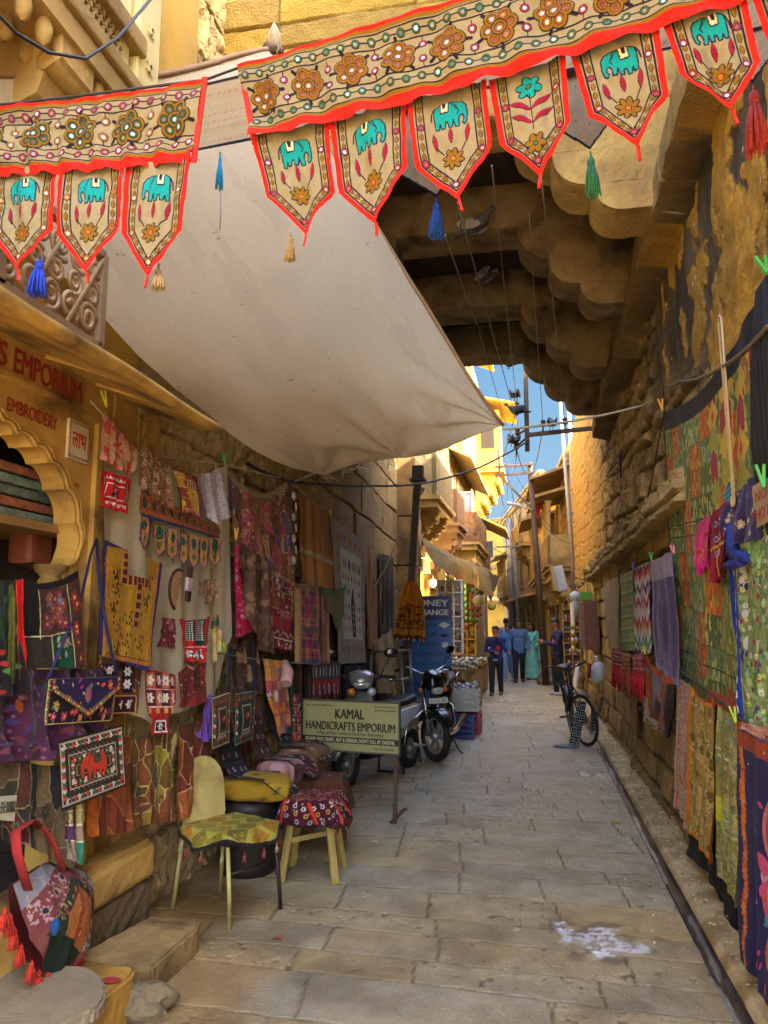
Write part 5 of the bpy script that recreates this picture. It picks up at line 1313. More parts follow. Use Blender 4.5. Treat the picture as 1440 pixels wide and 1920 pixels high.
def clutch():
 px=[(90,1273),(219,1268),(210,1352),(82,1360)]; q=[onx(a,b,-1.90) for a,b in px]; c0=sum(q,Vector())/4
 t=thing('envelope_clutch',c0,'black envelope clutch embroidered with orange and pink flowers','clutch bag',GS)
 def p(c):
  c.scatter(['b83a1c','a82a5c','c07a2a'],16,.020,kind='flower',cc='d8b050'); c.scatter(['8a1a6a','c0903a','6a5a5a'],30,.014,kind='leaf'); c.scatter(['b8305a','3a6a4a'],20,.006)
  for x in (.008,c.w-.008): c.rect(x-.014,0,x+.014,c.h,'4a3a1c',.002); [c.disc(x,.012+k*.016,.0055,('b84a3a','c8a040','4a7a4a')[k%3],.003) for k in range(int(c.h/.016))]
  c.border([.005],['b0a06a'])
 cloth('pouch_body',q,p,None,None,parent=t,base='130f14',seed=4,gain=1.5,out=(1,0,0),folds=0,bulge=.02,wob=.004)
 qf=[q[0]+Vector((.016,0,0)),q[1]+Vector((.016,0,0)),q[2].lerp(q[1],.10)+Vector((.036,0,0)),q[3].lerp(q[0],.10)+Vector((.036,0,0))]
 def p2(c):
  w,h=c.w,c.h; c.scatter(['8a1a6a','b02070','b83a1c'],14,.018,kind='leaf'); c.scatter(['c07a3a','b83a1c'],5,.02,kind='flower'); c.scatter('c09a4a',14,.010,kind='leaf'); c.paisley(w*.5,h*.42,.035,'5a5048','b0305a')
  P=[(.0,0),(0,h*.30),(w*.5,h),(w,h*.30),(w,0)]; c.cut(P); c.line([(.012,0),(.012,h*.28),(w*.5,h-.018),(w-.012,h*.28),(w-.012,0)],.026,'4a3a1c',.002); c.line([(.012,0),(.012,h*.28),(w*.5,h-.018),(w-.012,h*.28),(w-.012,0)],.029,None)
  a=[(.012,0),(.012,h*.28),(w*.5,h-.018),(w-.012,h*.28),(w-.012,0)]
  for (p0,p1) in zip(a[:-1],a[1:]):
   n=int(math.hypot(p1[0]-p0[0],p1[1]-p0[1])/.018)
   for k in range(n): f=(k+.5)/max(n,1); c.disc(p0[0]+(p1[0]-p0[0])*f,p0[1]+(p1[1]-p0[1])*f,.0065,('b84a3a','c8a040','4a7a4a','c05a7a')[k%4],.004)
 cloth('flap',qf,p2,None,None,parent=t,base='1a1030',seed=9,gain=1.5,out=(1,0,0),folds=0,wob=.003)
 m=MB().use(mat('indigo_cord',hx('1c1a4a'),.9,var=.2)); a=q[1]; m.tube([a,onx(200,1180,-1.93),onx(186,1090,-1.98),onx(181,1012,-2.04)],.007,6); m.tube([q[0],onx(150,1130,-1.96),onx(170,1040,-2.02),onx(181,1010,-2.04)],.007,6); m.part('cord_strap',t,world=True)
clutch()
def p(c):
 w,h=c.w,c.h; c.shade(.3); c.rect(0,0,w*.28,h*.78,'0f0d0d'); c.rect(w*.28,0,w*.76,h*.62,'33201a'); c.blotch('6a4a18',.55,7,3,.06,.8); c.scatter(['5a1f2a','6a3028','3a4a6a'],22,.028,w*.3,h*.08,w*.75,h*.6,'flower','8a6a3a')
 c.rect(0,h*.66,w*.42,h,'241f18'); c.rect(w*.44,h*.62,w*.76,h,'0f3a2c'); c.scatter('8a7a60',10,.02,w*.45,h*.64,w*.76,h*.98,'leaf'); c.rect(w*.78,0,w,h,'35201a',.001); c.scatter('7a1f1c',6,.03,w*.78,0,w,h,'flower')
 for P in ([(w*.28,0),(w*.26,h*.66)],[(0,h*.64),(w*.44,h*.63),(w*.76,h*.60)],[(w*.77,0),(w*.79,h)],[(w*.43,h*.64),(w*.43,h)]): c.line(P,.006,'a8986a',.001)
 c.rect(0,0,w,h*.08,'0c0b0c')
L('patched_cloth',[(38,1088),(146,1068),(160,1252),(44,1254)],-1.95,p,'black and brown patched panel with cream piping hung at the arch','panel',GS,base='1c1614',folds=.01,sag=.03)
def p(c): c.shade(.3); c.blotch('4a1f3a',.5,4,3,.2,.8); c.rect(0,c.h*.80,c.w,c.h*.82,'3a2a4a'); c.scatter(['5a2a3a','3a2a5a','2a1a1c'],90,.03,kind='leaf'); c.scatter('6a4a5a',60,.008); c.scatter(['7a3a1c','1f4a3a','6a2a4a'],8,.04,0,c.h*.1,c.w,c.h*.6,'leaf')
L('velvet_cloth',[(-40,1255),(182,1254),(178,1424),(-40,1428)],-1.97,p,'plum velvet cloth hanging behind the envelope clutch','cloth',GS,base='2a1428',folds=.05,nf=3,material=M_velvet,gain=1)
L('cloth_strip',[(26,1088),(40,1084),(48,1300),(30,1300)],-1.90,lambda c: c.shade(.1),'bright red cloth strip at the left edge of the arch goods','strip',GS,base='9a0f0c',folds=.01,nf=1)
L('cloth_strip',[(16,1098),(27,1090),(30,1280),(12,1285)],-1.905,lambda c: c.shade(.2),'olive green cloth strip next to the bright red one','strip',GS,base='3a3a12',folds=.01,nf=1)
def p(c): c.shade(.3); c.blotch('16301c',.5,5,2,.1,.8); c.scatter(['7a1f1c','3a5a2c'],20,.012)
L('velvet_cloth',[(-60,1090),(22,1086),(34,1300),(-60,1310)],-1.93,p,'black green velvet piece at the far left edge beside the red strip','cloth',GS,base='120f0e',folds=.04,material=M_velvet,gain=1)
def p(c): c.voro(['3a3a2a','5a4a34','20382c','4a2a24','6a5a3c','2a2a2a'],26,'8a7850',.005,motif=8); c.shade(.25); c.cut([(0,0),(c.w,0),(c.w,c.h*.55),(c.w*.82,c.h),(c.w*.6,c.h*.92),(0,c.h*.8)])
L('patched_cloth',[(-50,1425),(160,1440),(150,1640),(-50,1590)],[-2.0,-2.0,-1.96,-1.96],p,'dark patched hanging below the plum velvet cloth','panel',GS,base='3a3226',folds=.03,gain=1.1)
L('patched_cloth',[(112,1500),(157,1490),(150,1625),(116,1612)],[-1.97,-1.97,-1.94,-1.94],lambda c: (c.patchwork(['8a7a4a','4a3a2a','1f5a44','3a1a4a','6a5a4a'],2,4,'b8a878',.006,motif=.3),c.shade(.2)),'cream piped patchwork flap under the elephant square','panel',GS,base='7a6a44',folds=.02)
# --- second stretch of the wall
def suzani(c):
 c.voro(['6a2f28','7a4a2c','5a3a2a','8a5a40','4a2a2a','6a5030','8a3a44','4a3a5a'],70,'a08a60',.004,motif=20); c.scatter(['a83a4a','b08a3a','5a2a6a','b8a890','8a4a3a'],150,.017,kind='flower',cc='3a1f18',edge='2a1814'); c.rect(0,0,c.w,c.h*.07,'7a6a4a'); c.shade(.2)
L('suzani_hanging',[(428,884),(533,900),(545,1090),(434,1066)],-2.05,suzani,'large pink and brown patchwork hanging with a deep sagging top','hanging',sag=.13,folds=.04,nf=3,base='6a3a2c')
def p(c): c.shade(.15); c.scatter(['b8486a','c07a8a'],60,.010,kind='ring',cc='7a0f2c'); c.cut([(0,0),(c.w*.4,0),(c.w,c.h*.95),(c.w*.5,c.h),(0,c.h)])
L('printed_cloth',[(437,1020),(455,1030),(471,1190),(437,1196)],-1.99,p,'crimson dotted cloth edge hanging under the pink patchwork','cloth',base='8a0f2e',folds=.02)
def p(c): c.shade(.2); c.blotch('7a6048',.5,22,3,.05,.6); c.blotch('2f1f18',.55,12,7,.1,.6); c.cut([(0,0),(c.w,c.h*.24),(c.w,c.h),(c.w*.7,c.h*.98),(c.w*.35,c.h*.85)])
L('printed_cloth',[(444,1012),(507,1010),(502,1228),(440,1215)],-1.97,p,'dark brown textured shawl falling diagonally beside the crimson cloth','cloth',base='4a3428',folds=.05,material=M_thin)
def p(c):
 c.shade(.15); c.patchwork(['6a1a20','4a1418','7a3a2a','5a3a24'],5,7,'b09a80',.003,motif=.9,pal2=['b89a6a','8a1f2c','c0b0a0','3a2a3a'],y1=c.h*.75); c.zig(c.h*.80,.02,6,.008,'b0a090'); c.rect(0,c.h*.86,c.w,c.h*.88,'b0a090'); c.scatter(['a83a4a','c0b0a0'],20,.014,0,c.h*.88,c.w,c.h,'flower'); c.border([.012],['8a1a1c'])
L('embroidered_cloth',[(504,1062),(551,1088),(546,1222),(501,1212)],-1.975,p,'maroon embroidered panel with a white zigzag hem','panel',base='5a1a1c',folds=.02)
L('cloth_strip',[(537,905),(547,902),(553,1092),(546,1092)],-2.03,lambda c: c.stripes(['4a4060','6a5a4a','2a2030'],.012),'narrow violet striped strip behind the hanging white rope','strip',base='4a4060',folds=.01)
def p(c): c.shade(.14); c.stripes([None,'8a7a68'],[c.w*.30,c.w*.045]); c.rect(0,c.h*.60,c.w,c.h*.65,'94836c'); c.scatter(['6a3a4a','8a4a2a'],14,.02,kind='leaf'); c.stripes([None,'a0703c'],[.05,.004])
L('sheer_curtain',[(553,925),(618,966),(622,1112),(551,1092)],-2.05,p,'sheer rust brown curtain with pale checks','curtain',base='7f5430',folds=.06,nf=4,material=M_thin)
def p(c):
 w,h=c.w,c.h; c.shade(.1); c.rect(0,0,w*.22,h,'a07a4a'); c.stripes(['8a6a4a','6a3a4a','3a4a5a','a05a3a','7a3a5a'],[.05,.012,.03,.012,.06,.02],False,w*.22,w*.92)
 for j in range(7): c.row(h*(.10+.13*j),4,lambda x,y,k: c.flower(x,y,.042,6,('98144a','a8501c','6a1a5a')[(j+k)%3],'1a2a4a','2a2030'),w*.22,w*.92)
 c.zig(h*.5,.01,10,.004,'c8b070',w*.22,w*.92); c.row(h*.5,30,lambda x,y,k: None); [c.disc(w*.95,h*k/24,.007,'b83a2a') for k in range(24)]; c.rect(0,0,w,h*.06,'6a5030')
L('embroidered_cloth',[(551,1094),(596,1100),(598,1248),(553,1244)],-1.97,p,'tan runner embroidered with pink and orange stars','panel',base='8a6440',folds=.015)
L('printed_cloth',[(596,1098),(616,1106),(612,1248),(598,1240)],-1.98,lambda c: (c.shade(.2),c.stripes(['6a4a34','8a6a50','5a3a4a'],.02)),'brown striped cloth behind the tan runner','cloth',base='6a4a34',folds=.03)
def p(c): c.shade(.15); c.blotch('3a4a2a',.5,30,3,.05,.7); w,h=c.w,c.h; c.line([(0,h*.06),(w*.5,h*.14),(w,0)],.03,'145a2c'); c.line([(0,h*.1),(w*.62,h)],.022,'145a2c'); c.line([(w,0),(w*.66,h)],.022,'145a2c'); c.cut([(0,h*.02),(w*.5,h*.1),(w,0),(w*.85,h*.5),(w*.68,h),(w*.52,h*.8)])
L('bandana',[(596,1100),(648,1098),(646,1192),(600,1194)],-1.94,p,'triangular brown bandana with bright green edges','bandana',base='5a5034',folds=.03)
def p(c):
 w,h=c.w,c.h; c.shade(.08); c.rect(w*.20,h*.17,w*.84,h*.82,'b7b3a4',.001)
 for k in range(7): c.ell(w*(.28+.085*k),h*.27,.026,.06,'16201a',.001)
 for j,(y,cl) in enumerate(((.37,'6a1f24'),(.47,'8a2a3a'),(.58,'2f4a3a'),(.66,'8a3a34'),(.75,'4a8a6a'))):
  for k in range(8):
   if not (.42<.26+.075*k<.66 and j>0): c.ell(w*(.25+.078*k),h*y,.022,.032,cl,.001)
 c.poly([(w*.45,h*.52),(w*.5,h*.44),(w*.55,h*.44),(w*.55,h*.52),(w*.63,h*.56),(w*.63,h*.80),(w*.45,h*.80)],'100e18',.002)
 for k in range(5):
  for i in range(2): c.rect(w*(.49+.06*i),h*(.56+.045*k),w*(.52+.06*i),h*(.59+.045*k),'c0c0b8')
 for x in (.10,.92): c.row(0,0,lambda *a: 0); [c.flower(w*x,h*(.12+.11*k),.045,5,('c05a1c','8a3a6a','b83a1c')[k%3],'3a5a34') for k in range(8)]
 for y in (.09,.90): [(c.flower(w*(.2+.15*k),h*y,.05,6,('a84a1c','7a2a6a')[k%2],'c09a3a'),c.line([(w*(.2+.15*k),h*y),(w*(.2+.15*k),h*(y+.06))],.008,'4a6a44')) for k in range(5)]
 for k in range(6): c.line([(w*.08,h*(.15+.12*k)),(w*.16,h*(.19+.12*k))],.012,'2a5a3c')
L('pictorial_rug',[(620,970),(683,1016),(684,1242),(632,1246)],-2.0,p,'pale grey rug with a white panel of small motifs and flower border','rug',base='8a7f6c',folds=.02,gain=1.2)
L('scarf',[(683,1016),(711,1042),(706,1222),(684,1216)],-2.03,lambda c: (c.shade(.15),c.stripes([None,'7a6048'],.025)),'long tan scarf beside the pale grey rug','scarf',base='6e5238',folds=.05,nf=3)
L('scarf',[(708,1036),(734,1044),(730,1226),(704,1218)],-2.0,lambda c: (c.shade(.2),c.blotch('3f352c',.52,30,3,.06,.6)),'black brown scarf at the far end of the textiles','scarf',base='2a231f',folds=.05,nf=3)
# --- lower row
GB='bags and bundles hung low on the left wall'
def tri_bag(px,seed,base,label,X):
 def p(c):
  w,h=c.w,c.h; c.shade(.15); c.border([.012,.004],[None,'a89a7a']); n=6
  for k in range(n):
   x=.03+(w-.06)*k/n; d=(w-.06)/n; c.poly([(x,.06),(x+d,.06),(x+d/2,.015)],('9a2a24','1f4a30')[k%2]); c.poly([(x,h-.06),(x+d,h-.06),(x+d/2,h-.015)],('1f4a30','9a2a24')[k%2])
  for k in range(9): y=.07+(h-.14)*k/9; c.leaf(.02,y,.05,y+.02,.02,('9a2a24','1f4a30','b0a890')[k%3]); c.leaf(w-.02,y,w-.05,y+.02,.02,('9a2a24','1f4a30','b0a890')[k%3])
  c.line([(w*.3,h*.27),(w*.7,h*.27),(w*.7,h*.74),(w*.3,h*.74),(w*.3,h*.27)],.007,'a89a6a'); c.rect(w*.36,h*.34,w*.64,h*.66,'2a1210'); c.elephant(w*.38,h*.42,w*.24,h*.14,'9a2a1c',False,'2a0f0c')
  for k in range(6): c.ell(w*(.3+.08*k),h*.80,.006,.016,'a8a088')
 q=[onx(a,b,X) for a,b in px]; t=thing('embroidered_bag',sum(q,Vector())/4,label,'bag',GB)
 cloth('bag_body',q,p,None,None,parent=t,base=base,seed=seed,gain=1.6,out=(1,0,0),folds=0,bulge=.02,wob=.005)
 m=MB().use(mat('navy_strap',hx('141a38'),.9)); a=onx(px[1][0]-3,px[1][1],X+.01); b=onx(px[1][0]-1,1212,-2.0); m.bar(a,b,.05,.008,(1,0,0)); m.part('strap',t,world=True)
tri_bag([(396,1306),(431,1294),(431,1394),(396,1408)],3,'3a2a18','brown bag with leaf edging hung on a navy strap, left of a twin',-1.93)
tri_bag([(440,1298),(479,1292),(476,1384),(439,1402)],6,'10241c','dark green bag with red triangles hung beside the brown one',-1.93)
L('printed_cloth',[(440,1215),(480,1215),(478,1300),(444,1305)],-2.02,lambda c: (c.shade(.3),c.blotch('7a5a3a',.55,14,3,.06,.7)),'brown and black printed cloth above the two strap bags','cloth',GB,base='2a1c18',folds=.04)
def p(c):
 c.patchwork(['a0623a','8a3a3a','5a6a6a','94784e','b8682c','7a3a4a'],3.2,7,'6a4a3a',.004,motif=.6,pal2=['b86a1c','5a8a84','a83a3a','c0a080']); c.tri(c.h*.7,.12,3,'b8641c'); c.shade(.15); c.cut([(0,0),(c.w,0),(c.w,c.h*.92),(c.w*.5,c.h),(c.w*.25,c.h)])
L('patchwork_shawl',[(490,1234),(532,1240),(538,1372),(500,1384)],-1.95,p,'orange, pink and grey patchwork shawl folded over the low line','shawl',GB,base='94683e',folds=.04)
L('shawl',[(524,1238),(545,1240),(548,1370),(530,1376)],-1.97,lambda c: (c.shade(.2),c.stripes([None,'1a4a34'],.02)),'dark green shawl hanging next to the patchwork shawl','shawl',GB,base='0f3226',folds=.04)
def roll():
 m=MB().use(mat('rolled_pink_cloth',hx('a8807a'),.9,var=.25,scale=14)); a=onx(533,1242,-1.94); b=onx(536,1282,-1.88); m.tube([a,a.lerp(b,.5)+Vector((.02,0,0)),b],[.03,.05,.045],12); m.solo('rolled_cloth','pinkish rolled cloth hanging at the top of the green shawl','cloth',GB)
roll()
def p(c):
 w,h=c.w,c.h; c.rect(0,0,w,h*.45,'2a2426'); [c.ell(w*(k+.5)/9,h*.22,.012,.05,'a8a4a0') for k in range(9)]; c.rect(0,h*.44,w,h*.52,'8a1418');
 for k in range(6): x=w*(k+.5)/6; c.ell(x,h*.68,.02,.05,'a8a4a0'); c.ell(x,h*.68,.009,.03,'1c1416'); c.line([(x+w/12,h*.5),(x+w/12,h*.8)],.008,'8a1418')
 ph=(c.X/w*6)%1; c.M &= ~((c.Y>h*(.98-.55*np.abs(ph-.5))))
L('small_toran',[(583,1246),(638,1242),(636,1312),(584,1316)],-1.86,p,'small black, white and red toran with teeth behind the signboard','toran',GB,base='6a1216',folds=.01)
L('embroidered_strip',[(546,1302),(563,1300),(562,1420),(544,1416)],-1.90,lambda c: (c.patchwork(['4a1a1c','3a2a2a','5a2a24'],2,7,'8a7a6a',.004,motif=.9,pal2=['a04a3a','b09a80','5a2a3a']),c.shade(.15)),'dark red embroidered strip hanging left of the signboard','strip',GB,base='3a1a1a')
L('blanket',[(640,1248),(700,1246),(694,1330),(640,1330)],-1.98,lambda c: (c.shade(.2),c.scatter(['8a6a2a','6a3a2a','3a4a5a'],30,.008)),'near black speckled blanket hanging behind the grey scooter','blanket',GB,base='1c1a1c',folds=.05)
# --- lines and pegs
rope('washing_line',[onx(170,752,-2.06),onx(260,848,-2.05),onx(425,872,-2.05),onx(540,900,-2.05),onx(620,968,-2.05),onx(712,1042,-2.05)],.005,mat('pale_rope',hx('a89c86'),.85),'thin pale line carrying the left row of textiles','line')
rope('washing_line',[onx(430,1040,-1.98),onx(505,1068,-1.97),onx(555,1095,-1.97),onx(650,1102,-1.95)],.004,M_wire,'lower thin line behind the maroon panel and tan runner','line')
rope('washing_line',[onx(395,1222,-1.99),onx(480,1236,-1.96),onx(560,1244,-1.96),onx(640,1246,-1.88)],.004,M_wire,'lowest thin line carrying bags and shawls at the left','line')
m=MB().use(mat('white_rope',hx('b3a990'),.9));
for k in range(7): m.torus(onx(551+(k%2)*4,930+20*k,-2.0),.028,.010,(1,.3*(k%2),.1),14,6)
m.solo('knotted_rope','white knotted rope hanging between the pink patchwork and the sheer curtain','rope')
peg(onx(197,752,-2.03),'b8b81c','yellow green clothes peg above the pinkish cushion cover',tilt=.5)
peg(onx(421,864,-2.03),'3aa84a','green clothes peg above the lavender sprigged cotton',tilt=.4)
peg(onx(619,966,-2.03),'c8b41c','yellow clothes peg between the sheer curtain and the pale rug')
peg(onx(443,1004,-2.0),'d0a41c','orange yellow clothes peg on the pink patchwork edge')
peg(onx(420,1217,-1.96),'b8c81c','lime clothes peg beside the tan spectacle pouch',tilt=.9)
peg(onx(648,1102,-1.92),'1f9a4a','green clothes peg at the corner of the bandana',tilt=.9)
peg(onx(683,1012,-2.0),'c8b41c','yellow clothes peg at the right corner of the pale rug')
# ================================================================== TEXTILES ON THE RIGHT
GR='textiles hung along the right wall'
def Rr(name,px,X,paint,label,cat,group=GR,**kw):
 kw['out']=(-1,0,0); kw.setdefault('gain',1.6); return L(name,px,X,paint,label,cat,group,**kw)
def p(c):
 w,h=c.w,c.h; r=c.rng
 c.shade(.2,4)
 nx,ny=9,12
 for j in range(ny):
  for i in range(nx):
   x0,y0=w*i/nx,h*j/ny; dx,dy=w/nx,h/ny; o=(i+(j // 2))%3== 1
   c.rect(x0,y0,x0+dx,y0+dy,r.choice(('8a3a12','7a4a16','94480f')) if o else r.choice(('4f5a1e','3f4a1c','5c6428','47561f','4a5e34')),.0004)
   for k in range(34):
    x=x0+r.random()*dx; y=y0+r.random()*dy; L_=dy*r.uniform(.12,.32)
    c.line([(x,y),(x+r.uniform(-.012,.012),y+L_)],r.uniform(.012,.024),r.choice(('b8461c','a8641c','b88a2a','6a6a2a','8a2f14')) if o else r.choice(('8a8c4a','3a4426','9a9650','6a7a4a','4a5a3a','a08a3a')),.001)
   if r.random()<.5: c.line([(x0,y0+dy),(x0+dx,y0+dy)],.006,'2a2c18',.001)
   elif r.random()<.5: c.line([(x0+dx,y0),(x0+dx,y0+dy)],.005,'39401f',.001)
 for j in range(6):
  for i in range(5):
   cx,cy=w*(.56+.105*i),h*(.05+.075*j)+(i%2)*h*.036
   c.poly([(cx,cy-h*.055),(cx+w*.052,cy),(cx,cy+h*.055),(cx-w*.052,cy)],'b08a2a' if (i+j)%2 else '7d7a28',.001)
   if (i+2*j)%3== 0:
    P=[(cx,cy-h*.06),(cx+w*.036,cy-h*.03),(cx+w*.036,cy+h*.04),(cx,cy+h*.06),(cx-w*.036,cy+h*.035),(cx-w*.036,cy-h*.03)]
    c.poly(P,'74141f' if j<4 else '1f5a6a',.002); c.line(P,.008,'c0a04a',.002,True)
    for k in range(6): c.line([(cx-w*.03,cy+h*(-.03+.013*k)),(cx+w*.03,cy+h*(-.045+.013*k))],.004,'b05a5a' if j<4 else '7ab0b8')
   elif (i+j)%4== 1: c.poly([(cx,cy-.05),(cx+.04,cy),(cx,cy+.05),(cx-.04,cy)],'b8301c')
 for f in (.40,.44,.80): c.line([(0,h*f+.02),(w,h*f-.01)],.010,'28301a',.001)
 c.rect(w*.44,h*.86,w*.72,h*.97,'a8381c');
 for k in range(60): x,y=w*r.uniform(.45,.71),h*r.uniform(.865,.95); c.line([(x,y),(x+.012,y+.05)],.007,r.choice(('c8a04a','b8501c','c07a2a')))
 c.rect(0,0,.055,h,'14161c',.001); c.rect(0,0,w,.15,'121318',.001); c.rect(w-.19,0,w,h,'101114',.001)
A1,A2=onx(1244,772,.985),onx(1440,500,.985)
px=[(1244,772),(1462,484),(1500,1560),(1276,1325)]
def quilt_hang(P,u,v):
 P=P.copy(); P[...,2]-= .16*np.sin(PI*u)*(1-v)** 3
 P[...,0]-= .035*np.sin(u*40+6*v)*np.clip(u-.55,0,1)*(1-v)** 1.2+.02*np.sin(14*u+2)*v
 return P
Rr('patchwork_quilt',px,[.98,.98,.965,.965],p,'huge green and orange patchwork quilt with black borders and crimson lozenges','quilt',base='5a5c2c',hang=quilt_hang,folds=.02,nf=3,seed=12,ppm=185)
m=MB().use(mat('black_cotton',hx('15161a'),.9,var=.3));
P0=onx(1436,520,.93)
for k in range(7): m.tube([P0+Vector((0,.02*k,0)),P0+Vector((-.012,-.03+.035*k,-.30)),P0+Vector((-.012,-.10+.055*k,-.62)),P0+Vector((-.005,-.12+.06*k,-1.0))],[.008,.022,.030,.012],7,flat=.5)
m.solo('folded_cloth','black gathered cloth hanging over the upper right corner of the quilt','cloth',GR)
def p(c): c.shade(.1); c.stripes([None,'7a6444'],[.06,.012])
Rr('scarf',[(1136,1094),(1163,1078),(1172,1222),(1150,1208)],.93,p,'tan crumpled scarf, farthest of the row under the ledge','scarf',base='86704c',folds=.07,nf=2.5)
def p(c): c.shade(.2); c.stripes([None,'8a8640','4a5a34'],[.07,.02,.03],False); c.blotch('5a6238',.5,9,2,.1,.5)
Rr('scarf',[(1163,1078),(1189,1068),(1196,1220),(1172,1222)],.92,p,'olive green scarf between the tan scarf and the ikat','scarf',base='6a6a3c',folds=.03,nf=3)
def p(c):
 c.ikat(['2a1f24','a82a1c','b8aca0','4a1f3a','b8aca0','8a1a24','b08a8a','b8aca0','8a1f1c','a87a4a','b8aca0','3a6a4a','a89a8a'],13); c.scatter(['c0b4a8','2a1a24'],70,.010,0,0,c.w,c.h*.2,'dash')
Rr('ikat_hanging',[(1189,1066),(1223,1050),(1228,1226),(1196,1220)],.92,p,'red, white and plum ikat hanging with feathered bands','hanging',base='a8948a',folds=.03)
def p(c):
 c.shade(.35,9); c.border([.045],['5a4a5c']); c.rect(0,0,c.w,.16,'6e5f6a'); t=fbm(c.X*18,c.Y*4,7,3); c.C=mixc(c.C,hx('5c4a74'),sstep(.5,.7,t)*.6)
Rr('velvet_throw',[(1225,1054),(1260,1034),(1285,1290),(1238,1252)],.91,p,'purple crushed velvet throw hung beside the great quilt','throw',base='33243f',folds=.03,material=M_velvet)
def p(c):
 c.shade(.1); c.scatter(['8a2a14','b8601c'],60,.014,kind='flower',cc='4a1f14'); c.rect(0,c.h*.78,c.w,c.h,'c01a64'); c.fringe(c.h*.92,6)
GQ='embroideries hung over the great quilt'
Rr('small_toran',[(1306,988),(1334,962),(1330,1068),(1310,1086)],.955,p,'hot pink and orange flowered bag hanging over the quilt','toran',GQ,base='b82a58',folds=.02)
def p(c):
 w,h=c.w,c.h; c.shade(.15); c.rect(0,0,w,h*.1,'6a0f1c'); [c.disc(w*(.15+.24*(k%4)),h*(.2+.2*(k // 4)),.018,('b0a0b8','7a6a9a')[k%2],.001) for k in range(12)]; [c.disc(w*(.15+.24*(k%4)),h*(.2+.2*(k // 4)),.009,'4a0f1c',.001) for k in range(12)]
 for x in (.3,.6): c.line([(w*x,h*.1),(w*x,h*.5),(w*(x+.05),h*.9)],.008,'b87a1c')
 c.rect(0,h*.48,w,h*.52,'b87a1c'); c.rect(0,h*.58,w*.35,h,'7a0f24'); c.cut([(0,0),(w,0),(w,h*.9),(w*.4,h),(0,h*.94)])
Rr('small_toran',[(1332,966),(1368,936),(1366,1090),(1338,1098)],.945,p,'maroon toran with white rings and yellow lines over the quilt','toran',GQ,base='5e0f1c',folds=.02)
def p(c):
 w,h=c.w,c.h; r=c.rng; c.shade(.2,10); c.scatter(['4a6a3a','6f8a44','3a5a44','8a9a5a','6a8a6a'],300,.016); c.scatter(['1c2a5a','6a1f3a','3a5a2c','7a1c1c','8ab04a','b0b8a8','2a1f4a','a8b84a'],220,.013,kind='flower',cc='6a2a1c')
 c.scatter(['b8b8b0','a8a8b0','1c2050'],40,.02,0,0,w*.45,h*.7)
 n=26
 c.rect(0,0,w*.17,h,'14246a',.001)
 for k in range(n):
  y=h*(k+.5)/n; c.rect(w*.05,y-.018,w*.10,y+.012,('b01f4a','8ab04a','14503a','4a2a6a')[k%4],.002)
 P=[]
 for k in range(n*2): P.append((w*(.115 if (k // 2)%2 else .15),h*(k+.5)/(2*n)))
 c.line(P,.010,'c0c4c4',.002); c.rect(w*.17,0,w*.20,h,'1a2c7a')
Rr('beaded_hanging',[(1366,1010),(1452,950),(1456,1400),(1398,1345)],[.94,.94,.93,.93],p,'long green beaded hanging with a cobalt blue scalloped edge','hanging',GQ,base='55683c',folds=.03,nf=3)
def p(c): c.shade(.2); c.scatter(['4a3a6a','6a1f3a','8a7a6a','1c2a5a'],50,.016,kind='flower'); c.cut([(0,c.h*.2),(c.w*.45,0),(c.w,0),(c.w,c.h),(c.w*.3,c.h*.85),(0,c.h*.5)])
Rr('shoulder_cloth',[(1364,930),(1440,880),(1446,1010),(1372,1050)],.935,p,'dark indigo cloth bunched on top of the beaded hanging','cloth',GQ,base='221a38',folds=.05,material=M_velvet)
def p(c): c.shade(.1); c.stripes(['6a9a5a','5a8a4a','7aa86a'],.016); c.zig(c.h*.5,.02,6,.006,'3a6a34'); c.cut([(0,c.h*.1),(c.w,0),(c.w,c.h),(c.w*.5,c.h*.8)])
Rr('triangle_cloth',[(1388,1012),(1432,1004),(1428,1068),(1396,1060)],.92,p,'small bright green striped triangle of cloth on the beaded hanging','cloth',GQ,base='5f9450',folds=.01)
def scarf_knot():
 m=MB().use(mat('cobalt_cloth',hx('16287c'),.85,var=.25,scale=18,bump=.3,bscale=40)); a=onx(1372,982,.91); b=onx(1376,1040,.90); c_=onx(1402,1046,.90); d=onx(1362,1062,.90)
 m.tube([a,a.lerp(b,.5),b],[.02,.03,.035],9); m.tube([b,c_],[.03,.018],9); m.tube([d,b.lerp(c_,.6)+Vector((0,0,-.02))],[.02,.026],9)
 m.solo('twisted_scarf','cobalt blue twisted scarf knotted over the beaded hanging','scarf',GQ)
scarf_knot()
def no_photo():
 q=[onx(a,b,.90) for a,b in ((1411,912),(1462,880),(1464,965),(1414,998))]; t=thing('card_sign',sum(q,Vector())/4,'brown cardboard notice with red handwriting clipped by a green peg','sign')
 def p(c): c.shade(.06,6); c.cut([(0,0),(c.w,0),(c.w,c.h*.92),(c.w*.85,c.h),(c.w*.25,c.h*.96),(0,c.h*.98)])
 cloth('card',q,p,None,None,parent=t,base='9a8360',seed=2,out=(-1,0,0),wob=.006,material=mat('cardboard',hx('9a8360'),.9,var=.1))
 u=(q[1]-q[0]).normalized(); v=(q[0]-q[3]).normalized(); nrm=u.cross(v);
 if nrm.x>0: nrm=-nrm
 W=(q[1]-q[0]).length; H=(q[3]-q[0]).length; rd=mat('red_pen',hx('8a2a20'),.8)
 lettering('NO',t,frame(q[0]+u*W*.44-v*H*.42+nrm*.012,u,v),H*.22,rd,width=W*.42)
 lettering('PHOTO',t,frame(q[0]+u*W*.52-v*H*.80+nrm*.012,u,v),H*.22,rd,width=W*.84)
no_photo()
m=MB().use(mat('cream_stick',hx('b5a27c'),.6,var=.15))
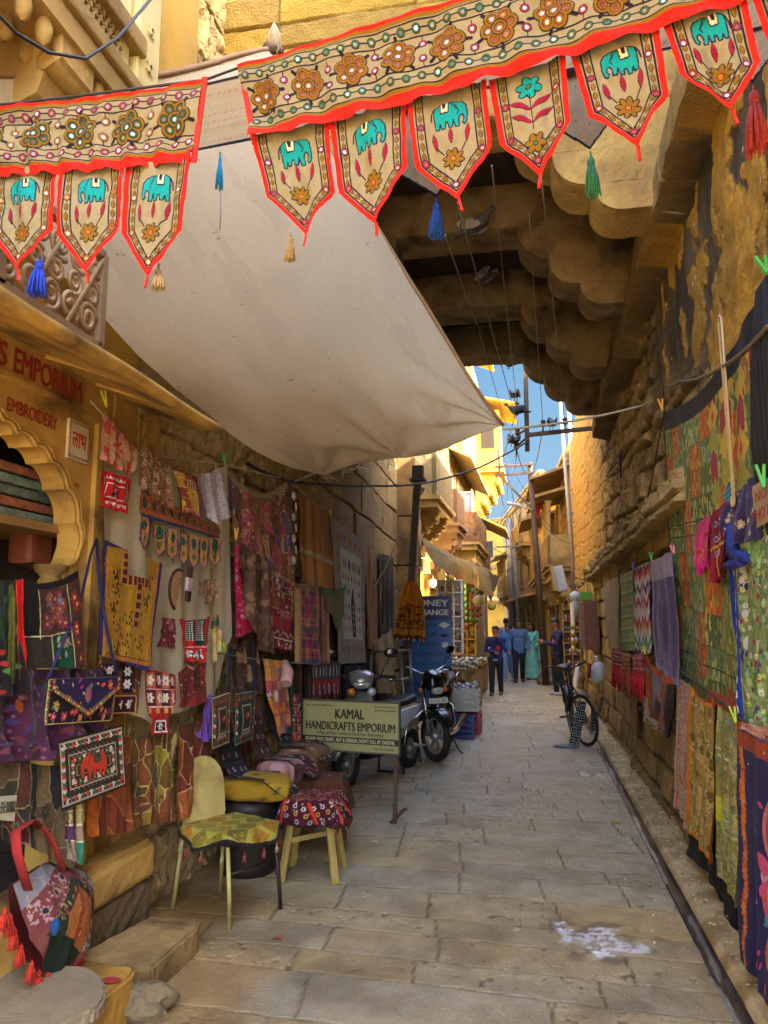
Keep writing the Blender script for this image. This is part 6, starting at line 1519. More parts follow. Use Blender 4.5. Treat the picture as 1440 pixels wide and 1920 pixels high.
a,b=onx(1350,602,.93),onx(1376,938,.90); d=Vector((0,.03,0))
m.tube([b-d*.3,a-d,a+Vector((0,0,.03)),a+d,b+d*.3],.006,7); m.torus(onx(1374,940,.90),.022,.006,(1,0,0),14,6)
m.solo('hanging_loop','long pale double loop hanging in front of the great quilt','hanger')
rope('rope',[onx(1500,575,.90),onx(1440,612,.90),onx(1350,690,.93),onx(1275,715,1.0),onx(1243,720,1.0)],.011,mat('old_rope',hx('6a5c48'),.9,var=.3,bump=.4,bscale=80),'old twisted rope across the top of the great quilt','rope',sag=.02)
m=MB().use(M_cable); m.tube([onx(1243,718,.99),onx(1246,770,.97),onx(1240,800,.98),onx(1222,900,.99),onx(1195,1010,.97),onx(1150,1092,.93)],.005,6); m.solo('cable','thin black cable looping down the right wall to the ledge','cable')
m=MB().use(M_cable); m.tube([onx(1158,1130,.98),onx(1172,1120,.97),onx(1178,1150,.97),onx(1160,1180,.98),onx(1176,1200,.98),onx(1168,1150,.97),onx(1150,1142,.98)],.006,6); m.solo('cable','tangled black cable beside the tan scarf','cable')
rope('washing_line',[onx(1140,1214,.88),onx(1232,1232,.90),onx(1300,1275,.90),onx(1345,1310,.89),onx(1392,1350,.88),onx(1470,1400,.86)],.008,mat('dark_rope',hx('3c342c'),.9),'dark rope carrying the lower row of textiles on the right','line')
rope('washing_line',[onx(1130,1110,.93),onx(1190,1066,.92),onx(1266,1036,.91)],.005,M_wire,'thin line carrying the scarves under the ledge','line')
def tass_bag(px,base,cols,label,seed,X=.86):
 q=[onx(a,b,X) for a,b in px]; t=thing('tasselled_bag',sum(q,Vector())/4,label,'bag',GR)
 def p(c): c.shade(.15); c.stripes([None,cols[1]],[.035,.012],False); c.zig(c.h*.5,.012,5,.006,cols[0])
 cloth('bag_body',q,p,None,None,parent=t,base=base,seed=seed,out=(-1,0,0),folds=.01,bulge=.02)
 m=MB().use(mat('thread_'+cols[0],hx(cols[0]),.95,var=.3,scale=60)); r=random.Random(seed);
 for k in range(34):
  f=r.random(); a=q[3].lerp(q[2],f)+Vector((-.012,0,0)); L_=r.uniform(.10,.24); m.tube([a+Vector((0,0,.02)),a+Vector((r.uniform(-.02,.01),0,-L_*.5)),a+Vector((r.uniform(-.03,.01),r.uniform(-.02,.02),-L_))],[.005,.009,.004],4)
 m.part('tassels',t,world=True)
tass_bag([(1150,1214),(1166,1218),(1165,1255),(1152,1250)],'7a1418',('a01a1c','b08a8a'),'red tasselled bag, farthest of the three on the low rope',3)
tass_bag([(1168,1222),(1184,1226),(1183,1262),(1170,1256)],'a0601c',('8a3a1c','2a2a4a'),'mustard and navy tasselled bag, middle of the three on the low rope',5)
tass_bag([(1188,1228),(1209,1222),(1209,1268),(1189,1262)],'9a3a34',('a8141c','b8707a'),'pinkish red tasselled bag, nearest of the three on the low rope',7)
def p(c):
 w,h=c.w,c.h; c.shade(.25); c.border([.05],['a83a14']); c.rect(0,h*.82,w,h,'4a2a24'); c.blotch('7a3a1c',.52,5,3,.08,.9); c.blotch('6a6470',.58,4,6,.06,.7); c.rect(w*.8,.05,w,h,'2a1a1c'); c.rect(0,0,w,.07,'a83f18')
Rr('appliqued_cloth',[(1212,1226),(1270,1266),(1266,1385),(1224,1335)],[.89,.89,.91,.91],p,'dark cloth with orange border and grey blotches on the low rope','cloth',base='33262c',folds=.04,sag=.05)
Rr('cotton_cloth',[(1205,1300),(1226,1318),(1256,1382),(1208,1348)],.95,lambda c: (c.shade(.1),c.tri(c.h*.95,.05,6,'4a3a2a')),'pale cloth with dark points showing under the orange bordered one','cloth',base='9a907a',folds=.02)
def p(c): c.shade(.12); c.blotch('9a6a58',.52,6,3,.1,.5); c.line([(c.w*.15,0),(c.w*.1,c.h)],.008,'9a3a34'); c.scatter(['8a4a3a','b09a84','9a5a4a'],220,.015,kind='leaf',edge='6a3a34'); c.line([(0,c.h*.3),(c.w,c.h*.42)],.01,'b09a84')
Rr('embroidered_hanging',[(1270,1268),(1296,1284),(1293,1560),(1272,1512)],[.90,.90,.92,.92],p,'pale pink and cream embroidered hanging beside the orange edged one','hanging',base='8f7560',folds=.02)
def p(c):
 w,h=c.w,c.h; c.shade(.15); c.blotch('6a5a1c',.5,5,3,.1,.8); c.blotch('b09a5a',.55,9,5,.08,.6); c.scatter(['6a5020','a8904a','8a7a2a','b8a86a'],260,.018,kind='leaf',edge='4a3612'); c.scatter(['a8904a','5a4416'],60,.03,kind='flower',cc='4a3612',edge='4a3612'); c.zig(h*.42,.02,5,.008,'c0a860'); c.border([.028],['c0560c'])
Rr('embroidered_hanging',[(1297,1284),(1342,1318),(1346,1624),(1294,1548)],[.89,.89,.90,.90],p,'gold brocade hanging with a vivid orange border','hanging',base='8a6c2c',folds=.03,sag=.03)
Rr('dark_cloth',[(1342,1320),(1350,1326),(1356,1660),(1340,1640)],.91,lambda c: c.shade(.2),'black cloth strip between the gold and the olive hangings','cloth',base='15161a',folds=.01,gain=1)
def p(c):
 w,h=c.w,c.h; c.shade(.15); c.blotch('8a8a50',.5,6,3,.08,.7); c.scatter(['5a5a2a','94945a','4a6a5a'],300,.017,kind='leaf',edge='3a3a1a'); c.scatter(['8a4a3a','4a7a7a','a08a3a'],26,.012); c.line([(w*.5,h*.3),(w*.55,h)],.02,'7a5a3a'); c.rect(0,h*.55,w*.4,h*.70,'94981c',.001); c.line([(0,h*.25),(w,h*.3)],.012,'a0a070'); c.line([(0,h*.6),(w,h*.66)],.008,'a0a070')
Rr('embroidered_hanging',[(1348,1322),(1388,1352),(1394,1705),(1350,1628)],[.885,.885,.885,.885],p,'olive green leaf embroidered hanging reaching almost to the ground','hanging',base='676530',folds=.025)
def p(c):
 w,h=c.w,c.h; c.shade(.15); c.rect(0,0,.03,h,'1c1a3c')
 for k in range(40): y=h*k/40; c.flower(.085+.012*math.sin(k),y,.030,5,('a8401c','b8601c','8a2f1c')[k%3],'c07a3a')
 for k in range(60): y=h*c.rng.random(); c.line([(.07,y),(.10,y+.05)],.006,'b05a1c')
 c.rect(0,0,w,.10,'7a3018'); c.paisley(w*.62,h*.36,.13,'a85a54','2f4a7a'); c.paisley(w*.62,h*.36,.09,'8a2a3a','b87a3a'); c.paisley(w*.58,h*.62,.12,'a83a5a','c06a3a',-1); c.paisley(w*.6,h*.8,.08,'b05a1c','3a5a6a')
 c.scatter(['a8401c','b8306a','3a6a7a','b08a9a','4a6a3a'],60,.022,w*.35,h*.2,w,h,'leaf'); c.scatter('b0a8b0',8,.006)
Rr('embroidered_hanging',[(1386,1352),(1490,1404),(1500,1960),(1400,1800)],[.875,.865,.85,.87],p,'navy hanging with orange floral border and paisleys, nearest on the right','hanging',base='1b1a3f',folds=.02)
Rr('cotton_cloth',[(1390,1352),(1480,1372),(1490,1425),(1392,1372)],.862,lambda c: (c.shade(.1),c.rect(0,c.h*.7,c.w,c.h,'4a3a5a')),'salmon folded edge over the navy hanging','cloth',base='a3705a',folds=.01)
for i,(pxs,lb) in enumerate((([(1292,1540),(1350,1600),(1362,1680),(1300,1600)],'black sagging cloth under the gold brocade hanging'),([(1340,1600),(1400,1690),(1412,1790),(1352,1690)],'black sagging cloth under the olive hanging'))):
 Rr('dark_cloth',pxs,[.95,.95,.96,.96],lambda c: c.shade(.3),lb,'cloth',base='121318',gain=1,folds=.025,nf=1.5,sag=.02)
Rr('cloth_strip',[(1184,1290),(1196,1292),(1194,1380),(1180,1376)],.95,lambda c: c.shade(.2),'flat brown strip hanging behind the red tasselled bags','strip',base='6a4a1c',folds=.01)
def p(c): c.shade(.2); c.cut([(c.w*.3,0),(c.w*.7,.0),(c.w,c.h*.3),(c.w*.7,c.h),(c.w*.2,c.h*.8),(0,c.h*.2)])
m=MB().use(mat('indigo_thread',hx('2a2050'),.95,var=.3)); a=onx(1164,842,.97)
for k in range(16): m.tube([a,a+Vector((-.01,.03*math.sin(k*2.4),-.10)),a+Vector((-.012,.04*math.sin(k*2.4+.3),-.26-.03*(k%3)))],[.006,.014,.006],5)
m.solo('indigo_tassel','indigo tassel hanging on the rubble wall by the rope end','tassel')
peg(onx(1240,762,.95),'d89a1c','orange clothes peg at the left top corner of the great quilt',tilt=-.5,s=1.3)
peg(onx(1432,505,.90),'4aa83c','bright green clothes peg at the top of the black gathered cloth',tilt=-.6,s=1.4)
peg(onx(1262,1034,.88),'c87a8a','pink clothes peg on the purple velvet throw',tilt=-.8)
peg(onx(1221,1047,.90),'3a9a3c','green clothes peg between the ikat and the purple throw',tilt=-.5)
peg(onx(1429,900,.875),'4ab04a','green clothes peg clipping the cardboard notice',tilt=-.3,s=1.2)
peg(onx(1376,1345,.86),'a8b81c','lime clothes peg at the top of the olive hanging',tilt=-.7)
peg(onx(1208,1222,.87),'c8c02c','yellow clothes peg above the pinkish red tasselled bag',tilt=-.7)
peg(onx(1187,1064,.90),'3a4a9a','blue clothes peg between the olive scarf and the ikat',tilt=-.5)
# ================================================================== STEPS, SEATS, SIGNBOARD, BAG
def slab(px,ztop,th,m_,name,label,cat,kind=None,ch=.012):
 P=[onz(a,b,ztop) for a,b in px]; bm=bmesh.new(); vs=[bm.verts.new(p) for p in P]; f=bm.faces.new(vs)
 r=bmesh.ops.extrude_face_region(bm,geom=[f]); bmesh.ops.translate(bm,verts=[v for v in r['geom'] if isinstance(v,bmesh.types.BMVert)],vec=(0,0,-th))
 bmesh.ops.bevel(bm,geom=bm.edges[:],offset=ch,segments=2,affect='EDGES'); bmesh.ops.recalc_face_normals(bm,faces=bm.faces[:])
 bm.verts.index_update(); m=MB().use(m_); m.raw([v.co.copy() for v in bm.verts],[[v.index for v in q.verts] for q in bm.faces]); bm.free()
 return roughen(m.solo(name,label,cat,'loose slabs at the shop step'),.008 if th>.06 else .002,.045,3)
M_slab=mat('worn_slab',hx('9a7f4c'),.8,var=.2,scale=6,bump=.5,bscale=22,dirt=hx('6a5430'),dscale=4)
slab([(282,1716),(374,1722),(372,1738),(286,1812),(268,1818),(128,1800)],.12,.13,M_slab,'stone_slab','worn stone slab step lying in front of the dark plinth stone','slab')
slab([(140,1796),(252,1814),(250,1826),(120,1930),(-120,1930),(-60,1830)],.17,.18,mat('ochre_slab',hx('a87f30'),.8,var=.2,bump=.4,bscale=25,dirt=hx('7a5a24')),'stone_slab','ochre stone slab with a red stain, under the grey rounded board','slab')
P=[]
for k in range(15): a=-1.3+2.6*k/14; P.append((105+95*math.cos(a),1862+48*math.sin(a)))
slab([(-150,1800),(30,1800)]+[(150+50*math.cos(a),1855+45*math.sin(a)) for a in np.linspace(-1.5,1.4,12)]+[(60,1945),(-200,1990)],.225,.05,mat('grey_board',hx('85775c'),.85,var=.15,scale=9,bump=.25,bscale=60),'rounded_board','grey worn board with a rounded end on the ochre slab','board')
m=MB().use(mat('red_smear',hx('9c3630'),.7)); q=onz(208,1838,.173); m.lathe([(.001,.002),(.035,.001)],Matrix.Translation(q) @ Matrix.Diagonal((1.2,.8,1,1)),12); m.solo('red_stain','red powder stain at the corner of the ochre slab','stain')
def rock(c,r,seed,label):
 bm=bmesh.new(); bmesh.ops.create_icosphere(bm,subdivisions=4,radius=1)
 for v in bm.verts:
  p=v.co; n=float(fbm(np.array([p.x*1.6+seed]),np.array([p.y*1.6+p.z*1.1]),seed,4)[0]); v.co=Vector((p.x*r[0],p.y*r[1],p.z*r[2]))*(.55+.9*n+.10*round(4*float(vnoise(np.array([p.x*2.3+9]),np.array([p.y*2.3-p.z*3]),seed)[0]))/4)
 m=MB().use(mat('rough_rock',hx('75664a'),.95,var=.25,bump=.7,bscale=14,dirt=hx('5a4a30'))); bm.verts.index_update(); m.raw([v.co+Vector(c) for v in bm.verts],[[v.index for v in f.verts] for f in bm.faces],False); bm.free(); m.solo('rock',label,'rock')
rock(onz(256,1884,.03),(.14,.11,.085),5,'rough broken rock wedged beside the ochre slab')
rock(onz(1034,1275,.12),(.30,.26,.27),9,'squared boulder at the foot of the leaning brown pole')
def drape_cloth(name,parent,c,a,b,ext,z,paint,base,rz=0,drop=.9,flare=.22,amp=.02,seed=1,n=5,material=None,world=True,ppm=200):
 """cloth over a top of half sizes a x b, hanging ext beyond it"""
 cv=Cv(2*(a+ext),2*(b+ext),base,ppm,seed); paint(cv)
 x=cv.X-(a+ext); y=cv.Y-(b+ext); rr=.06; ang=np.arctan2(y,x)
 dx=np.maximum(np.abs(x)-a,0); dy=np.maximum(np.abs(y)-b,0); d=np.sqrt(dx** 2+dy** 2)
 cxx=np.clip(x,-a,a); cyy=np.clip(y,-b,b); ux=np.sign(x)*dx/np.maximum(d,1e-6); uy=np.sign(y)*dy/np.maximum(d,1e-6)
 out=flare*d+rr*(1-np.exp(-d/rr))*.5+amp*np.sin(ang*n*2+seed)*np.clip(d/ext,0,1)
 zz=z-drop*np.maximum(d-.02,0)-.1*np.minimum(d,.02)+.008*(fbm(x*9,y*9,seed,3)-.5)+.004*cv.D
 X=cxx+ux*out; Y=cyy+uy*out; ca,sa=math.cos(rz),math.sin(rz)
 P=np.stack([c[0]+X*ca-Y*sa,c[1]+X*sa+Y*ca,zz],-1)
 org=np.array(tuple(world_matrix(parent).translation)) if parent is not None else np.array([c[0],c[1],z-ext])
 o=place(name,grid_mesh(name,P-org,rgba(cv.C,cv.G),None if cv.M.all() else cv.M,material or M_cloth),None,None if parent is not None else Vector(org))
 if parent is not None: o.parent=parent;
 return o
M_chair=mat('cream_enamel',hx('b0a060'),.55,var=.15,scale=8,bump=.1,dirt=hx('7a6a3a'),dscale=5)
def chair():
 c=Vector((-1.70,4.26,0)); t=thing('folding_chair',c,'cream painted metal chair with rounded back, dark seat and chipped legs','chair','seats beside the textiles',rz=math.radians(-26))
 w,d,hs=.20,.20,.44
 m=MB().use(M_chair)
 P=[(-.13,0)]+[(-.15+.0*k,.05+.1*k) for k in range(2)]+[(.155*math.cos(a),.22+.155*math.sin(a)) for a in np.linspace(PI,0,13)]+[(.15,.05),(.13,0)]
 M=Matrix.Translation((-d-.02,0,hs-.02)) @ Matrix.Rotation(math.radians(-10),4,'Y') @ Matrix(((0,0,1,0),(1,0,0,0),(0,1,0,0),(0,0,0,1))); m.prism(P,M,.018); m.part('backrest',t)
 for s in (-1,1):
  m=MB().use(M_chair); m.tube([(-d-.03,s*.13,hs+.05),(-d-.02,s*.15,hs-.05),(-d-.06,s*.17,.0)],.012,8); m.part('leg',t)
  m=MB().use(M_chair if s<0 else M_iron); m.tube([(d-.03,s*.17,hs-.03),(d+.0,s*.18,.2),(d+.02,s*.185,.0)],.012,8); m.part('leg',t)
 m=MB().use(M_iron); m.box((0,0,hs-.03),(.40,.38,.03),ch=.01); m.tube([(d-.03,-.17,.25),(d-.03,.17,.25)],.008,6); m.part('seat',t)
 return t
ch=chair()
def p(c):
 w,h=c.w,c.h; c.shade(.15,5); n=5
 for j in range(-1,n+1):
  for i in range(n):
   cx,cy=w*(i+.5)/n+(j%2)*w/n/2,h*(j+.5)/n; q=w/n*.62
   c.poly([(cx,cy-q),(cx+q,cy),(cx,cy+q),(cx-q,cy)],c.rng.choice(('6a641e','8a6418','746c22','94641a','5e5a1e','857628')),.001); c.line([(cx,cy-q),(cx+q,cy),(cx,cy+q),(cx-q,cy)],.004,'a08c50',.001,True); c.scatter(['94843a','5a5220','8a5a1c'],10,.006,cx-q*.5,cy-q*.5,cx+q*.5,cy+q*.5)
 r2=((c.X-w/2)/(w/2))** 2+((c.Y-h/2)/(h/2))** 2; a=np.arctan2(c.Y-h/2,c.X-w/2); e=.95+.045*np.sin(a*7)
 k=(r2>(e-.15)); c.C[k]=hx('1c1a16'); c.M &= r2<e; c.G[(c.n>.60) & (c.X>w*.5) & ~k]=.7
o=drape_cloth('seat_cover',None,(-1.69,4.25),.17,.17,.14,.462,p,'8f8a2c',rz=math.radians(-26),seed=4,drop=.75,flare=.5); tag(o,'yellow and olive diamond patchwork cover with scalloped black edge over the chair','seat cover')
t=thing('tassel_trim',(-1.69,4.25,.36),'row of small pink and white tassels under the chair cover edge','tassels')
for k in range(9):
 a=-2.6+3.4*k/8+math.radians(-26); tassel(t,Vector((-1.69+.275*math.cos(a),4.25+.275*math.sin(a),.375)),.042,.011,('8a4440','9a8c6c','8a3430')[k%3],cord=.01)
def stool(c,hs,a,legs,m_leg,label,paint,base,cover_label,ext,rz,seed,drop=.95):
 t=thing('wooden_stool',(c[0],c[1],0),label,'stool','seats beside the textiles',rz)
 m=MB().use(m_leg); m.box((0,0,hs-.02),(2*a,2*a,.03),ch=.008); m.part('seat',t)
 for (i,j) in ((-1,-1),(1,-1),(1,1),(-1,1)):
  m=MB().use(m_leg); m.bar((i*a*.72,j*a*.72,hs-.03),(i*a*1.12,j*a*1.12,0),.042,.03,(i,j,0),ch=.006); m.part('leg',t)
 m=MB().use(m_leg); m.bar((-a*.8,-a*.8,hs*.5),(a*.8,a*.8,hs*.5),.02,.03); m.part('stretcher',t)
 o=drape_cloth('stool_cover',None,c,a,a,ext,hs+.012,paint,base,rz,drop=drop,flare=.18,amp=.03,seed=seed); tag(o,cover_label,'stool cover')
def p(c):
 w,h=c.w,c.h; c.shade(.15); r2=np.hypot(c.X-w/2,c.Y-h/2)
 c.scatter(['a0241c','a84a24','a0802f','7a244a'],160,.012,w*.22,h*.22,w*.78,h*.78,'flower','3a0f14'); c.scatter('a8a09a',160,.005,0,0,w,h)
 for k in range(70): a=2*PI*k/70; q=.40*w*(.86+.15*(k%3)); c.disc(w/2+q*math.cos(a),h/2+q*math.sin(a),.014,('b0a8a0','a8803a','8a8a90')[k%3],.001); c.disc(w/2+q*math.cos(a),h/2+q*math.sin(a),.007,'4a0f18',.001)
 for k in range(8): a=2*PI*k/8; c.line([(w/2+.3*w*math.cos(a),h/2+.3*h*math.sin(a)),(w/2+.55*w*math.cos(a+.2),h/2+.55*h*math.sin(a+.2))],.02,'a8301c')
 c.border([.012],['1a0f14'])
stool((-1.41,4.93),.47,.15,None,mat('pale_leg_wood',hx('a08a4a'),.7,var=.2,bump=.2),'low stool with splayed pale wooden legs under a red mirrorwork cloth',p,'40101a','red and black mirrorwork cloth with white rings draped over the pale legged stool',.17,.1,6)
def p(c): c.shade(.2); c.scatter(['a09a8a'],10,.008); c.line([(0,c.h*.4),(c.w,c.h*.45)],.01,'3a2014')
stool((-1.56,5.52),.47,.17,None,mat('brown_leg_wood',hx('6a4a24'),.7,var=.2),'stool hidden under a brown cloth behind the red covered one',p,'4f2c1a','plain brown cloth with a few mirrors draped over the farther stool',.24,.2,8)
def bundle(c,r,paint,base,label,seed,nm='cushion'):
 cv=Cv(.6,.4,base,170,seed); paint(cv); th=cv.X/cv.w*2*PI; ph=cv.Y/cv.h*PI
 q=1+.12*np.sin(3*th+seed)*np.sin(ph)+.05*np.sin(7*th+3*ph); pw=lambda s_: np.sign(s_)*np.abs(s_)** .6
 P=np.stack([r[0]*pw(np.sin(ph))*pw(np.cos(th))*q,r[1]*pw(np.sin(ph))*pw(np.sin(th))*q,r[2]*pw(np.cos(ph))+r[2]],-1); P[:,-1]=P[:,0]
 tag(place(nm,grid_mesh(nm,P,rgba(cv.C),None,M_cloth),None,Vector(c)),label,nm,'bundles stacked along the wall')
def p(c): c.shade(.2); c.scatter(['8a7a5a','5a4a24'],20,.02,kind='dash'); c.rect(c.w*.4,0,c.w*.5,c.h,'7a6a50')
m=MB().use(M_iron); m.lathe([(.001,.0),(.17,0),(.18,.05),(.18,.38),(.19,.40),(.17,.44),(.001,.44)],Matrix.Translation((-1.84,4.93,0)),22); m.solo('metal_drum','dark metal drum carrying the mustard cushion behind the chair','drum')
bundle((-1.80,4.93,.442),(.24,.20,.075),p,'94741c','mustard yellow cushion on the metal drum behind the chair',3)
m=MB().use(M_wood); m.box((-1.88,5.62,.21),(.36,.95,.42),ch=.02); m.box((-1.88,5.62,.43),(.40,1.0,.03),ch=.008); m.solo('wooden_chest','low dark wooden chest carrying folded textiles against the wall','chest')
def p(c): c.shade(.2); c.scatter(['a87a7a','8a5a5a'],24,.02,kind='leaf'); c.stripes([None,'9a7a7a'],.04)
bundle((-1.76,5.30,.446),(.14,.15,.09),p,'8a5c58','dusty pink cushion between mustard cushion and brown bundle',5)
def p(c): c.shade(.2); c.scatter(['6a3a2a','9a7a5a','5a2a2a'],40,.02,kind='flower')
bundle((-1.76,5.80,.446),(.17,.26,.10),p,'6a4a34','brown flowered bundle on the chest behind the signboard',7)
def lmat(y0,y1,zb,zt,xf,base,label,seed,pal):
 """stiff mirrorwork mat bent over the bundles: back part up the wall, front part flat"""
 Lb,Ls=zt-zb,xf+1.99; cv=Cv(y1-y0,Lb+Ls,base,210,seed); w,h=cv.w,cv.h; cv.shade(.2)
 for k in range(4):
  for j in range(7): cv.ell(w*(k+.5)/4,h*(j+.5)/7,.012,.016,'a09a90' if (j+k)%2 else pal[j%len(pal)],.001); cv.disc(w*(k+.5)/4,h*(j+.5)/7,.007,'2a1a18',.001)
 cv.scatter(pal,60,.012,0,h*.5,w,h,'leaf'); cv.border([.014],['12121a']); cv.cut([(w*.12,0),(w*.88,0),(w,h*.12),(w,h*.9),(w*.85,h),(w*.15,h),(0,h*.9),(0,h*.12)])
 s=cv.Y; t=np.clip((s-Lb+.06)/.12,0,1); a=t*PI/2
 z=np.where(s<Lb-.06,zt-s,zb+.06-.075*np.sin(a)+.0); x=np.where(s<Lb-.06,-1.99+.05*s/Lb,-1.94+.075*(1-np.cos(a))+np.maximum(s-Lb-.06,0))
 x=x+.01*np.sin(cv.X*20+seed); z=z+.012*np.sin(cv.X*11+5*s)-.6*np.maximum(x-xf+.10,0)** 1.0*1.0
 P=np.stack([x,y0+cv.X+.02*np.sin(s*6),z],-1); o=np.array([-1.9,y0,zb]); tag(place('mirrorwork_mat',grid_mesh('mat',P-o,rgba(cv.C),cv.M,M_cloth),None,Vector(o)),label,'mat','mirrorwork mats draped over the bundles')
lmat(4.72,5.08,.605,.84,-1.60,'1c1c26','dark blue mirrorwork mat over the mustard cushion, nearest of three',3,['3a6a5a','8a2a24','8a8a80'])
lmat(5.22,5.56,.640,.90,-1.58,'3a1614','maroon mirrorwork mat over the dusty pink cushion, middle of three',5,['8a2a24','a09080','2a5a4a'])
lmat(5.64,6.05,.665,.92,-1.60,'26221c','green and red flowered mat over the brown bundle, farthest of three',9,['3a6a3a','8a2a24','a8a080','a05a3a'])
# --- signboard
def signboard():
 a=Vector((-1.93,6.40,0)); b=Vector((-1.09,6.24,0)); u=(b-a).normalized(); n=Vector((u.y,-u.x,0)); W=(b-a).length
 zt,zb=.925,.535; t=thing('signboard',(b.x,b.y,0),'pale green painted shop signboard with black lettering on one rusty leg','sign')
 O=Vector((a.x,a.y,zb)); M=frame(O,u,(0,0,1)); H=zt-zb
 grn=mat('sign_green',hx('8c8a5c'),.42,var=.06,scale=3,dirt=hx('8a8654'),dscale=5); blk=mat('sign_black',hx('17140f'),.5,var=.1); brn=mat('sign_brown',hx('2a2018'),.5,var=.1)
 m=MB().use(grn); c=O+u*W/2+Vector((0,0,H/2)); m.box(c,(W,.016,H),Matrix((u,-n,Vector((0,0,1)))).transposed()); m.part('board',t,world=True)
 R3=Matrix((u,-n,Vector((0,0,1)))).transposed(); m=MB().use(mat('sign_rim',hx('4a4436'),.6,.3))
 for (x,z,dx,dz) in ((W/2,H+.006,W+.03,.014),(W/2,-.006,W+.03,.014),(-.007,H/2,.014,H),(W+.007,H/2,.014,H)): m.box(O+u*x+Vector((0,0,z)),(dx,.024,dz),R3)
 m.part('rim',t,world=True)
 m=MB().use(brn); m.box(O+u*W/2+Vector((0,0,H*.215))+n*.0090,(W,.004,H*.125),R3); m.part('band',t,world=True)
 F=lambda x,y: frame(O+u*(W*x)+Vector((0,0,H*y))+n*.0082,u,(0,0,1))
 lettering('KAMAL',t,F(.50,.655),H*.19,blk,width=W*.30,bold=.04)
 lettering('HANDICRAFTS EMPORIUM',t,F(.50,.415),H*.165,blk,width=W*.93,bold=.035)
 lettering('A Place of Real Traditional Old & New Embroidery',t,F(.50,.318),H*.065,blk,width=W*.70,bold=.015)
 F2=lambda x,y: frame(O+u*(W*x)+Vector((0,0,H*y))+n*.0112,u,(0,0,1))
 lettering("PLEASE SAVE CRAFT, ART & DESIGN, DON'T KILL BY DIGITAL",t,F2(.50,.178),H*.075,mat('sign_cream',hx('b8b48a'),.5),width=W*.93,bold=.03)
 lettering('Email : rathikamal39@gmail.com',t,F(.03,.90),H*.035,blk,width=W*.31,align='LEFT'); lettering('Tel. 02-02992 253089',t,F(.97,.90),H*.035,blk,width=W*.22,align='RIGHT'); lettering('(M) 09414203660',t,F(.97,.83),H*.035,blk,width=W*.21,align='RIGHT')
 lettering('(NO PHOTO PLEASE)',t,F(.955,.05),H*.045,blk,width=W*.20,align='RIGHT')
 m=MB().use(M_rust); q=Vector((b.x-.01,b.y+.02,0)); m.bar(q+Vector((-.03,0,.0)),q+Vector((0,0,zt)),.032,.022,n,ch=.003); m.bar(q+Vector((-.055,-.03,.012)),q+Vector((.045,.10,.10)),.03,.012); m.part('leg',t,world=True)
signboard()
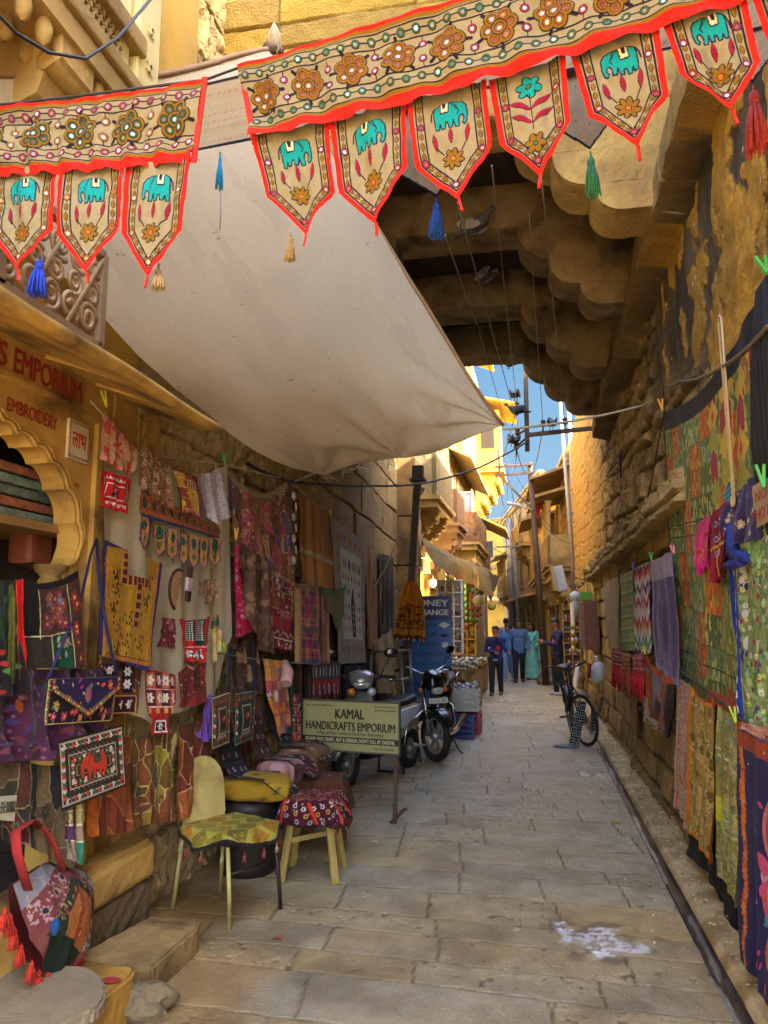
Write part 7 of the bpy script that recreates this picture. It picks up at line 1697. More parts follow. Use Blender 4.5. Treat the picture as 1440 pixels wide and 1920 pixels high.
# --- shoulder bag on the step
def floor_bag():
 px=[(12,1618),(172,1612),(172,1822),(12,1826)]; X=[-2.0,-2.0,-1.86,-1.86]; q=[onx(a,b,x) for (a,b),x in zip(px,X)]
 t=thing('shoulder_bag',sum(q,Vector())/4-Vector((0,0,.2)),'patchwork shoulder bag with red straps, blue pompom and red tassels','bag')
 def p(c):
  w,h=c.w,c.h; c.shade(.12); cx=w*.5; red='9a1f1c'
  c.poly([(0,h*.2),(w*.42,.0),(w*.44,h*.1),(w*.08,h*.5)],'77787c'); c.poly([(w*.55,0),(w,h*.25),(w,h*.35),(w*.55,h*.08)],'757c76')
  c.poly([(w*.06,h*.5),(w*.42,h*.1),(w*.54,h*.15),(w*.22,h*.72)],'6a3434'); c.poly([(w*.56,h*.06),(w,h*.32),(w*.98,h*.42),(w*.6,h*.2)],'703634')
  for (x,y) in ((.22,.52),(.34,.35),(.44,.2),(.74,.22),(.88,.33)): c.flower(w*x,h*y,.024,7,'8f7a76','3a2a2c'); c.disc(w*x,h*y,.012,'2a2024',.002)
  c.scatter('9a807a',80,.011,w*.1,h*.15,w*.5,h*.65,'leaf')
  c.poly([(w*.24,h*.74),(w*.52,h*.2),(w*.62,h*.25),(w*.42,h*.74)],'25301a'); c.poly([(w*.62,h*.2),(w*.98,h*.42),(w*.9,h*.62),(w*.6,h*.3)],'2a3018'); c.scatter(['6a6a3a','7a3a3a','8a7a4a'],70,.012,w*.28,h*.25,w*.9,h*.7,'leaf')
  c.poly([(w*.42,h*.55),(w*.58,h*.27),(w*.88,h*.45),(w*.74,h*.86),(w*.44,h*.74)],'9a5a2a',.004); c.line([(w*.42,h*.55),(w*.58,h*.27),(w*.88,h*.45),(w*.74,h*.86)],.008,'4a2018'); c.scatter(['b87a3a','7a3a1c','a84a2a'],60,.012,w*.48,h*.35,w*.78,h*.76,'leaf')
  c.poly([(w*.26,h*.74),(w*.44,h*.74),(w*.74,h*.86),(w*.62,h),(w*.34,h)],'16281a'); c.poly([(w*.74,h*.86),(w*.86,h*.55),(w,h*.6),(w*.92,h*.8)],'9a9484'); c.stripes([None,'6a6458'],.018,False,w*.78,w,h*.6,h*.9)
  c.cut([(w*.02,h*.22),(w*.36,h*.02),(w*.62,0),(w*.94,h*.2),(w,h*.45),(w*.93,h*.82),(w*.66,h),(w*.36,h),(w*.14,h*.74)])
 cloth('bag_front',q,p,None,None,parent=t,base='6a3a34',seed=6,out=(1,-.3,0),folds=.01,bulge=.10,wob=.012,ppm=420)
 def pb(c): w,h=c.w,c.h; c.shade(.2); c.cut([(w*.02,h*.22),(w*.36,h*.02),(w*.62,0),(w*.94,h*.2),(w,h*.45),(w*.93,h*.82),(w*.66,h),(w*.36,h),(w*.14,h*.74)])
 cloth('bag_back',q,pb,None,None,parent=t,base='7a1a18',seed=7,out=(1,-.3,0),folds=.0,bulge=-.08,wob=.0,ppm=200)
 blue=onx(104,1738,-1.80); m=MB().use(mat('thread_0b5a9a',hx('0a4070'),.95,var=.3)); m.ell(blue,(.018,.020,.032)); m.part('pompom',t,world=True)
 m=MB().use(mat('red_strap',hx('8a1c18'),.85,var=.2))
 m.tube([onx(52,1668,-1.9),onx(32,1600,-1.9),onx(28,1560,-1.92),onx(58,1540,-1.95),onx(72,1552,-1.98)],.022,8,flat=.3); m.tube([onx(118,1632,-1.92),onx(104,1590,-1.93),onx(88,1560,-1.96),onx(66,1542,-1.98)],.018,8,flat=.3); m.part('strap',t,world=True)
 for i,(x,y) in enumerate(((20,1712),(28,1738),(40,1768),(60,1800),(74,1818),(90,1820),(140,1800),(152,1772),(163,1690),(10,1700))): tassel(t,onx(x,y,-1.86),.075,.020,'b02a18',cord=.006)
floor_bag()
def price_card():
 q=[onx(a,b,-1.90) for a,b in ((-14,1494),(32,1491),(27,1540),(-16,1536))]; t=thing('price_card',sum(q,Vector())/4,'small white card with printed numbers stuck on the dark patched hanging','card')
 m=MB().use(mat('card_white',hx('a8a68c'),.7)); m.raw([*q,*[v+Vector((-.004,0,0)) for v in q]],[(0,1,2,3),(7,6,5,4),(0,4,5,1),(1,5,6,2),(2,6,7,3),(3,7,4,0)]); m.part('card',t,world=True)
 u=(q[1]-q[0]).normalized(); k=mat('sign_black',hx('17140f'))
 for i,s in enumerate(('253089','253086')): lettering(s,t,frame(q[3].lerp(q[0],.48-.25*i)+(q[1]-q[0])*.30+Vector((.002,0,0)),u,(0,0,1)),.020,k,width=.085,align='LEFT')
price_card()
pk=onx(22,985,-2.5); t=thing('packaged_textiles',pk,'stack of folded textiles in shiny plastic on a shelf inside the arch','packages')
for k in range(5):
 m=MB().use(mat('wrapped_%d'%(k%3),(hx('6f8478'),hx('96604a'),hx('5c6c66'))[k%3],.12,var=.4,scale=18,bump=.4,bscale=30)); m.box(pk+Vector((0,-.16+.03*(k%2),.025+.052*k)),(.34,.56,.046),ch=.015); m.part('package',t,world=True)
m=MB().use(M_wood); m.box(pk+Vector((0,-.3,-.025)),(.5,1.0,.04)); m.part('shelf',t,world=True)
m=MB().use(mat('maroon_wrapped',hx('7a4432'),.35,var=.3,bump=.2)); q=onx(78,990,-2.48); m.box(q,(.14,.11,.42),Euler((.1,0,.1)).to_matrix(),ch=.03); m.box(q+Vector((.02,-.10,-.10)),(.14,.18,.2),ch=.03); m.solo('hanging_cloth','maroon wrapped cloth bundle below the shelf inside the arch','cloth')
# ================================================================== SCOOTER, MOTORCYCLE, BICYCLE
M_grey=mat('grey_metal_paint',hx('86847e'),.3,.45,var=.08,coat=.6); M_blackp=mat('black_gloss',hx('121214'),.25,var=.1,coat=.5); M_chrome=mat('chrome',hx('c4c4c2'),.15,1.0,var=.05); M_lens=mat('headlamp_glass',hx('b9bdba'),.08,.3,var=.05); M_amber=mat('amber_lens',hx('b8641c'),.2); M_seat=mat('seat_vinyl',hx('19181a'),.5,var=.2,bump=.1)
def hull(m,sec,n=14,smooth=True):
 """loft through cross-sections: (centre, half width along y, half height, up direction) in the xz plane"""
 o=len(m.v)
 for (c,a,b,ang) in sec:
  up=Vector((math.sin(ang),0,math.cos(ang)))
  for k in range(n): q=2*PI*k/n; cs,sn=math.cos(q),math.sin(q); m.v.append(Vector(c)+Vector((0,a*math.copysign(abs(cs)** .75,cs),0))+up*(b*math.copysign(abs(sn)** .75,sn)))
 for i in range(len(sec)-1):
  for k in range(n): m.face([o+i*n+k,o+i*n+(k+1)%n,o+(i+1)*n+(k+1)%n,o+(i+1)*n+k],smooth)
 m.face([o+k for k in range(n)][::-1]); m.face([o+(len(sec)-1)*n+k for k in range(n)])
def wheel(parent,c,R,w,spokes,rim_m,name='wheel',wire=False,R3=None):
 """axle along y"""
 c=Vector(c)
 m=MB().use(M_black); m.torus(c,R-w/2,w/2,(0,1,0),36,10)
 for k in range(0 if wire else 44):
  a=2*PI*k/44; m.box(c+Vector((math.cos(a)*(R-.004),0,math.sin(a)*(R-.004))),(.012,w*.6,.014),Euler((0,-a,0)).to_matrix())
 tyre=m.part(name,parent)
 m=MB().use(rim_m); m.torus(c,R-w,.016 if not wire else .010,(0,1,0),36,8); M=Matrix.Translation(c) @ Matrix.Rotation(PI/2,4,'X'); m.lathe([(.001,-.045),(.04,-.045),(.05,-.02),(.05,.02),(.04,.045),(.001,.045)],M,16)
 for k in range(spokes):
  a=2*PI*k/spokes; d=Vector((math.cos(a),0,math.sin(a)))
  if wire: m.tube([c+Vector((0,.03*(-1)** k,0))+d*.02,c+d*(R-w)],.0016,4)
  else: m.bar(c+d*.04,c+d*(R-w),.045,.018,(0,1,0))
 m.part('rim',tyre); return tyre
def scooter():
 t=thing('parked_scooter',(-1.62,8.10,0),'grey metallic scooter parked behind the signboard, nose to the wall','scooter',rz=math.atan2(-.94,-.34))
 wheel(t,(.62,0,.21),.21,.095,6,M_grey); wheel(t,(-.62,0,.21),.21,.10,6,M_grey)
 m=MB().use(M_grey); hull(m,[((.60,0,.47),.05,.02,0),((.66,0,.44),.075,.03,.5),((.80,0,.36),.07,.03,1.0),((.86,0,.28),.045,.02,1.2)]); m.part('front_mudguard',t)
 m=MB().use(M_grey)
 hull(m,[((.50,0,.30),.06,.05,0),((.52,0,.42),.16,.07,1.3),((.46,0,.60),.20,.06,1.3),((.40,0,.78),.19,.05,1.3),((.36,0,.88),.10,.05,1.3)]); m.part('leg_shield',t)
 m=MB().use(M_chrome)
 for s in (-1,1): m.tube([(.56,s*.05,.36),(.555,s*.145,.48),(.50,s*.185,.68),(.44,s*.175,.80)],.008,6)
 m.part('shield_trim',t)
 m=MB().use(M_blackp); hull(m,[((.40,0,.28),.15,.05,0),((.0,0,.27),.16,.05,0),((-.2,0,.30),.15,.08,0)]); m.part('footboard',t)
 m=MB().use(M_grey); hull(m,[((.0,0,.48),.10,.16,0),((-.25,0,.52),.17,.19,0),((-.55,0,.58),.17,.15,0),((-.82,0,.64),.09,.08,0)]); m.part('rear_body',t)
 for s in (-1,1): m=MB().use(mat('pale_blue_panel',hx('a9b4c2'),.3,.2,coat=.5)); hull(m,[((.02,s*.10,.52),.015,.05,0),((-.2,s*.165,.57),.02,.10,0),((-.5,s*.165,.62),.02,.07,0),((-.75,s*.10,.66),.012,.03,0)]); m.part('side_panel',t)
 m=MB().use(M_seat); hull(m,[((.04,0,.69),.05,.025,0),((-.1,0,.715),.10,.04,0),((-.4,0,.72),.125,.045,0),((-.62,0,.745),.11,.05,0),((-.74,0,.76),.05,.03,0)]); m.part('seat',t)
 m=MB().use(M_grey); hull(m,[((.52,0,.96),.05,.03,1.0),((.48,0,.98),.11,.07,.7),((.36,0,1.03),.14,.08,.4),((.26,0,1.04),.11,.05,0)]); h=m.part('handle_cowl',t); Rz=Matrix.Translation((.36,0,0)) @ Matrix.Rotation(math.radians(35),4,'Z') @ Matrix.Translation((-.36,0,0)); h.matrix_local=Rz
 m=MB().use(M_lens); hull(m,[((.47,0,.965),.10,.062,.9),((.535,0,.945),.062,.036,1.0)]); m.part('headlight',h)
 for s in (-1,1):
  m=MB().use(M_amber if s<0 else M_lens); m.ell((.47,s*.10,.89),(.03,.045,.04)); m.part('indicator',h)
  m=MB().use(M_black); m.tube([(.33,s*.10,1.02),(.28,s*.22,1.03),(.24,s*.36,1.02)],[.016,.017,.018],8); m.part('handle_grip',h)
  m=MB().use(M_blackp); m.tube([(.32,s*.2,1.04),(.33,s*.26,1.16),(.31,s*.29,1.22)],.006,6); m.ell((.31,s*.31,1.27),(.018,.075,.052)); m.part('mirror',h)
  m=MB().use(M_chrome); m.tube([(.36,s*.24,1.02),(.40,s*.33,1.00)],.006,5); m.part('brake_lever',h)
  m=MB().use(M_grey); m.tube([(.62,s*.07,.22),(.55,s*.06,.5),(.47,s*.03,.7)],.022,7); m.part('fork',t)
 m=MB().use(mat('number_plate',hx('c8c6bc'),.5)); m.box((.60,0,.64),(.012,.30,.075),Euler((0,-.25,0)).to_matrix(),ch=.004); q=m.part('number_plate',t)
 lettering('RJ 15 SB 6127',q,frame((.6075,0,.625),(0,1,0),(-.25,0,1)),.035,mat('sign_black',hx('17140f')),width=.24,world=False)
 m=MB().use(M_chrome)
 for s in (-1,1): m.tube([(-.15,s*.20,.30),(-.2,s*.22,.5),(-.55,s*.21,.62),(-.8,s*.16,.6),(-.85,s*.1,.5)],.011,7)
 m.part('crash_bar',t)
 m=MB().use(M_steel); m.tube([(-.3,.2,.32),(-.3,.3,.30)],.010,6); m.box((-.3,.30,.30),(.16,.10,.015),ch=.004); m.part('footrest',t)
 m=MB().use(M_iron); m.tube([(-.18,.10,.28),(-.24,.16,.0)],.012,6); m.tube([(-.18,-.10,.28),(-.24,-.16,.0)],.012,6); m.tube([(-.24,-.16,.012),(-.24,.16,.012)],.012,6); m.part('stand',t)
scooter()
def motorcycle():
 t=thing('parked_motorcycle',(-1.20,9.72,0),'black motorcycle parked facing the viewer with its front wheel turned','motorcycle',rz=math.atan2(-1,-.06))
 fk=bpy.data.objects.new('front_fork',None); COL.objects.link(fk); fk.parent=t; fk.location=(.52,0,0); fk.rotation_euler=(0,0,math.radians(44))
 w=wheel(fk,(.10,0,.28),.285,.085,6,mat('alloy',hx('a6a6a2'),.35,.7))
 m=MB().use(M_chrome)
 for s in (-1,1): m.tube([(.10,s*.085,.28),(.02,s*.085,.62),(-.07,s*.085,.92)],[.022,.020,.017],8)
 m.part('fork_leg',fk)
 m=MB().use(M_blackp); P=[]
 for s in (-1,1):
  for k in range(9): a=math.radians(25+130*k/8); P.append((.10+.325*math.cos(a),s*.055,.28+.325*math.sin(a)))
 m.raw(P,[(k,k+1,k+10,k+9) for k in range(8)],True); m.raw([(p[0],p[1]*.96,p[2]+.006) for p in P],[(k+9,k+10,k+1,k) for k in range(8)],True); m.part('mudguard',fk)
 m=MB().use(M_blackp); hull(m,[((.17,0,.80),.06,.05,.3),((.14,0,.86),.105,.10,.3),((.02,0,.92),.12,.12,.2),((-.06,0,.93),.08,.08,.1)]); cowl=m.part('headlamp_cowl',fk)
 m=MB().use(M_lens); hull(m,[((.155,0,.80),.085,.05,.3),((.19,0,.79),.055,.03,.3)]); m.part('headlight',cowl)
 m=MB().use(mat('number_plate',hx('c8c6bc'),.5)); m.box((.17,0,.685),(.010,.26,.06),Euler((0,-.2,0)).to_matrix(),ch=.003); q=m.part('number_plate',fk)
 lettering('RJ 15 SA 0470',q,frame((.177,0,.668),(0,1,0),(-.2,0,1)),.032,mat('sign_black',hx('17140f')),width=.22,world=False)
 m=MB().use(M_chrome); m.tube([(-.13,.38,1.02),(-.09,.26,1.06),(-.07,.08,.98),(-.07,-.08,.98),(-.09,-.26,1.06),(-.13,-.38,1.02)],.012,7); bar_=m.part('handlebar',fk)
 for s in (-1,1):
  m=MB().use(M_black); m.tube([(-.10,s*.27,1.055),(-.14,s*.40,1.015)],.018,8); m.part('handle_grip',bar_)
  m=MB().use(M_blackp); m.tube([(-.09,s*.25,1.06),(-.06,s*.30,1.2)],.006,6); m.ell((-.06,s*.33,1.26),(.015,.07,.05),Euler((.4*s,0,0)).to_matrix()); m.part('mirror',bar_)
  m=MB().use(M_amber); m.ell((.06,s*.17,.80),(.03,.03,.03)); m.part('indicator',fk)
 wheel(t,(-.68,0,.285),.29,.10,6,mat('alloy',hx('a6a6a2'),.35,.7))
 m=MB().use(M_blackp); hull(m,[((.36,0,.88),.06,.06,0),((.26,0,.90),.14,.11,0),((.05,0,.89),.145,.12,0),((-.12,0,.84),.08,.07,0)]); m.part('fuel_tank',t)
 m=MB().use(M_seat); hull(m,[((-.06,0,.84),.07,.03,0),((-.2,0,.83),.12,.05,0),((-.55,0,.86),.13,.05,0),((-.8,0,.90),.08,.04,0)]); m.part('seat',t)
 m=MB().use(M_blackp); hull(m,[((-.1,0,.68),.11,.10,0),((-.45,0,.72),.12,.09,0),((-.85,0,.80),.06,.05,0)]); m.part('side_cover',t)
 m=MB().use(mat('engine_alloy',hx('6c6c6a'),.45,.7,var=.2,bump=.2)); hull(m,[((.22,0,.42),.10,.14,0),((.05,0,.38),.15,.16,0),((-.22,0,.38),.12,.13,0)])
 for k in range(6): m.box((.16,0,.54+.028*k),(.20,.22,.010))
 m.part('engine',t)
 m=MB().use(M_chrome); m.tube([(.26,.08,.55),(.36,.10,.40),(.2,.13,.24),(-.3,.16,.24),(-.9,.18,.34)],[.02,.02,.025,.035,.045],8); m.part('exhaust',t)
 m=MB().use(M_chrome); m.tube([(.34,.08,.70),(.36,.24,.62),(.34,.26,.42),(.22,.20,.30)],.013,7); m.tube([(.34,-.08,.70),(.36,-.24,.62),(.34,-.26,.42),(.22,-.20,.30)],.013,7); m.part('crash_guard',t)
 m=MB().use(M_iron); m.tube([(.48,0,.84),(.36,0,.5),(.1,0,.22),(-.3,0,.25)],.02,7); m.tube([(.44,0,.86),(-.2,0,.76),(-.75,0,.78)],.02,7); m.part('frame',t)
 m=MB().use(M_iron); m.tube([(-.1,.10,.26),(-.02,.26,.02),(.03,.30,.012)],.012,6); m.part('side_stand',t)
 m=MB().use(M_chrome); m.tube([(-.5,.13,.86),(-.7,.14,.93),(-.9,.08,.95),(-.9,-.08,.95),(-.7,-.14,.93),(-.5,-.13,.86)],.011,6); m.part('grab_rail',t)
motorcycle()
def bicycle():
 t=thing('bicycle',(.52,11.1,0),'old black bicycle with swept handlebars leaning by the right wall','bicycle',rz=math.radians(-88)); t.rotation_euler=(math.radians(-8),0,math.radians(-84)); t.rotation_mode='XYZ'
 t.rotation_euler=(math.radians(7),0,math.radians(-86))
 fr_=mat('bicycle_black',hx('26241f'),.4,.3,var=.2); rim=mat('dull_rim',hx('7d786c'),.4,.7)
 fk=bpy.data.objects.new('front_fork',None); COL.objects.link(fk); fk.parent=t; fk.location=(.42,0,0); fk.rotation_euler=(0,0,math.radians(24))
 wheel(fk,(.16,0,.33),.33,.042,28,rim,wire=True); wheel(t,(-.52,0,.33),.33,.042,28,rim,wire=True)
 for s in (-1,1):
  m=MB().use(fr_); m.tube([(.16,s*.05,.33),(.06,s*.045,.62),(.0,s*.02,.74)],.010,6); m.part('fork_blade',fk)
  m=MB().use(fr_); m.tube([(-.52,s*.05,.33),(-.10,s*.03,.80)],.008,6); m.part('seat_stay',t)
  m=MB().use(fr_); m.tube([(-.52,s*.05,.33),(-.08,s*.04,.30)],.009,6); m.part('chain_stay',t)
  m=MB().use(M_black); m.tube([(-.06,s*.29,1.04),(-.16,s*.30,1.02),(-.22,s*.27,.99)],.015,7); m.part('handle_grip',fk)
  m=MB().use(fr_); m.tube([(-.08+.0,s*.06,.30),(-.08+s*.16,s*.07,.27-s*.03)],.008,5); m.box((-.08+s*.16,s*.12,.27-s*.03),(.09,.09,.022),ch=.004); m.part('pedal',t)
 m=MB().use(fr_); m.tube([(0,0,.70),(-.03,0,.92),(-.03,0,1.0)],.014,7); m.part('stem',fk)
 m=MB().use(M_iron); m.tube([(-.20,.28,1.0),(-.06,.29,1.045),(.0,.18,1.03),(-.02,.05,.98),(-.02,-.05,.98),(.0,-.18,1.03),(-.06,-.29,1.045),(-.20,-.28,1.0)],.011,7); m.part('handlebar',fk)
 m=MB().use(fr_); m.tube([(.40,0,.84),(-.12,0,.84)],.014,7); m.tube([(.42,0,.74),(-.08,0,.30)],.015,7); m.tube([(-.08,0,.30),(-.14,0,.90)],.014,7); m.tube([(.42,0,.70),(.39,0,.92)],.018,7); m.part('frame',t)
 m=MB().use(M_seat); hull(m,[((-.02,0,.96),.03,.02,0),((-.14,0,.965),.06,.035,0),((-.26,0,.975),.10,.045,0),((-.30,0,.98),.07,.03,0)]); m.tube([(-.14,0,.85),(-.15,0,.95)],.011,6); m.part('saddle',t)
 m=MB().use(fr_)
 for (par,cx) in ((None,-.52),):
  P=[(cx+.365*math.cos(a),s*.03,.33+.365*math.sin(a)) for s in (-1,1) for a in np.linspace(.3,2.9,12)]; m.raw(P,[(k,k+1,k+13,k+12) for k in range(11)],True)
 m.part('mudguard',t)
 m=MB().use(fr_); P=[(.16+.365*math.cos(a),s*.03,.33+.365*math.sin(a)) for s in (-1,1) for a in np.linspace(.9,2.9,12)]; m.raw(P,[(k,k+1,k+13,k+12) for k in range(11)],True); m.part('mudguard',fk)
 m=MB().use(M_steel); m.lathe([(.07,-.006),(.09,-.006),(.09,.006),(.07,.006)],Matrix.Translation((-.08,-.05,.30)) @ Matrix.Rotation(PI/2,4,'X'),18); m.part('chainring',t)
 m=MB().use(M_iron); m.tube([(-.50,.09,.70),(-.35,.09,.78),(-.35,-.09,.78),(-.50,-.09,.70),(-.82,-.09,.72),(-.82,.09,.72),(-.50,.09,.70)],.006,5); m.part('carrier',t)
bicycle()
def chk(c):
 n=5
 for j in range(17):
  for i in range(n): c.rect(c.w*(i+.2+.3*(j%2))/n,c.h*(j+.2)/17,c.w*(i+.7+.3*(j%2))/n,c.h*(j+.75)/17,'a4a8ac',.001)
cloth('checked_cloth',[ony(1084,1312,10.42),ony(1101,1316,10.40),ony(1086,1399,10.36),ony(1067,1396,10.38)],chk,'black cloth with white checks hung over the bicycle front wheel','cloth','checked cloths at the bicycle',base='15161c',seed=3,folds=.03,out=(0,-1,0),ppm=220)
cloth('checked_cloth',[ony(1107,1318,10.6),ony(1117,1326,10.6),ony(1120,1370,10.55),ony(1105,1374,10.55)],chk,'black and white checked cloth hanging between bicycle and wall','cloth','checked cloths at the bicycle',base='15161c',seed=4,folds=.05,out=(0,-1,0),ppm=220)
m=MB().use(mat('crumpled_foil',hx('5a6068'),.5,var=.4,bump=.6,bscale=30)); c=onz(1062,1402); m.ell(c+Vector((0,0,.015)),(.17,.06,.03),None,12,6); m.solo('crumpled_wrapper','crumpled dark blue wrapper lying before the bicycle wheel','litter')
m=MB().use(mat('white_plastic',hx('b9bcbc'),.4,var=.08)); m.ell((.80,10.75,.93),(.10,.10,.15),Euler((.3,.2,0)).to_matrix(),14,9); m.tube([(.80,10.75,1.05),(.78,10.7,1.14)],.02,6); m.solo('plastic_bag','white plastic bag hanging from the right end of the bicycle handlebar','bag')
m=MB().use(mat('red_cord',hx('7a1420'),.8)); m.tube([(.69,10.62,1.05),(.68,10.60,.95),(.67,10.60,.86)],.022,7); m.solo('red_ribbon','dark red ribbon tied on the bicycle handlebar','ribbon')
m=MB().use(mat('dry_leaf',hx('b8901c'),.7,var=.3)); c=onz(1152,1541,.004); m.raw([c+Vector(v) for v in ((-.05,0,.004),(-.02,-.02,.012),(.02,-.018,.006),(.05,.004,.016),(.02,.02,.004),(-.02,.02,.010))],[(0,1,2,3,4,5)]); m.solo('fallen_leaf','single yellow fallen leaf on the paving beside the gutter','leaf')
# ================================================================== POLES, WIRES, BIRDS
t=thing('iron_bracket',ony(985,815,12.2),'rusty iron pole bracket fixed to the right wall carrying wires and pigeons','bracket')
m=MB().use(M_rust); m.bar(ony(983,600,12.2),ony(989,846,12.2),.075,.06,(0,1,0)); m.part('upright',t,world=True)
m=MB().use(M_rust); m.bar(ony(986,816,12.2),ony(1120,802,12.2),.07,.06); m.part('arm',t,world=True)
M_ins=mat('insulator_brown',hx('4a3228'),.35,var=.2)
def insulator(px,y,s=1.0):
 c=ony(*px,y); m=MB().use(M_ins); m.lathe([(.001,-.16),(.012,-.16),(.012,-.04),(.045,-.03),(.05,.0),(.03,.02),(.045,.04),(.04,.07),(.001,.08)],Matrix.Translation(c) @ Matrix.Diagonal((s,s,s,1)),10); m.part('insulator',t,world=True)
for q in ((1018,796),(1059,792),(969,762),(970,812),(968,838)): insulator(q,12.2)
m=MB().use(M_rust); m.bar(ony(972,770,12.2),ony(986,765,12.2),.03,.03); m.bar(ony(970,815,12.2),ony(986,806,12.2),.03,.03); m.bar(ony(968,838,12.2),ony(986,822,12.2),.03,.03); m.part('pin',t,world=True)
def pole(name,a,b,r,material,label,cross=(),y=None,extra=()):
 A=onz(*a) if y is None else ony(*a,y); yy=A.y; B=ony(*b,yy); t=thing(name,A,label,'pole')
 m=MB().use(material); m.tube([A,A.lerp(B,.5),B],[r*1.15,r,r*.85],10); m.part('shaft',t,world=True)
 for (p,q,w) in cross: m=MB().use(material); m.bar(ony(*p,yy-.1),ony(*q,yy-.1),w,w); m.part('crossarm',t,world=True)
 for (p,q,w) in extra: m=MB().use(material); m.bar(ony(*p,yy-.1),ony(*q,yy-.1),w,w,(0,1,0)); m.part('brace',t,world=True)
 return t
pole('utility_pole',(1024,1285),(993,868),.085,mat('brown_pole',hx('4a3624'),.7,.2,var=.25,scale=4),'leaning brown electricity pole with double crossarms and a street lamp',(((928,876),(1001,870),.055),((928,892),(1002,886),.055)),None,(((935,842),(937,892),.05),((936,892),(1000,956),.05)))
pole('utility_pole',(976,1200),(963,1022),.12,mat('grey_pole',hx('6f6a60'),.7,.2,var=.2),'grey electricity pole with one thin crossarm far down the lane',(((930,1026),(978,1024),.06),),34)
pole('drain_pipe',(961,1190),(955,972),.17,mat('zinc_pipe',hx('8a8c8a'),.45,.4,var=.1),'pale zinc pipe running up beside the far grey pole',(),38)
for a,b,r,lb in (((1078,1105),(1050,752),.05,'pale plastic pipe, left one of the pair at the end of the rubble wall'),((1084,1108),(1066,752),.06,'pale plastic pipe, right one of the pair at the end of the rubble wall')): pole('wall_pipe',a,b,r,M_pipe,lb,(),20.2)
pole('wall_pipe',(1092,1110),(1076,960),.06,M_iron,'dark cable duct next to the pale pipes on the right',(),20.1)
def lamp():
 a,b=ony(999,956,20.7),ony(950,943,20.5); t=thing('street_lamp',a,'grey tubular street lamp on the leaning brown pole','street lamp'); m=MB().use(M_pipe); m.tube([a,b],.025,7); m.part('arm',t,world=True)
 m=MB().use(mat('lamp_grey',hx('8a8f92'),.4)); m.bar(b,b.lerp(a,.55)+Vector((0,0,.03)),.12,.07,ch=.02); m.part('lamp_head',t,world=True)
lamp()
GW='overhead wires along the lane'
def wire(pts,label,r=.006,sag=.0,m_=None,name='wire'):
 rope(name,[ony(*p[:2],p[2]) for p in pts],r,m_ or M_cable,label,'wire',GW,5,sag,12)
for i,(a,b) in enumerate((((835,440,4.6),(895,610,8.6)),((858,380,4.4),(972,800,12.2)),((922,310,4.4),(969,758,12.2)),((1016,340,4.6),(1059,792,12.2)),((992,400,5.2),(1018,796,12.2)),((895,610,8.6),(950,800,12.6)))):
 wire([a,b],'thin grey wire running under the stone bridge towards the iron bracket',.005,.02,M_wire)
for i,(a,b) in enumerate((((969,762,12.2),(930,890,20.8)),((970,812,12.2),(965,880,20.8)),((968,838,12.2),(985,884,20.8)),((1018,800,12.2),(998,886,20.8)),((930,892,20.8),(968,1024,34)),((1000,888,20.8),(975,1026,34)),((940,842,20.8),(1040,1000,21.5)),((890,850,19),(990,870,20.8)),((935,876,20.8),(905,1000,27)),((975,1026,34),(940,1040,40)),((1000,960,20.8),(1068,1020,20.2)),((880,1000,20),(1010,1060,20.8)),((905,990,26),(1000,930,20.8)),((1005,1030,20.8),(935,1075,30)),((955,900,20.8),(1000,1100,30)),((945,880,20.8),(938,1010,45)),((952,880,20.8),(950,1010,45)))):
 wire([a,b],'thin black wire strung between the poles far down the lane',.008,.12)
rope('cable',[onx(462,868,-2.08),onx(545,903,-2.05),ony(700,911,8.2),ony(800,905,9.5),ony(900,876,10.8),ony(992,826,12.2)],.014,M_cable,'thick black cable sagging from the left wall across to the iron bracket','cable',sag=.015)
rope('cable',[onx(700,1100,-2.0),ony(748,1000,9.6),ony(770,990,9.55)],.008,mat('pale_rope',hx('a89c86'),.85),'pale loop of cord between the tan scarf and the shawl pole','cord',sag=.08)
m=MB().use(M_cable); m.tube([Vector(v) for v in (onx(-30,0,-1.5),onx(30,62,-1.5),onx(90,98,-1.5),onx(160,110,-1.5),onx(220,72,-1.5),onx(290,-10,-1.55))],.006,6); m.solo('cable','black cable looping below the latticed bay window','cable',GW)
M_pig=mat('pigeon_grey',hx('4d4d54'),.8,var=.5,scale=22); M_pigd=mat('pigeon_dark',hx('28262c'),.8,var=.3)
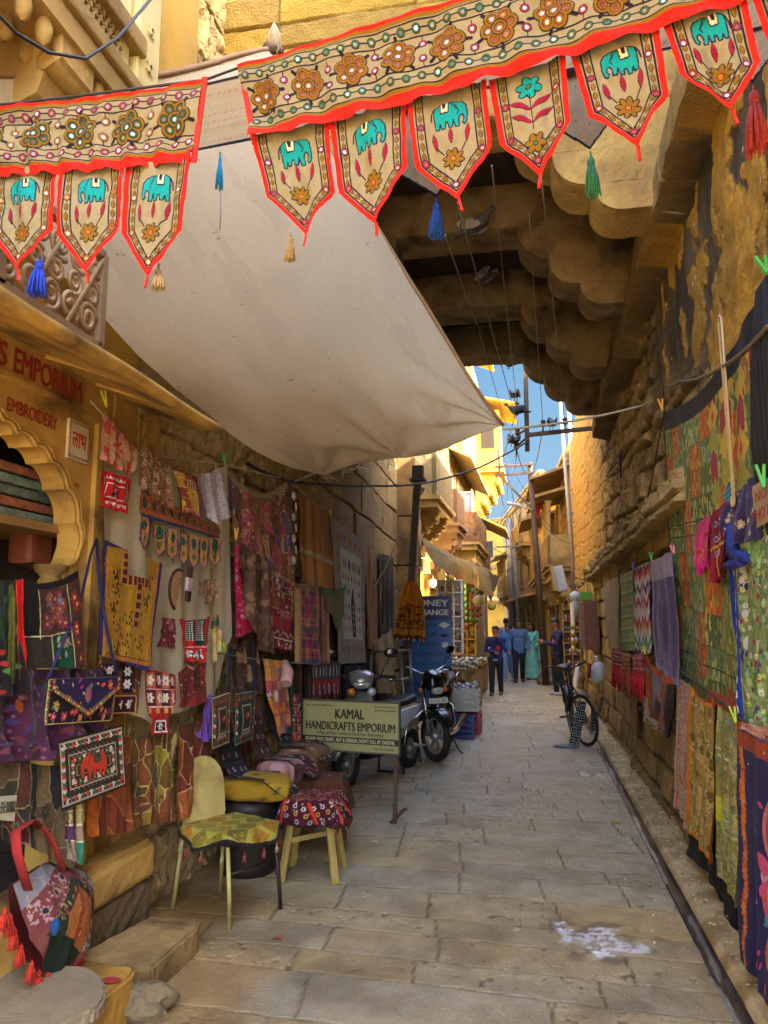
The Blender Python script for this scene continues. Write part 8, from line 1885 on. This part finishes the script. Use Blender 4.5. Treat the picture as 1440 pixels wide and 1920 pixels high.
def pigeon(c,rz,label,m_,pale=False,s=1.0):
 t=thing('pigeon',c,label,'pigeon','pigeons on the wires and bracket',rz); m=MB().use(m_)
 sp=[(-.20,.05,.004,.035),(-.12,.065,.018,.034),(-.06,.085,.042,.05),(.01,.10,.056,.062),(.07,.115,.046,.055),(.10,.145,.027,.03),(.115,.175,.024,.026),(.135,.19,.022,.024),(.152,.188,.012,.012),(.168,.180,.003,.003)]
 o=len(m.v); n=12
 for (x,z,h,w) in sp:
  for k in range(n): q=2*PI*k/n; m.v.append(Vector((x,w*math.cos(q),z+h*math.sin(q)))*s)
 for i in range(len(sp)-1):
  for k in range(n): m.face([o+i*n+k,o+i*n+(k+1)%n,o+(i+1)*n+(k+1)%n,o+(i+1)*n+k],True)
 for i in (-1,1): m.tube([Vector((.0,i*.02,.05))*s,Vector((.005,i*.02,.012))*s,Vector((.03,i*.022,.006))*s],.005*s,5)
 m.part('body',t)
 for i in (-1,1):
  m=MB().use(mat('pigeon_wing',hx('8a8c92'),.8,var=.3,scale=30) if pale else m_); m.ell(Vector((-.04,i*.052,.095))*s,Vector((.11,.012,.042))*s,Euler((0,.25,0)).to_matrix());
  if pale: m.use(M_pigd); [m.bar(Vector((-.07-.03*k,i*.064,.07))*s,Vector((-.05-.03*k,i*.064,.125))*s,.010,.004) for k in range(2)]
  m.part('wing',t)
pigeon(ony(893,444,6.2),-.4,'grey barred pigeon under the bridge, upper of the two there',M_pig,True,1.15); pigeon(ony(906,536,7.8),2.4,'grey barred pigeon under the bridge, lower of the two there',M_pig,True,1.15)
for q,rz,lb in (((955,692,12.1),2.8,'dark pigeon perched on a wire, highest against the sky'),((967,752,12.15),1.4,'dark pigeon on the insulator left of the iron upright'),((968,782,12.1),2.9,'dark pigeon with tail against the iron upright'),((1034,806,12.2),1.7,'round dark pigeon on the iron arm by the insulator'),((962,838,12.2),2.0,'small dark pigeon low beside the iron upright')): pigeon(ony(*q),rz,lb,M_pigd,False,1.2)
# ================================================================== SHAWL POLE, RACK, MONEY BOARD, STALLS
t=thing('iron_post',(-1.48,9.6,0),'dark square iron post with a lamp box on top','post'); m=MB().use(M_iron); m.bar(ony(762,1260,9.6),ony(783,896,9.6),.085,.085,(0,1,0)); m.bar(Vector((-1.70,9.6,0)),ony(762,1260,9.6),.085,.085,(0,1,0)); m.part('shaft',t,world=True)
m=MB().use(mat('lamp_box',hx('2c221e'),.5)); c=ony(784,886,9.6); m.box(c,(.14,.14,.17),ch=.01); m.box(c-Vector((0,0,.10)),(.2,.18,.03)); m.part('lamp_box',t,world=True)
m=MB().use(M_sand_p); c=ony(785,920,9.7); m.box(c,(.10,.10,.13),Euler((.3,.6,0)).to_matrix()); m.solo('junction_box','pale tilted junction box beside the iron post','box')
def p(c):
 w,h=c.w,c.h; c.shade(.12); c.scatter(['5a3010','7a4214','4a280e'],150,.022,0,h*.40,w,h*.84,'leaf'); c.stripes(['6a3a12',None],[.012,.08],False,y0=h*.66,y1=h); c.stripes([None,'6a3a12'],[.07,.008],True,y0=h*.66,y1=h); c.rect(0,h*.93,w,h,'4a250e'); c.scatter('c9a070',14,.012,0,h*.94,w,h,'dash')
def shawl_hang(P,u,v):
 P=P.copy(); pin=np.exp(-v*5); c=ony(772,1096,9.3); P[...,0]=P[...,0]*(1-pin*.75)+c.x*pin*.75; P[...,1]-= .06*np.sin(u*20+2*v)*(.3+v); return P
cloth('mustard_shawl',[ony(750,1090,9.3),ony(800,1090,9.3),ony(799,1204,9.2),ony(742,1200,9.2)],p,'mustard shawl with dark printed border tied on the iron post','shawl',base='b06f0c',folds=.05,nf=3,hang=shawl_hang,out=(0,-1,0),seed=5,ppm=220)
t=thing('pipe_rack',(-1.66,8.85,0),'bare metal pipe stall rack beside the motorcycle','rack')
for a,b in (((696,1222),(768,1219)),((768,1219),(773,1300)),((773,1300),(788,1428)),((750,1222),(764,1380)),((697,1222),(690,1420)),((730,1275),(772,1272)),((757,1318),(790,1316))):
 m=MB().use(mat('grey_pipe',hx('7d7a72'),.4,.7,var=.2)); m.tube([ony(*a,8.9),ony(*b,8.9)],.018,7); m.part('pipe',t,world=True)
L('canvas_cloth',[(694,1205),(733,1178),(740,1300),(704,1300)],-1.92,lambda c: c.shade(.15),'tan canvas cloth gathered behind the pipe rack','cloth',base='84704f',folds=.08)
def money():
 y=11.2; a,b=ony(752,1118,y),ony(846,1121,y); zt,zb=a.z,ony(800,1308,y).z; W,H=b.x-a.x,zt-zb; t=thing('exchange_board',((a.x+b.x)/2,y,0),'tall blue money exchange board with white lettering and product pictures','board')
 O=Vector((a.x,y,zb)); m=MB().use(mat('board_blue',hx('0f5aa0'),.4,var=.08)); m.box(O+Vector((W/2,.02,H/2)),(W,.04,H)); m.part('board',t,world=True)
 m=MB().use(mat('board_navy',hx('1a2366'),.4)); m.box(O+Vector((W/2,-.002,H*.88)),(W,.006,H*.24)); m.part('header',t,world=True)
 F=lambda x,z: frame(O+Vector((W*x,-.0065,H*z)),(1,0,0),(0,0,1)); wh=mat('board_white',hx('c8ccd0'),.5); nv=mat('board_letter',hx('0a2444'),.5)
 lettering('MONEY',t,F(.94,.90),H*.062,wh,width=W*.78,align='RIGHT',bold=.04); lettering('EXCHANGE',t,F(.94,.81),H*.055,wh,width=W*.86,align='RIGHT',bold=.04)
 for i,s in enumerate(('READER','CHARGER','SIM CARDS','HEADPHONE','POWER BANK','SELFIE STICK','WIRELESS SPEAKER')): lettering(s,t,F(.72 if i<3 else .82,.70-.096*i),H*.026,nv,width=W*min(.75,.075*len(s)),align='RIGHT',bold=.02)
 m=MB().use(wh); m.raw([O+Vector((W*x,-.004,H*z)) for x,z in ((.74,.71),(.84,.745),(.97,.715),(.87,.675))],[(0,1,2,3)]); m.box(O+Vector((W*.87,-.003,H*.515)),(W*.12,.004,H*.05)); m.use(nv); m.ell(O+Vector((W*.85,-.002,H*.61)),(W*.08,.006,H*.018)); m.torus(O+Vector((W*.9,-.003,H*.41)),W*.06,.006,(0,1,0),16,5); m.part('pictures',t,world=True)
 m=MB().use(M_iron); [m.bar(O+Vector((W*x,.05,-zb)),O+Vector((W*x,.05,H*.3)),.04,.04,(0,1,0)) for x in (.1,.9)]; m.part('stand',t,world=True)
money()
def stall(y0,y1,x0,x1,z,label,seed,cols,nm='trinket'):
 t=thing('stall_table',((x0+x1)/2,(y0+y1)/2,0),label,'stall'); m=MB().use(M_wood); m.box(((x0+x1)/2,(y0+y1)/2,z-.03),(x1-x0,y1-y0,.05),ch=.01); m.box((x1-.03,(y0+y1)/2,z*.5),(.03,(y1-y0)*.96,z*.7)); m.part('table_top',t,world=True)
 for x in (x0+.06,x1-.06):
  for y in (y0+.06,y1-.06): m=MB().use(M_wood); m.bar((x,y,0),(x,y,z-.05),.06,.06,(0,1,0)); m.part('leg',t,world=True)
 r=random.Random(seed); ms=[mat('goods_'+c,hx(c),.4,.2,var=.3) for c in cols]; g_=MB()
 for k in range(150): g_.use(r.choice(ms)); c=Vector((r.uniform(x0,x1),r.uniform(y0,y1),z+r.uniform(.0,.06))); g_.ell(c,(r.uniform(.02,.05),r.uniform(.02,.05),r.uniform(.015,.05)),None,7,5)
 tag(g_.solo('trinkets','heap of small '+nm+'s spread on the '+label.split(',')[0],nm),kind='stuff')
stall(12.6,15.4,-1.62,-1.02,.86,'taller wooden stall table, behind the low one',3,('8a8a7c','6a6a5c','a8a492','4a4a40'),'metal trinket'); stall(11.9,13.3,-1.35,-.96,.56,'low wooden stall table, nearest on the left',5,('b0aca4','8a8c90','9a3a34','4a5a6a'),'paper packet'); stall(15.6,19.5,-1.7,-1.15,.7,'long wooden stall table, farthest on the left',8,('b89a3a','8a3a2a','3a6a4a','b8b0a0'),'craft trinket')
for i,(c,cl,lb) in enumerate((((-1.00,11.55,.0),'a01c1c','red plastic crate at the end of the low stall table'),((-1.05,11.1,.0),'1a2a6a','navy blue plastic crate next to the motorcycle'),((-1.02,11.55,.32),'b8b4a8','white plastic crate on top of the red crate'))):
 t=thing('plastic_crate',c,lb,'crate','crates behind the motorcycle'); m=MB().use(mat('crate_'+cl,hx(cl),.45)); w,d,h=.36,.42,.30
 m.box((0,0,.012),(w,d,.02)); [m.box((s*w/2,0,.04+.075*k),(.018,d,.045)) for s in (-1,1) for k in range(4)]; [m.box((0,s*d/2,.04+.075*k),(w,.018,.045)) for s in (-1,1) for k in range(4)]; [m.box((i_*w/2,j*d/2,h/2),(.03,.03,h)) for i_ in (-1,1) for j in (-1,1)]; m.part('crate_body',t)
def shelf_rack(x0,x1,y,z0,z1,nx,nz,label,cols,seed,m_=M_white):
 t=thing('display_rack',((x0+x1)/2,y,z0),label,'display rack'); m=MB().use(m_); W,H=x1-x0,z1-z0
 for k in range(nx+1): m.box((x0+W*k/nx,y,(z0+z1)/2),(.03,.16,H))
 for k in range(nz+1): m.box(((x0+x1)/2,y,z0+H*k/nz),(W+.03,.17,.025))
 m.box(((x0+x1)/2,y+.09,(z0+z1)/2),(W,.02,H)); m.part('shelves',t,world=True); r=random.Random(seed); g_=MB()
 for i in range(nx):
  for k in range(nz):
   for q in range(3): c=r.choice(cols); g_.use(mat('goods_'+c,hx(c),.4,.2,var=.3)); g_.ell((x0+W*(i+r.uniform(.2,.8))/nx,y-.03,z0+H*(k+.3)/nz),(W/nx*.18,.05,H/nz*r.uniform(.15,.3)),None,7,6)
 g_.solo('small_goods','assorted small goods standing in the '+label,'goods')['kind']='stuff'
shelf_rack(-1.72,-1.28,14.0,1.05,2.35,3,6,'white pigeonhole rack above the stall',('8a4a3a','a87a3a','5a4a44','b09a8a'),3); shelf_rack(-1.85,-1.3,17.4,.9,2.6,3,5,'yellow wooden rack farther along the stalls',('3a6a3a','a8502a','6a4a34','8a8a4a'),6,M_sand_y); shelf_rack(.62,.98,17.9,.4,1.9,2,6,'crowded goods rack in front of the standing vendor',('a03a3a','3a7a4a','b8a030','4a4a6a','b8b0a8'),9,M_wood)
t=thing('hanging_garlands',(-1.45,16.2,1.4),'strings of green and rust ornaments hanging over the far stalls','garlands'); r=random.Random(8)
for k in range(16):
 x,y=r.uniform(-1.75,-1.2),r.uniform(14.8,19); m=MB(); z=2.7
 while z>r.uniform(1.2,1.8): m.use(mat('bead_%d'%r.randrange(4),(hx('3a5a24'),hx('8a4a1c'),hx('a88a3a'),hx('6a2a24'))[r.randrange(4)],.6)); m.ell((x,y,z),(.05,.05,.07),None,7,5); z-= .13
 m.part('string',t,world=True)
for q,rr,cl,lb in (((897,1127,17),.13,'a39a7c','round pale paper lantern hanging under the sagging awning'),((922,1137,21),.11,'b09a3c','round yellow paper lantern hanging behind the pale one')):
 m=MB().use(mat('paper_'+cl,hx(cl),.8,var=.1)); c=ony(*q); m.ell(c,(rr,rr,rr),None,18,12); [m.torus(c+Vector((0,0,rr*.9*math.sin(a))),rr*math.sqrt(1-(.9*math.sin(a))** 2)+.002,.003,(0,0,1),18,4) for a in np.linspace(-1.3,1.3,7)]; m.tube([c+Vector((0,0,rr)),c+Vector((0,0,.6))],.005,4); m.solo('paper_lantern',lb,'lantern')
c=ony(812,1093,15.2); t=thing('light_bulb',c,'lit round light bulb on the yellow shop wall','lamp'); m=MB().use(mat('lit_bulb',(1,.82,.5),.4,emit=.6)); m.ell(c,(.07,.07,.08)); m.part('bulb',t,world=True); m=MB().use(M_iron); m.tube([c+Vector((0,0,.07)),c+Vector((0,0,.16)),c+Vector((-.3,.05,.2))],.018,6); m.part('holder',t,world=True)
ld=bpy.data.lights.new('bulb_light','POINT'); ld.energy=6; ld.color=(1,.75,.4); ld.shadow_soft_size=.08; lo=bpy.data.objects.new('bulb_light',ld); COL.objects.link(lo); lo.location=c+Vector((.12,-.12,0))
def p(c): c.shade(.12); c.blotch('8a4a1c',.5,2.5,3,.2,.45); c.line([(0,c.h*.42),(c.w,c.h*.36)],.02,'5a4a30'); c.line([(c.w*.6,c.h*.4),(c.w*.56,c.h)],.015,'5a4a30'); c.rect(0,0,c.w,.04,'8a7a58')
cloth('sagging_awning',[ony(784,1005,12.4),ony(914,1066,17.4),ony(922,1121,16.8),ony(806,1064,12.3)],p,'stained tan cloth awning sagging over the stalls on the left','awning',base='857a55',sag=.07,folds=.05,nf=2,bulge=.15,material=M_canvas,out=(1,-1,0),ppm=60)
cloth('white_awning',[ony(912,1072,21),ony(937,1080,24),ony(920,1130,24),ony(912,1110,21)],lambda c: c.shade(.06),'small white cloth awning behind the stained tan one','awning',base='b8b4a8',material=M_canvas,out=(1,-1,0),ppm=40)
t=thing('wall_cabinet',(.86,13.2,1.1),'brown shuttered wooden cabinet fixed to the right wall','cabinet'); m=MB().use(mat('red_brown_wood',hx('7a4a34'),.6,var=.2)); m.box((.90,13.2,1.55),(.24,.5,.78),ch=.01); m.part('carcass',t,world=True)
for k in range(5): m=MB().use(mat('pink_brown_wood',hx('8f6654'),.6,var=.2)); m.box((.72+.015*k,12.94,1.55),(.012,.02,.72)); m.part('slat',t,world=True)
m=MB().use(M_white); m.box((.66,14.2,1.5),(.03,.9,.9),ch=.01); m.box((.60,13.4,.45),(.03,.8,.9),Euler((0,.18,0)).to_matrix(),ch=.01); m.solo('white_boards','white boards leaning on the right behind the bicycle','boards')
t=thing('egg_pots',(.64,13.75,1.2),'column of four small yellow round ornaments on the white board edge','ornaments')
for k in range(4): m=MB().use(mat('ochre_gloss',hx('a07c1c'),.4)); m.ell((.64,13.73,1.12+.13*k),(.05,.05,.045)); m.part('ornament',t,world=True)
m=MB().use(mat('parrot_green',hx('5aa01c'),.5)); m.box((.84,13.2,2.02),(.2,.2,.14),ch=.01); m.solo('green_box','bright green box on top of the brown cabinet','box')
m=MB().use(mat('white_plastic',hx('b9bcbc'),.4)); c=ony(1079,1118,14); m.ell(c,(.10,.09,.09)); m.tube([c,c+Vector((.22,0,.01))],[.05,.02],8); m.tube([c-Vector((0,0,.05)),c-Vector((0,0,.35))],.045,8); m.solo('white_spout','white plastic fitting with a spout above the cabinet','fitting')
t=thing('meter_box',(.75,19.9,2.2),'long grey electric meter box at the foot of the pale pipes','meter box'); m=MB().use(mat('meter_grey',hx('9aa09a'),.5,var=.1)); m.bar(ony(1055,1108,19.9),ony(1044,1062,19.9),.28,.2,(0,1,0),ch=.02); m.part('box',t,world=True); m=MB().use(M_sand_p); m.bar(ony(1042,1108,19.8),ony(1034,1062,19.8),.08,.2,(0,1,0)); m.part('door_edge',t,world=True)
m=MB().use(mat('red_cloth',hx('a01420'),.85)); a=ony(1008,930,22.5); b=ony(1001,972,22.5); m.raw([a,a+Vector((.16,0,.02)),b+Vector((.14,.02,0)),b,a+Vector((0,.02,0)),b+Vector((-.03,.04,-.3))],[(0,1,2,3),(4,0,3,5)]); m.solo('red_flag','long red cloth hanging from the bracketed balcony by the leaning pole','flag')
r=random.Random(31); m=MB()
for k in range(420):
 m.use((mat('pebble_tan',hx('a08c64'),.9,var=.3),mat('pebble_grey',hx('7d7464'),.9,var=.3),mat('pebble_pale',hx('bfb498'),.9,var=.2))[k%3]); y=r.uniform(2.9,11)
 if k%4: x,z=r.uniform(.83,.98),None; z=.05+.09*max(0,(x-.9)/.12)
 else: x=r.choice((r.uniform(.5,.69),r.uniform(-2.0,-1.5))); z=.002
 q=r.uniform(.003,.009); m.ell((x,y,z+q*.3),(q*1.4,q,q*.8),Euler((0,0,r.uniform(0,6))).to_matrix(),6,4)
m.solo('gravel','small pebbles and plaster crumbs scattered along the kerb and gutter','gravel',None,'stuff')
for a,b,c_,lb in ((700,1580,'b0a890','scrap of pale paper on the paving near the sign leg'),(520,1760,'8a4a34','brown wrapper scrap on the paving by the chair leg'),(905,1390,'b8b4a4','torn white paper scrap in the middle of the lane')):
 p=onz(a,b,.004); m=MB().use(mat('scrap_'+c_,hx(c_),.7)); m.raw([p+Vector(v) for v in ((-.03,-.01,0),(.0,-.02,.012),(.03,-.008,.003),(.02,.015,.014),(-.015,.018,.002))],[(0,1,4),(1,2,3),(1,3,4)]); m.solo('paper_scrap',lb,'litter')
# ================================================================== PEOPLE
def blob(name,prims,voxel,m_,parent,smooth=3,label=None):
 b=MB().use(m_)
 for p in prims:
  if p[0]== 't': b.tube([Vector(q) for q in p[1]],p[2],12); [b.ell(q,(r,r,r),None,10,8) for q,r in zip(p[1],p[2])]
  else: b.ell(p[1],p[2],p[3] if len(p)>3 else None,16,12)
 o=bpy.data.objects.new(name,b.mesh()); COL.objects.link(o); md=o.modifiers.new('r','REMESH'); md.mode='VOXEL'; md.voxel_size=voxel; md.use_smooth_shade=True; ms=o.modifiers.new('s','SMOOTH'); ms.iterations=smooth; ms.factor=.5
 dg=bpy.context.evaluated_depsgraph_get(); dg.update(); me=bpy.data.meshes.new_from_object(o.evaluated_get(dg)); o.modifiers.clear(); o.data=me; me.materials.clear(); me.materials.append(m_); o.parent=parent
 if label: o['label']=label
 return o
M_skin=mat('brown_skin',hx('8a5a3c'),.55,var=.08); M_hair=mat('black_hair',hx('15110f'),.5,var=.2,bump=.3,bscale=90)
def person(loc,rz,h,label,top,bottom,shoe='4a443c',armR=None,armL=None,stride=.12,saree=None,long_hair=False,head_turn=0.0,head_dip=0.0,stripe=None,undershirt=None,phone=False):
 """local frame: faces -y, x to its left. armR / armL: elbow and wrist."""
 t=thing('person',loc,label,'person','people in the lane',rz); s=h/1.70; V=lambda x,y,z: (x*s,y*s,z*s)
 armR=armR or ((-.25,.02,1.12),(-.25,-.08,.88)); armL=armL or ((.25,.02,1.12),(.25,-.08,.88))
 ct=mat('cloth_'+top,hx(top),.85,var=.15,scale=10); cb=mat('cloth_'+bottom,hx(bottom),.85,var=.12,scale=10); R=Euler((head_dip,0,head_turn)).to_matrix(); hd=Vector(V(0,-.015-.05*abs(head_dip),1.585)); H=lambda x,y,z: hd+R @ Vector(V(x,y,z))
 legs=[];
 for sx,st in ((-1,-stride),(1,stride)): legs.append((('t'),[V(sx*.09,0,.90),V(sx*.095,st*.5-.03,.50),V(sx*.10,st+.02+.04*(st>0),.09)],[.085*s,.058*s,.042*s]))
 feet=[('e',V(sx*.105,st-.04,.04),V(.045,.12,.042)) for sx,st in ((-1,-stride),(1,stride))]
 torso=[('e',V(0,0,.93),V(.155,.11,.12)),('e',V(0,.0,1.10),V(.145,.10,.18)),('e',V(0,.005,1.28),V(.17,.105,.15)),('t',[V(-.15,.01,1.37),V(.15,.01,1.37)],[.065*s]*2)]
 neck=[('t',[V(0,.0,1.40),tuple(hd+Vector((0,.01,-.05)))],[.055*s,.052*s])]
 head=[('e',tuple(H(0,0,.01)),V(.076,.095,.115),R),('e',tuple(H(0,-.03,-.055)),V(.056,.062,.06),R),('e',tuple(H(0,-.098,-.005)),V(.014,.02,.024),R),('e',tuple(H(.078,.01,-.0)),V(.012,.02,.03),R),('e',tuple(H(-.078,.01,-.0)),V(.012,.02,.03),R)]
 arms=[]; hands=[]
 for sx,(e,w) in ((-1,armR),(1,armL)):
  arms.append(('t',[V(sx*.185,.01,1.36),V(*e),V(*w)],[.056*s,.044*s,.033*s])); d=(Vector(w)-Vector(e)).normalized(); pal=Vector(w)+d*.05; side=d.cross(Vector((0,-1,0))); side=side.normalized() if side.length>.1 else Vector((1,0,0))
  hands.append(('e',V(*pal),V(.034,.024,.045)))
  for k in range(4): f0=pal+side*(.026-.017*k)+d*.03; q=(.075,.085,.08,.062)[k]; hands.append(('t',[V(*f0),V(*(f0+d*q*.55)),V(*(f0+d*q*.9+Vector((0,-.02,0))))],[.0095*s,.009*s,.008*s]))
  hands.append(('t',[V(*(pal+side*.028-d*.01)),V(*(pal+side*.05+d*.03))],[.011*s,.009*s]))
 blob('body',torso+neck+head+arms+hands+legs+feet,.0085*s,M_skin,t)
 G=lambda P,g: [(p[0],p[1],[r+g*s for r in p[2]]) if p[0]== 't' else (p[0],p[1],tuple(r+g*s for r in p[2])) for p in P]
 hem=[('e',V(0,0,1.01),V(.168,.12,.16)),('t',[V(-.07,0,.90),V(.07,0,.90)],[.118*s]*2),('t',[V(-.075,0,.85),V(.075,0,.85)],[.112*s]*2)]
 sh=blob('shirt',G(torso[1:]+arms,.014)+hem,.010*s,ct,t)
 if stripe: m=MB().use(mat('cloth_'+stripe,hx(stripe),.8)); m.ell(V(.075,-.105,1.17),V(.055,.022,.07)); m.part('pocket',sh)
 if undershirt: m=MB().use(mat('cloth_'+undershirt,hx(undershirt),.8)); m.lathe([(.165*s,.86*s),(.168*s,.895*s)],Matrix.Diagonal((1,.72,1,1)),20); m.part('undershirt',t)
 blob('trousers',G(legs,.020)+[('e',V(0,0,.88),V(.155,.105,.11))],.010*s,cb,t)
 for f in feet: blob('shoe',G([f],.008),.010*s,mat('cloth_'+shoe,hx(shoe),.6),t)
 hr=[('e',tuple(H(0,.022,.040)),V(.086,.098,.100),R),('e',tuple(H(0,-.035,.085)),V(.07,.06,.045),R)]+([('t',[tuple(H(0,.07,.02)),tuple(H(0,.10,-.2)),tuple(H(.02,.11,-.42))],[.07*s,.075*s,.03*s])] if long_hair else [])
 blob('hair',hr,.009*s,M_hair,t)
 m=MB().use(mat('eye_dark',hx('120e0c'),.3)); [m.ell(H(k*.031,-.088,.015),V(.013,.008,.007)) for k in (-1,1)]; [m.bar(H(k*.016,-.093,.034),H(k*.05,-.082,.036),.006,.007) for k in (-1,1)]; m.ell(H(0,-.088,-.055),V(.022,.008,.006)); m.part('face_features',t)
 if saree:
  ms=mat('cloth_'+saree,hx(saree),.8,var=.2,scale=7); n=28; V2=[]; F2=[]
  for j,(z,r) in enumerate(((1.0,.165),(.85,.185),(.55,.21),(.25,.25),(.05,.27))):
   for k in range(n): a=2*PI*k/n; q=r*(1+.05*math.sin(a*9)*(1-z)); V2.append(V(q*math.cos(a),q*.8*math.sin(a),z))
  for j in range(4):
   for k in range(n): F2.append((j*n+k,j*n+(k+1)%n,(j+1)*n+(k+1)%n,(j+1)*n+k))
  m=MB().use(ms); m.raw(V2,F2,True); m.part('skirt',t); blob('pallu',[('t',[V(.16,.02,1.42),V(.02,-.12,1.2),V(-.12,-.10,.95)],[.06*s,.05*s,.05*s]),('t',[V(.17,.04,1.42),V(.24,.12,1.1),V(.26,.14,.6)],[.06*s,.09*s,.08*s])],.011*s,ms,t)
 if phone: m=MB().use(M_blackp); w=Vector(armR[1]); m.box(V(w.x+.02,w.y-.07,w.z+.04),(.07*s,.012,.14*s),Euler((.9,0,0)).to_matrix(),ch=.003); m.part('phone',t)
P_=lambda a,b: onz(a,b)
person(P_(931,1304),-.05,1.52,'boy in a blue sweater with a red pocket, hand raised to his mouth','141c5a','14141a','5a5244',((-.24,.03,1.10),(-.02,-.14,1.06)),((.25,-.06,1.12),(.06,-.15,1.42)),.13,head_turn=-.5,stripe='a01c1c',undershirt='9a9aa0')
person(P_(974,1279),.08,1.70,'man in a grey blue shirt and dark trousers walking towards the viewer','4a6484','10141f','3a342c',None,((.27,.02,1.12),(.27,-.10,.88)),.16,head_turn=-.2)
person(P_(997,1274),.05,1.60,'woman in a sea green saree with long black hair beside the grey blue shirt','6ab89c','5aa88c','3a2a24',None,((.24,-.03,1.12),(.16,-.16,1.0)),.08,'7cc4ac',True,head_turn=-.7)
person(P_(952,1283)+Vector((0,1.2,0)),-.2,1.56,'girl with long hair in light blue, half hidden behind the boy','3a78a8','6a8ab0','a8a8a8',None,None,.1,None,True,head_turn=-.9)
person(P_(948,1268)+Vector((0,1.2,0)),3.0,1.76,'man in a pale lilac shirt seen from behind, walking away','9a8ab0','3a4a7a','5a4a3a',None,None,.14)
person(P_(1013,1259),-.1,1.22,'child in a white printed shirt and jeans, hand at the face','b8b0b8','4f7aa0','4a2a2a',None,((.24,-.06,1.12),(.05,-.15,1.46)),.07,head_turn=.4,stripe='6a2a5a')
person(onz(1048,1304),-1.35,1.70,'young man in a navy tracksuit top looking down at a phone by the goods rack','1c2044','0e0e12','8a8a90',((-.22,-.08,1.12),(-.06,-.30,1.18)),((.22,-.08,1.12),(.05,-.30,1.16)),.04,head_dip=.45,stripe='b03a44',phone=True)
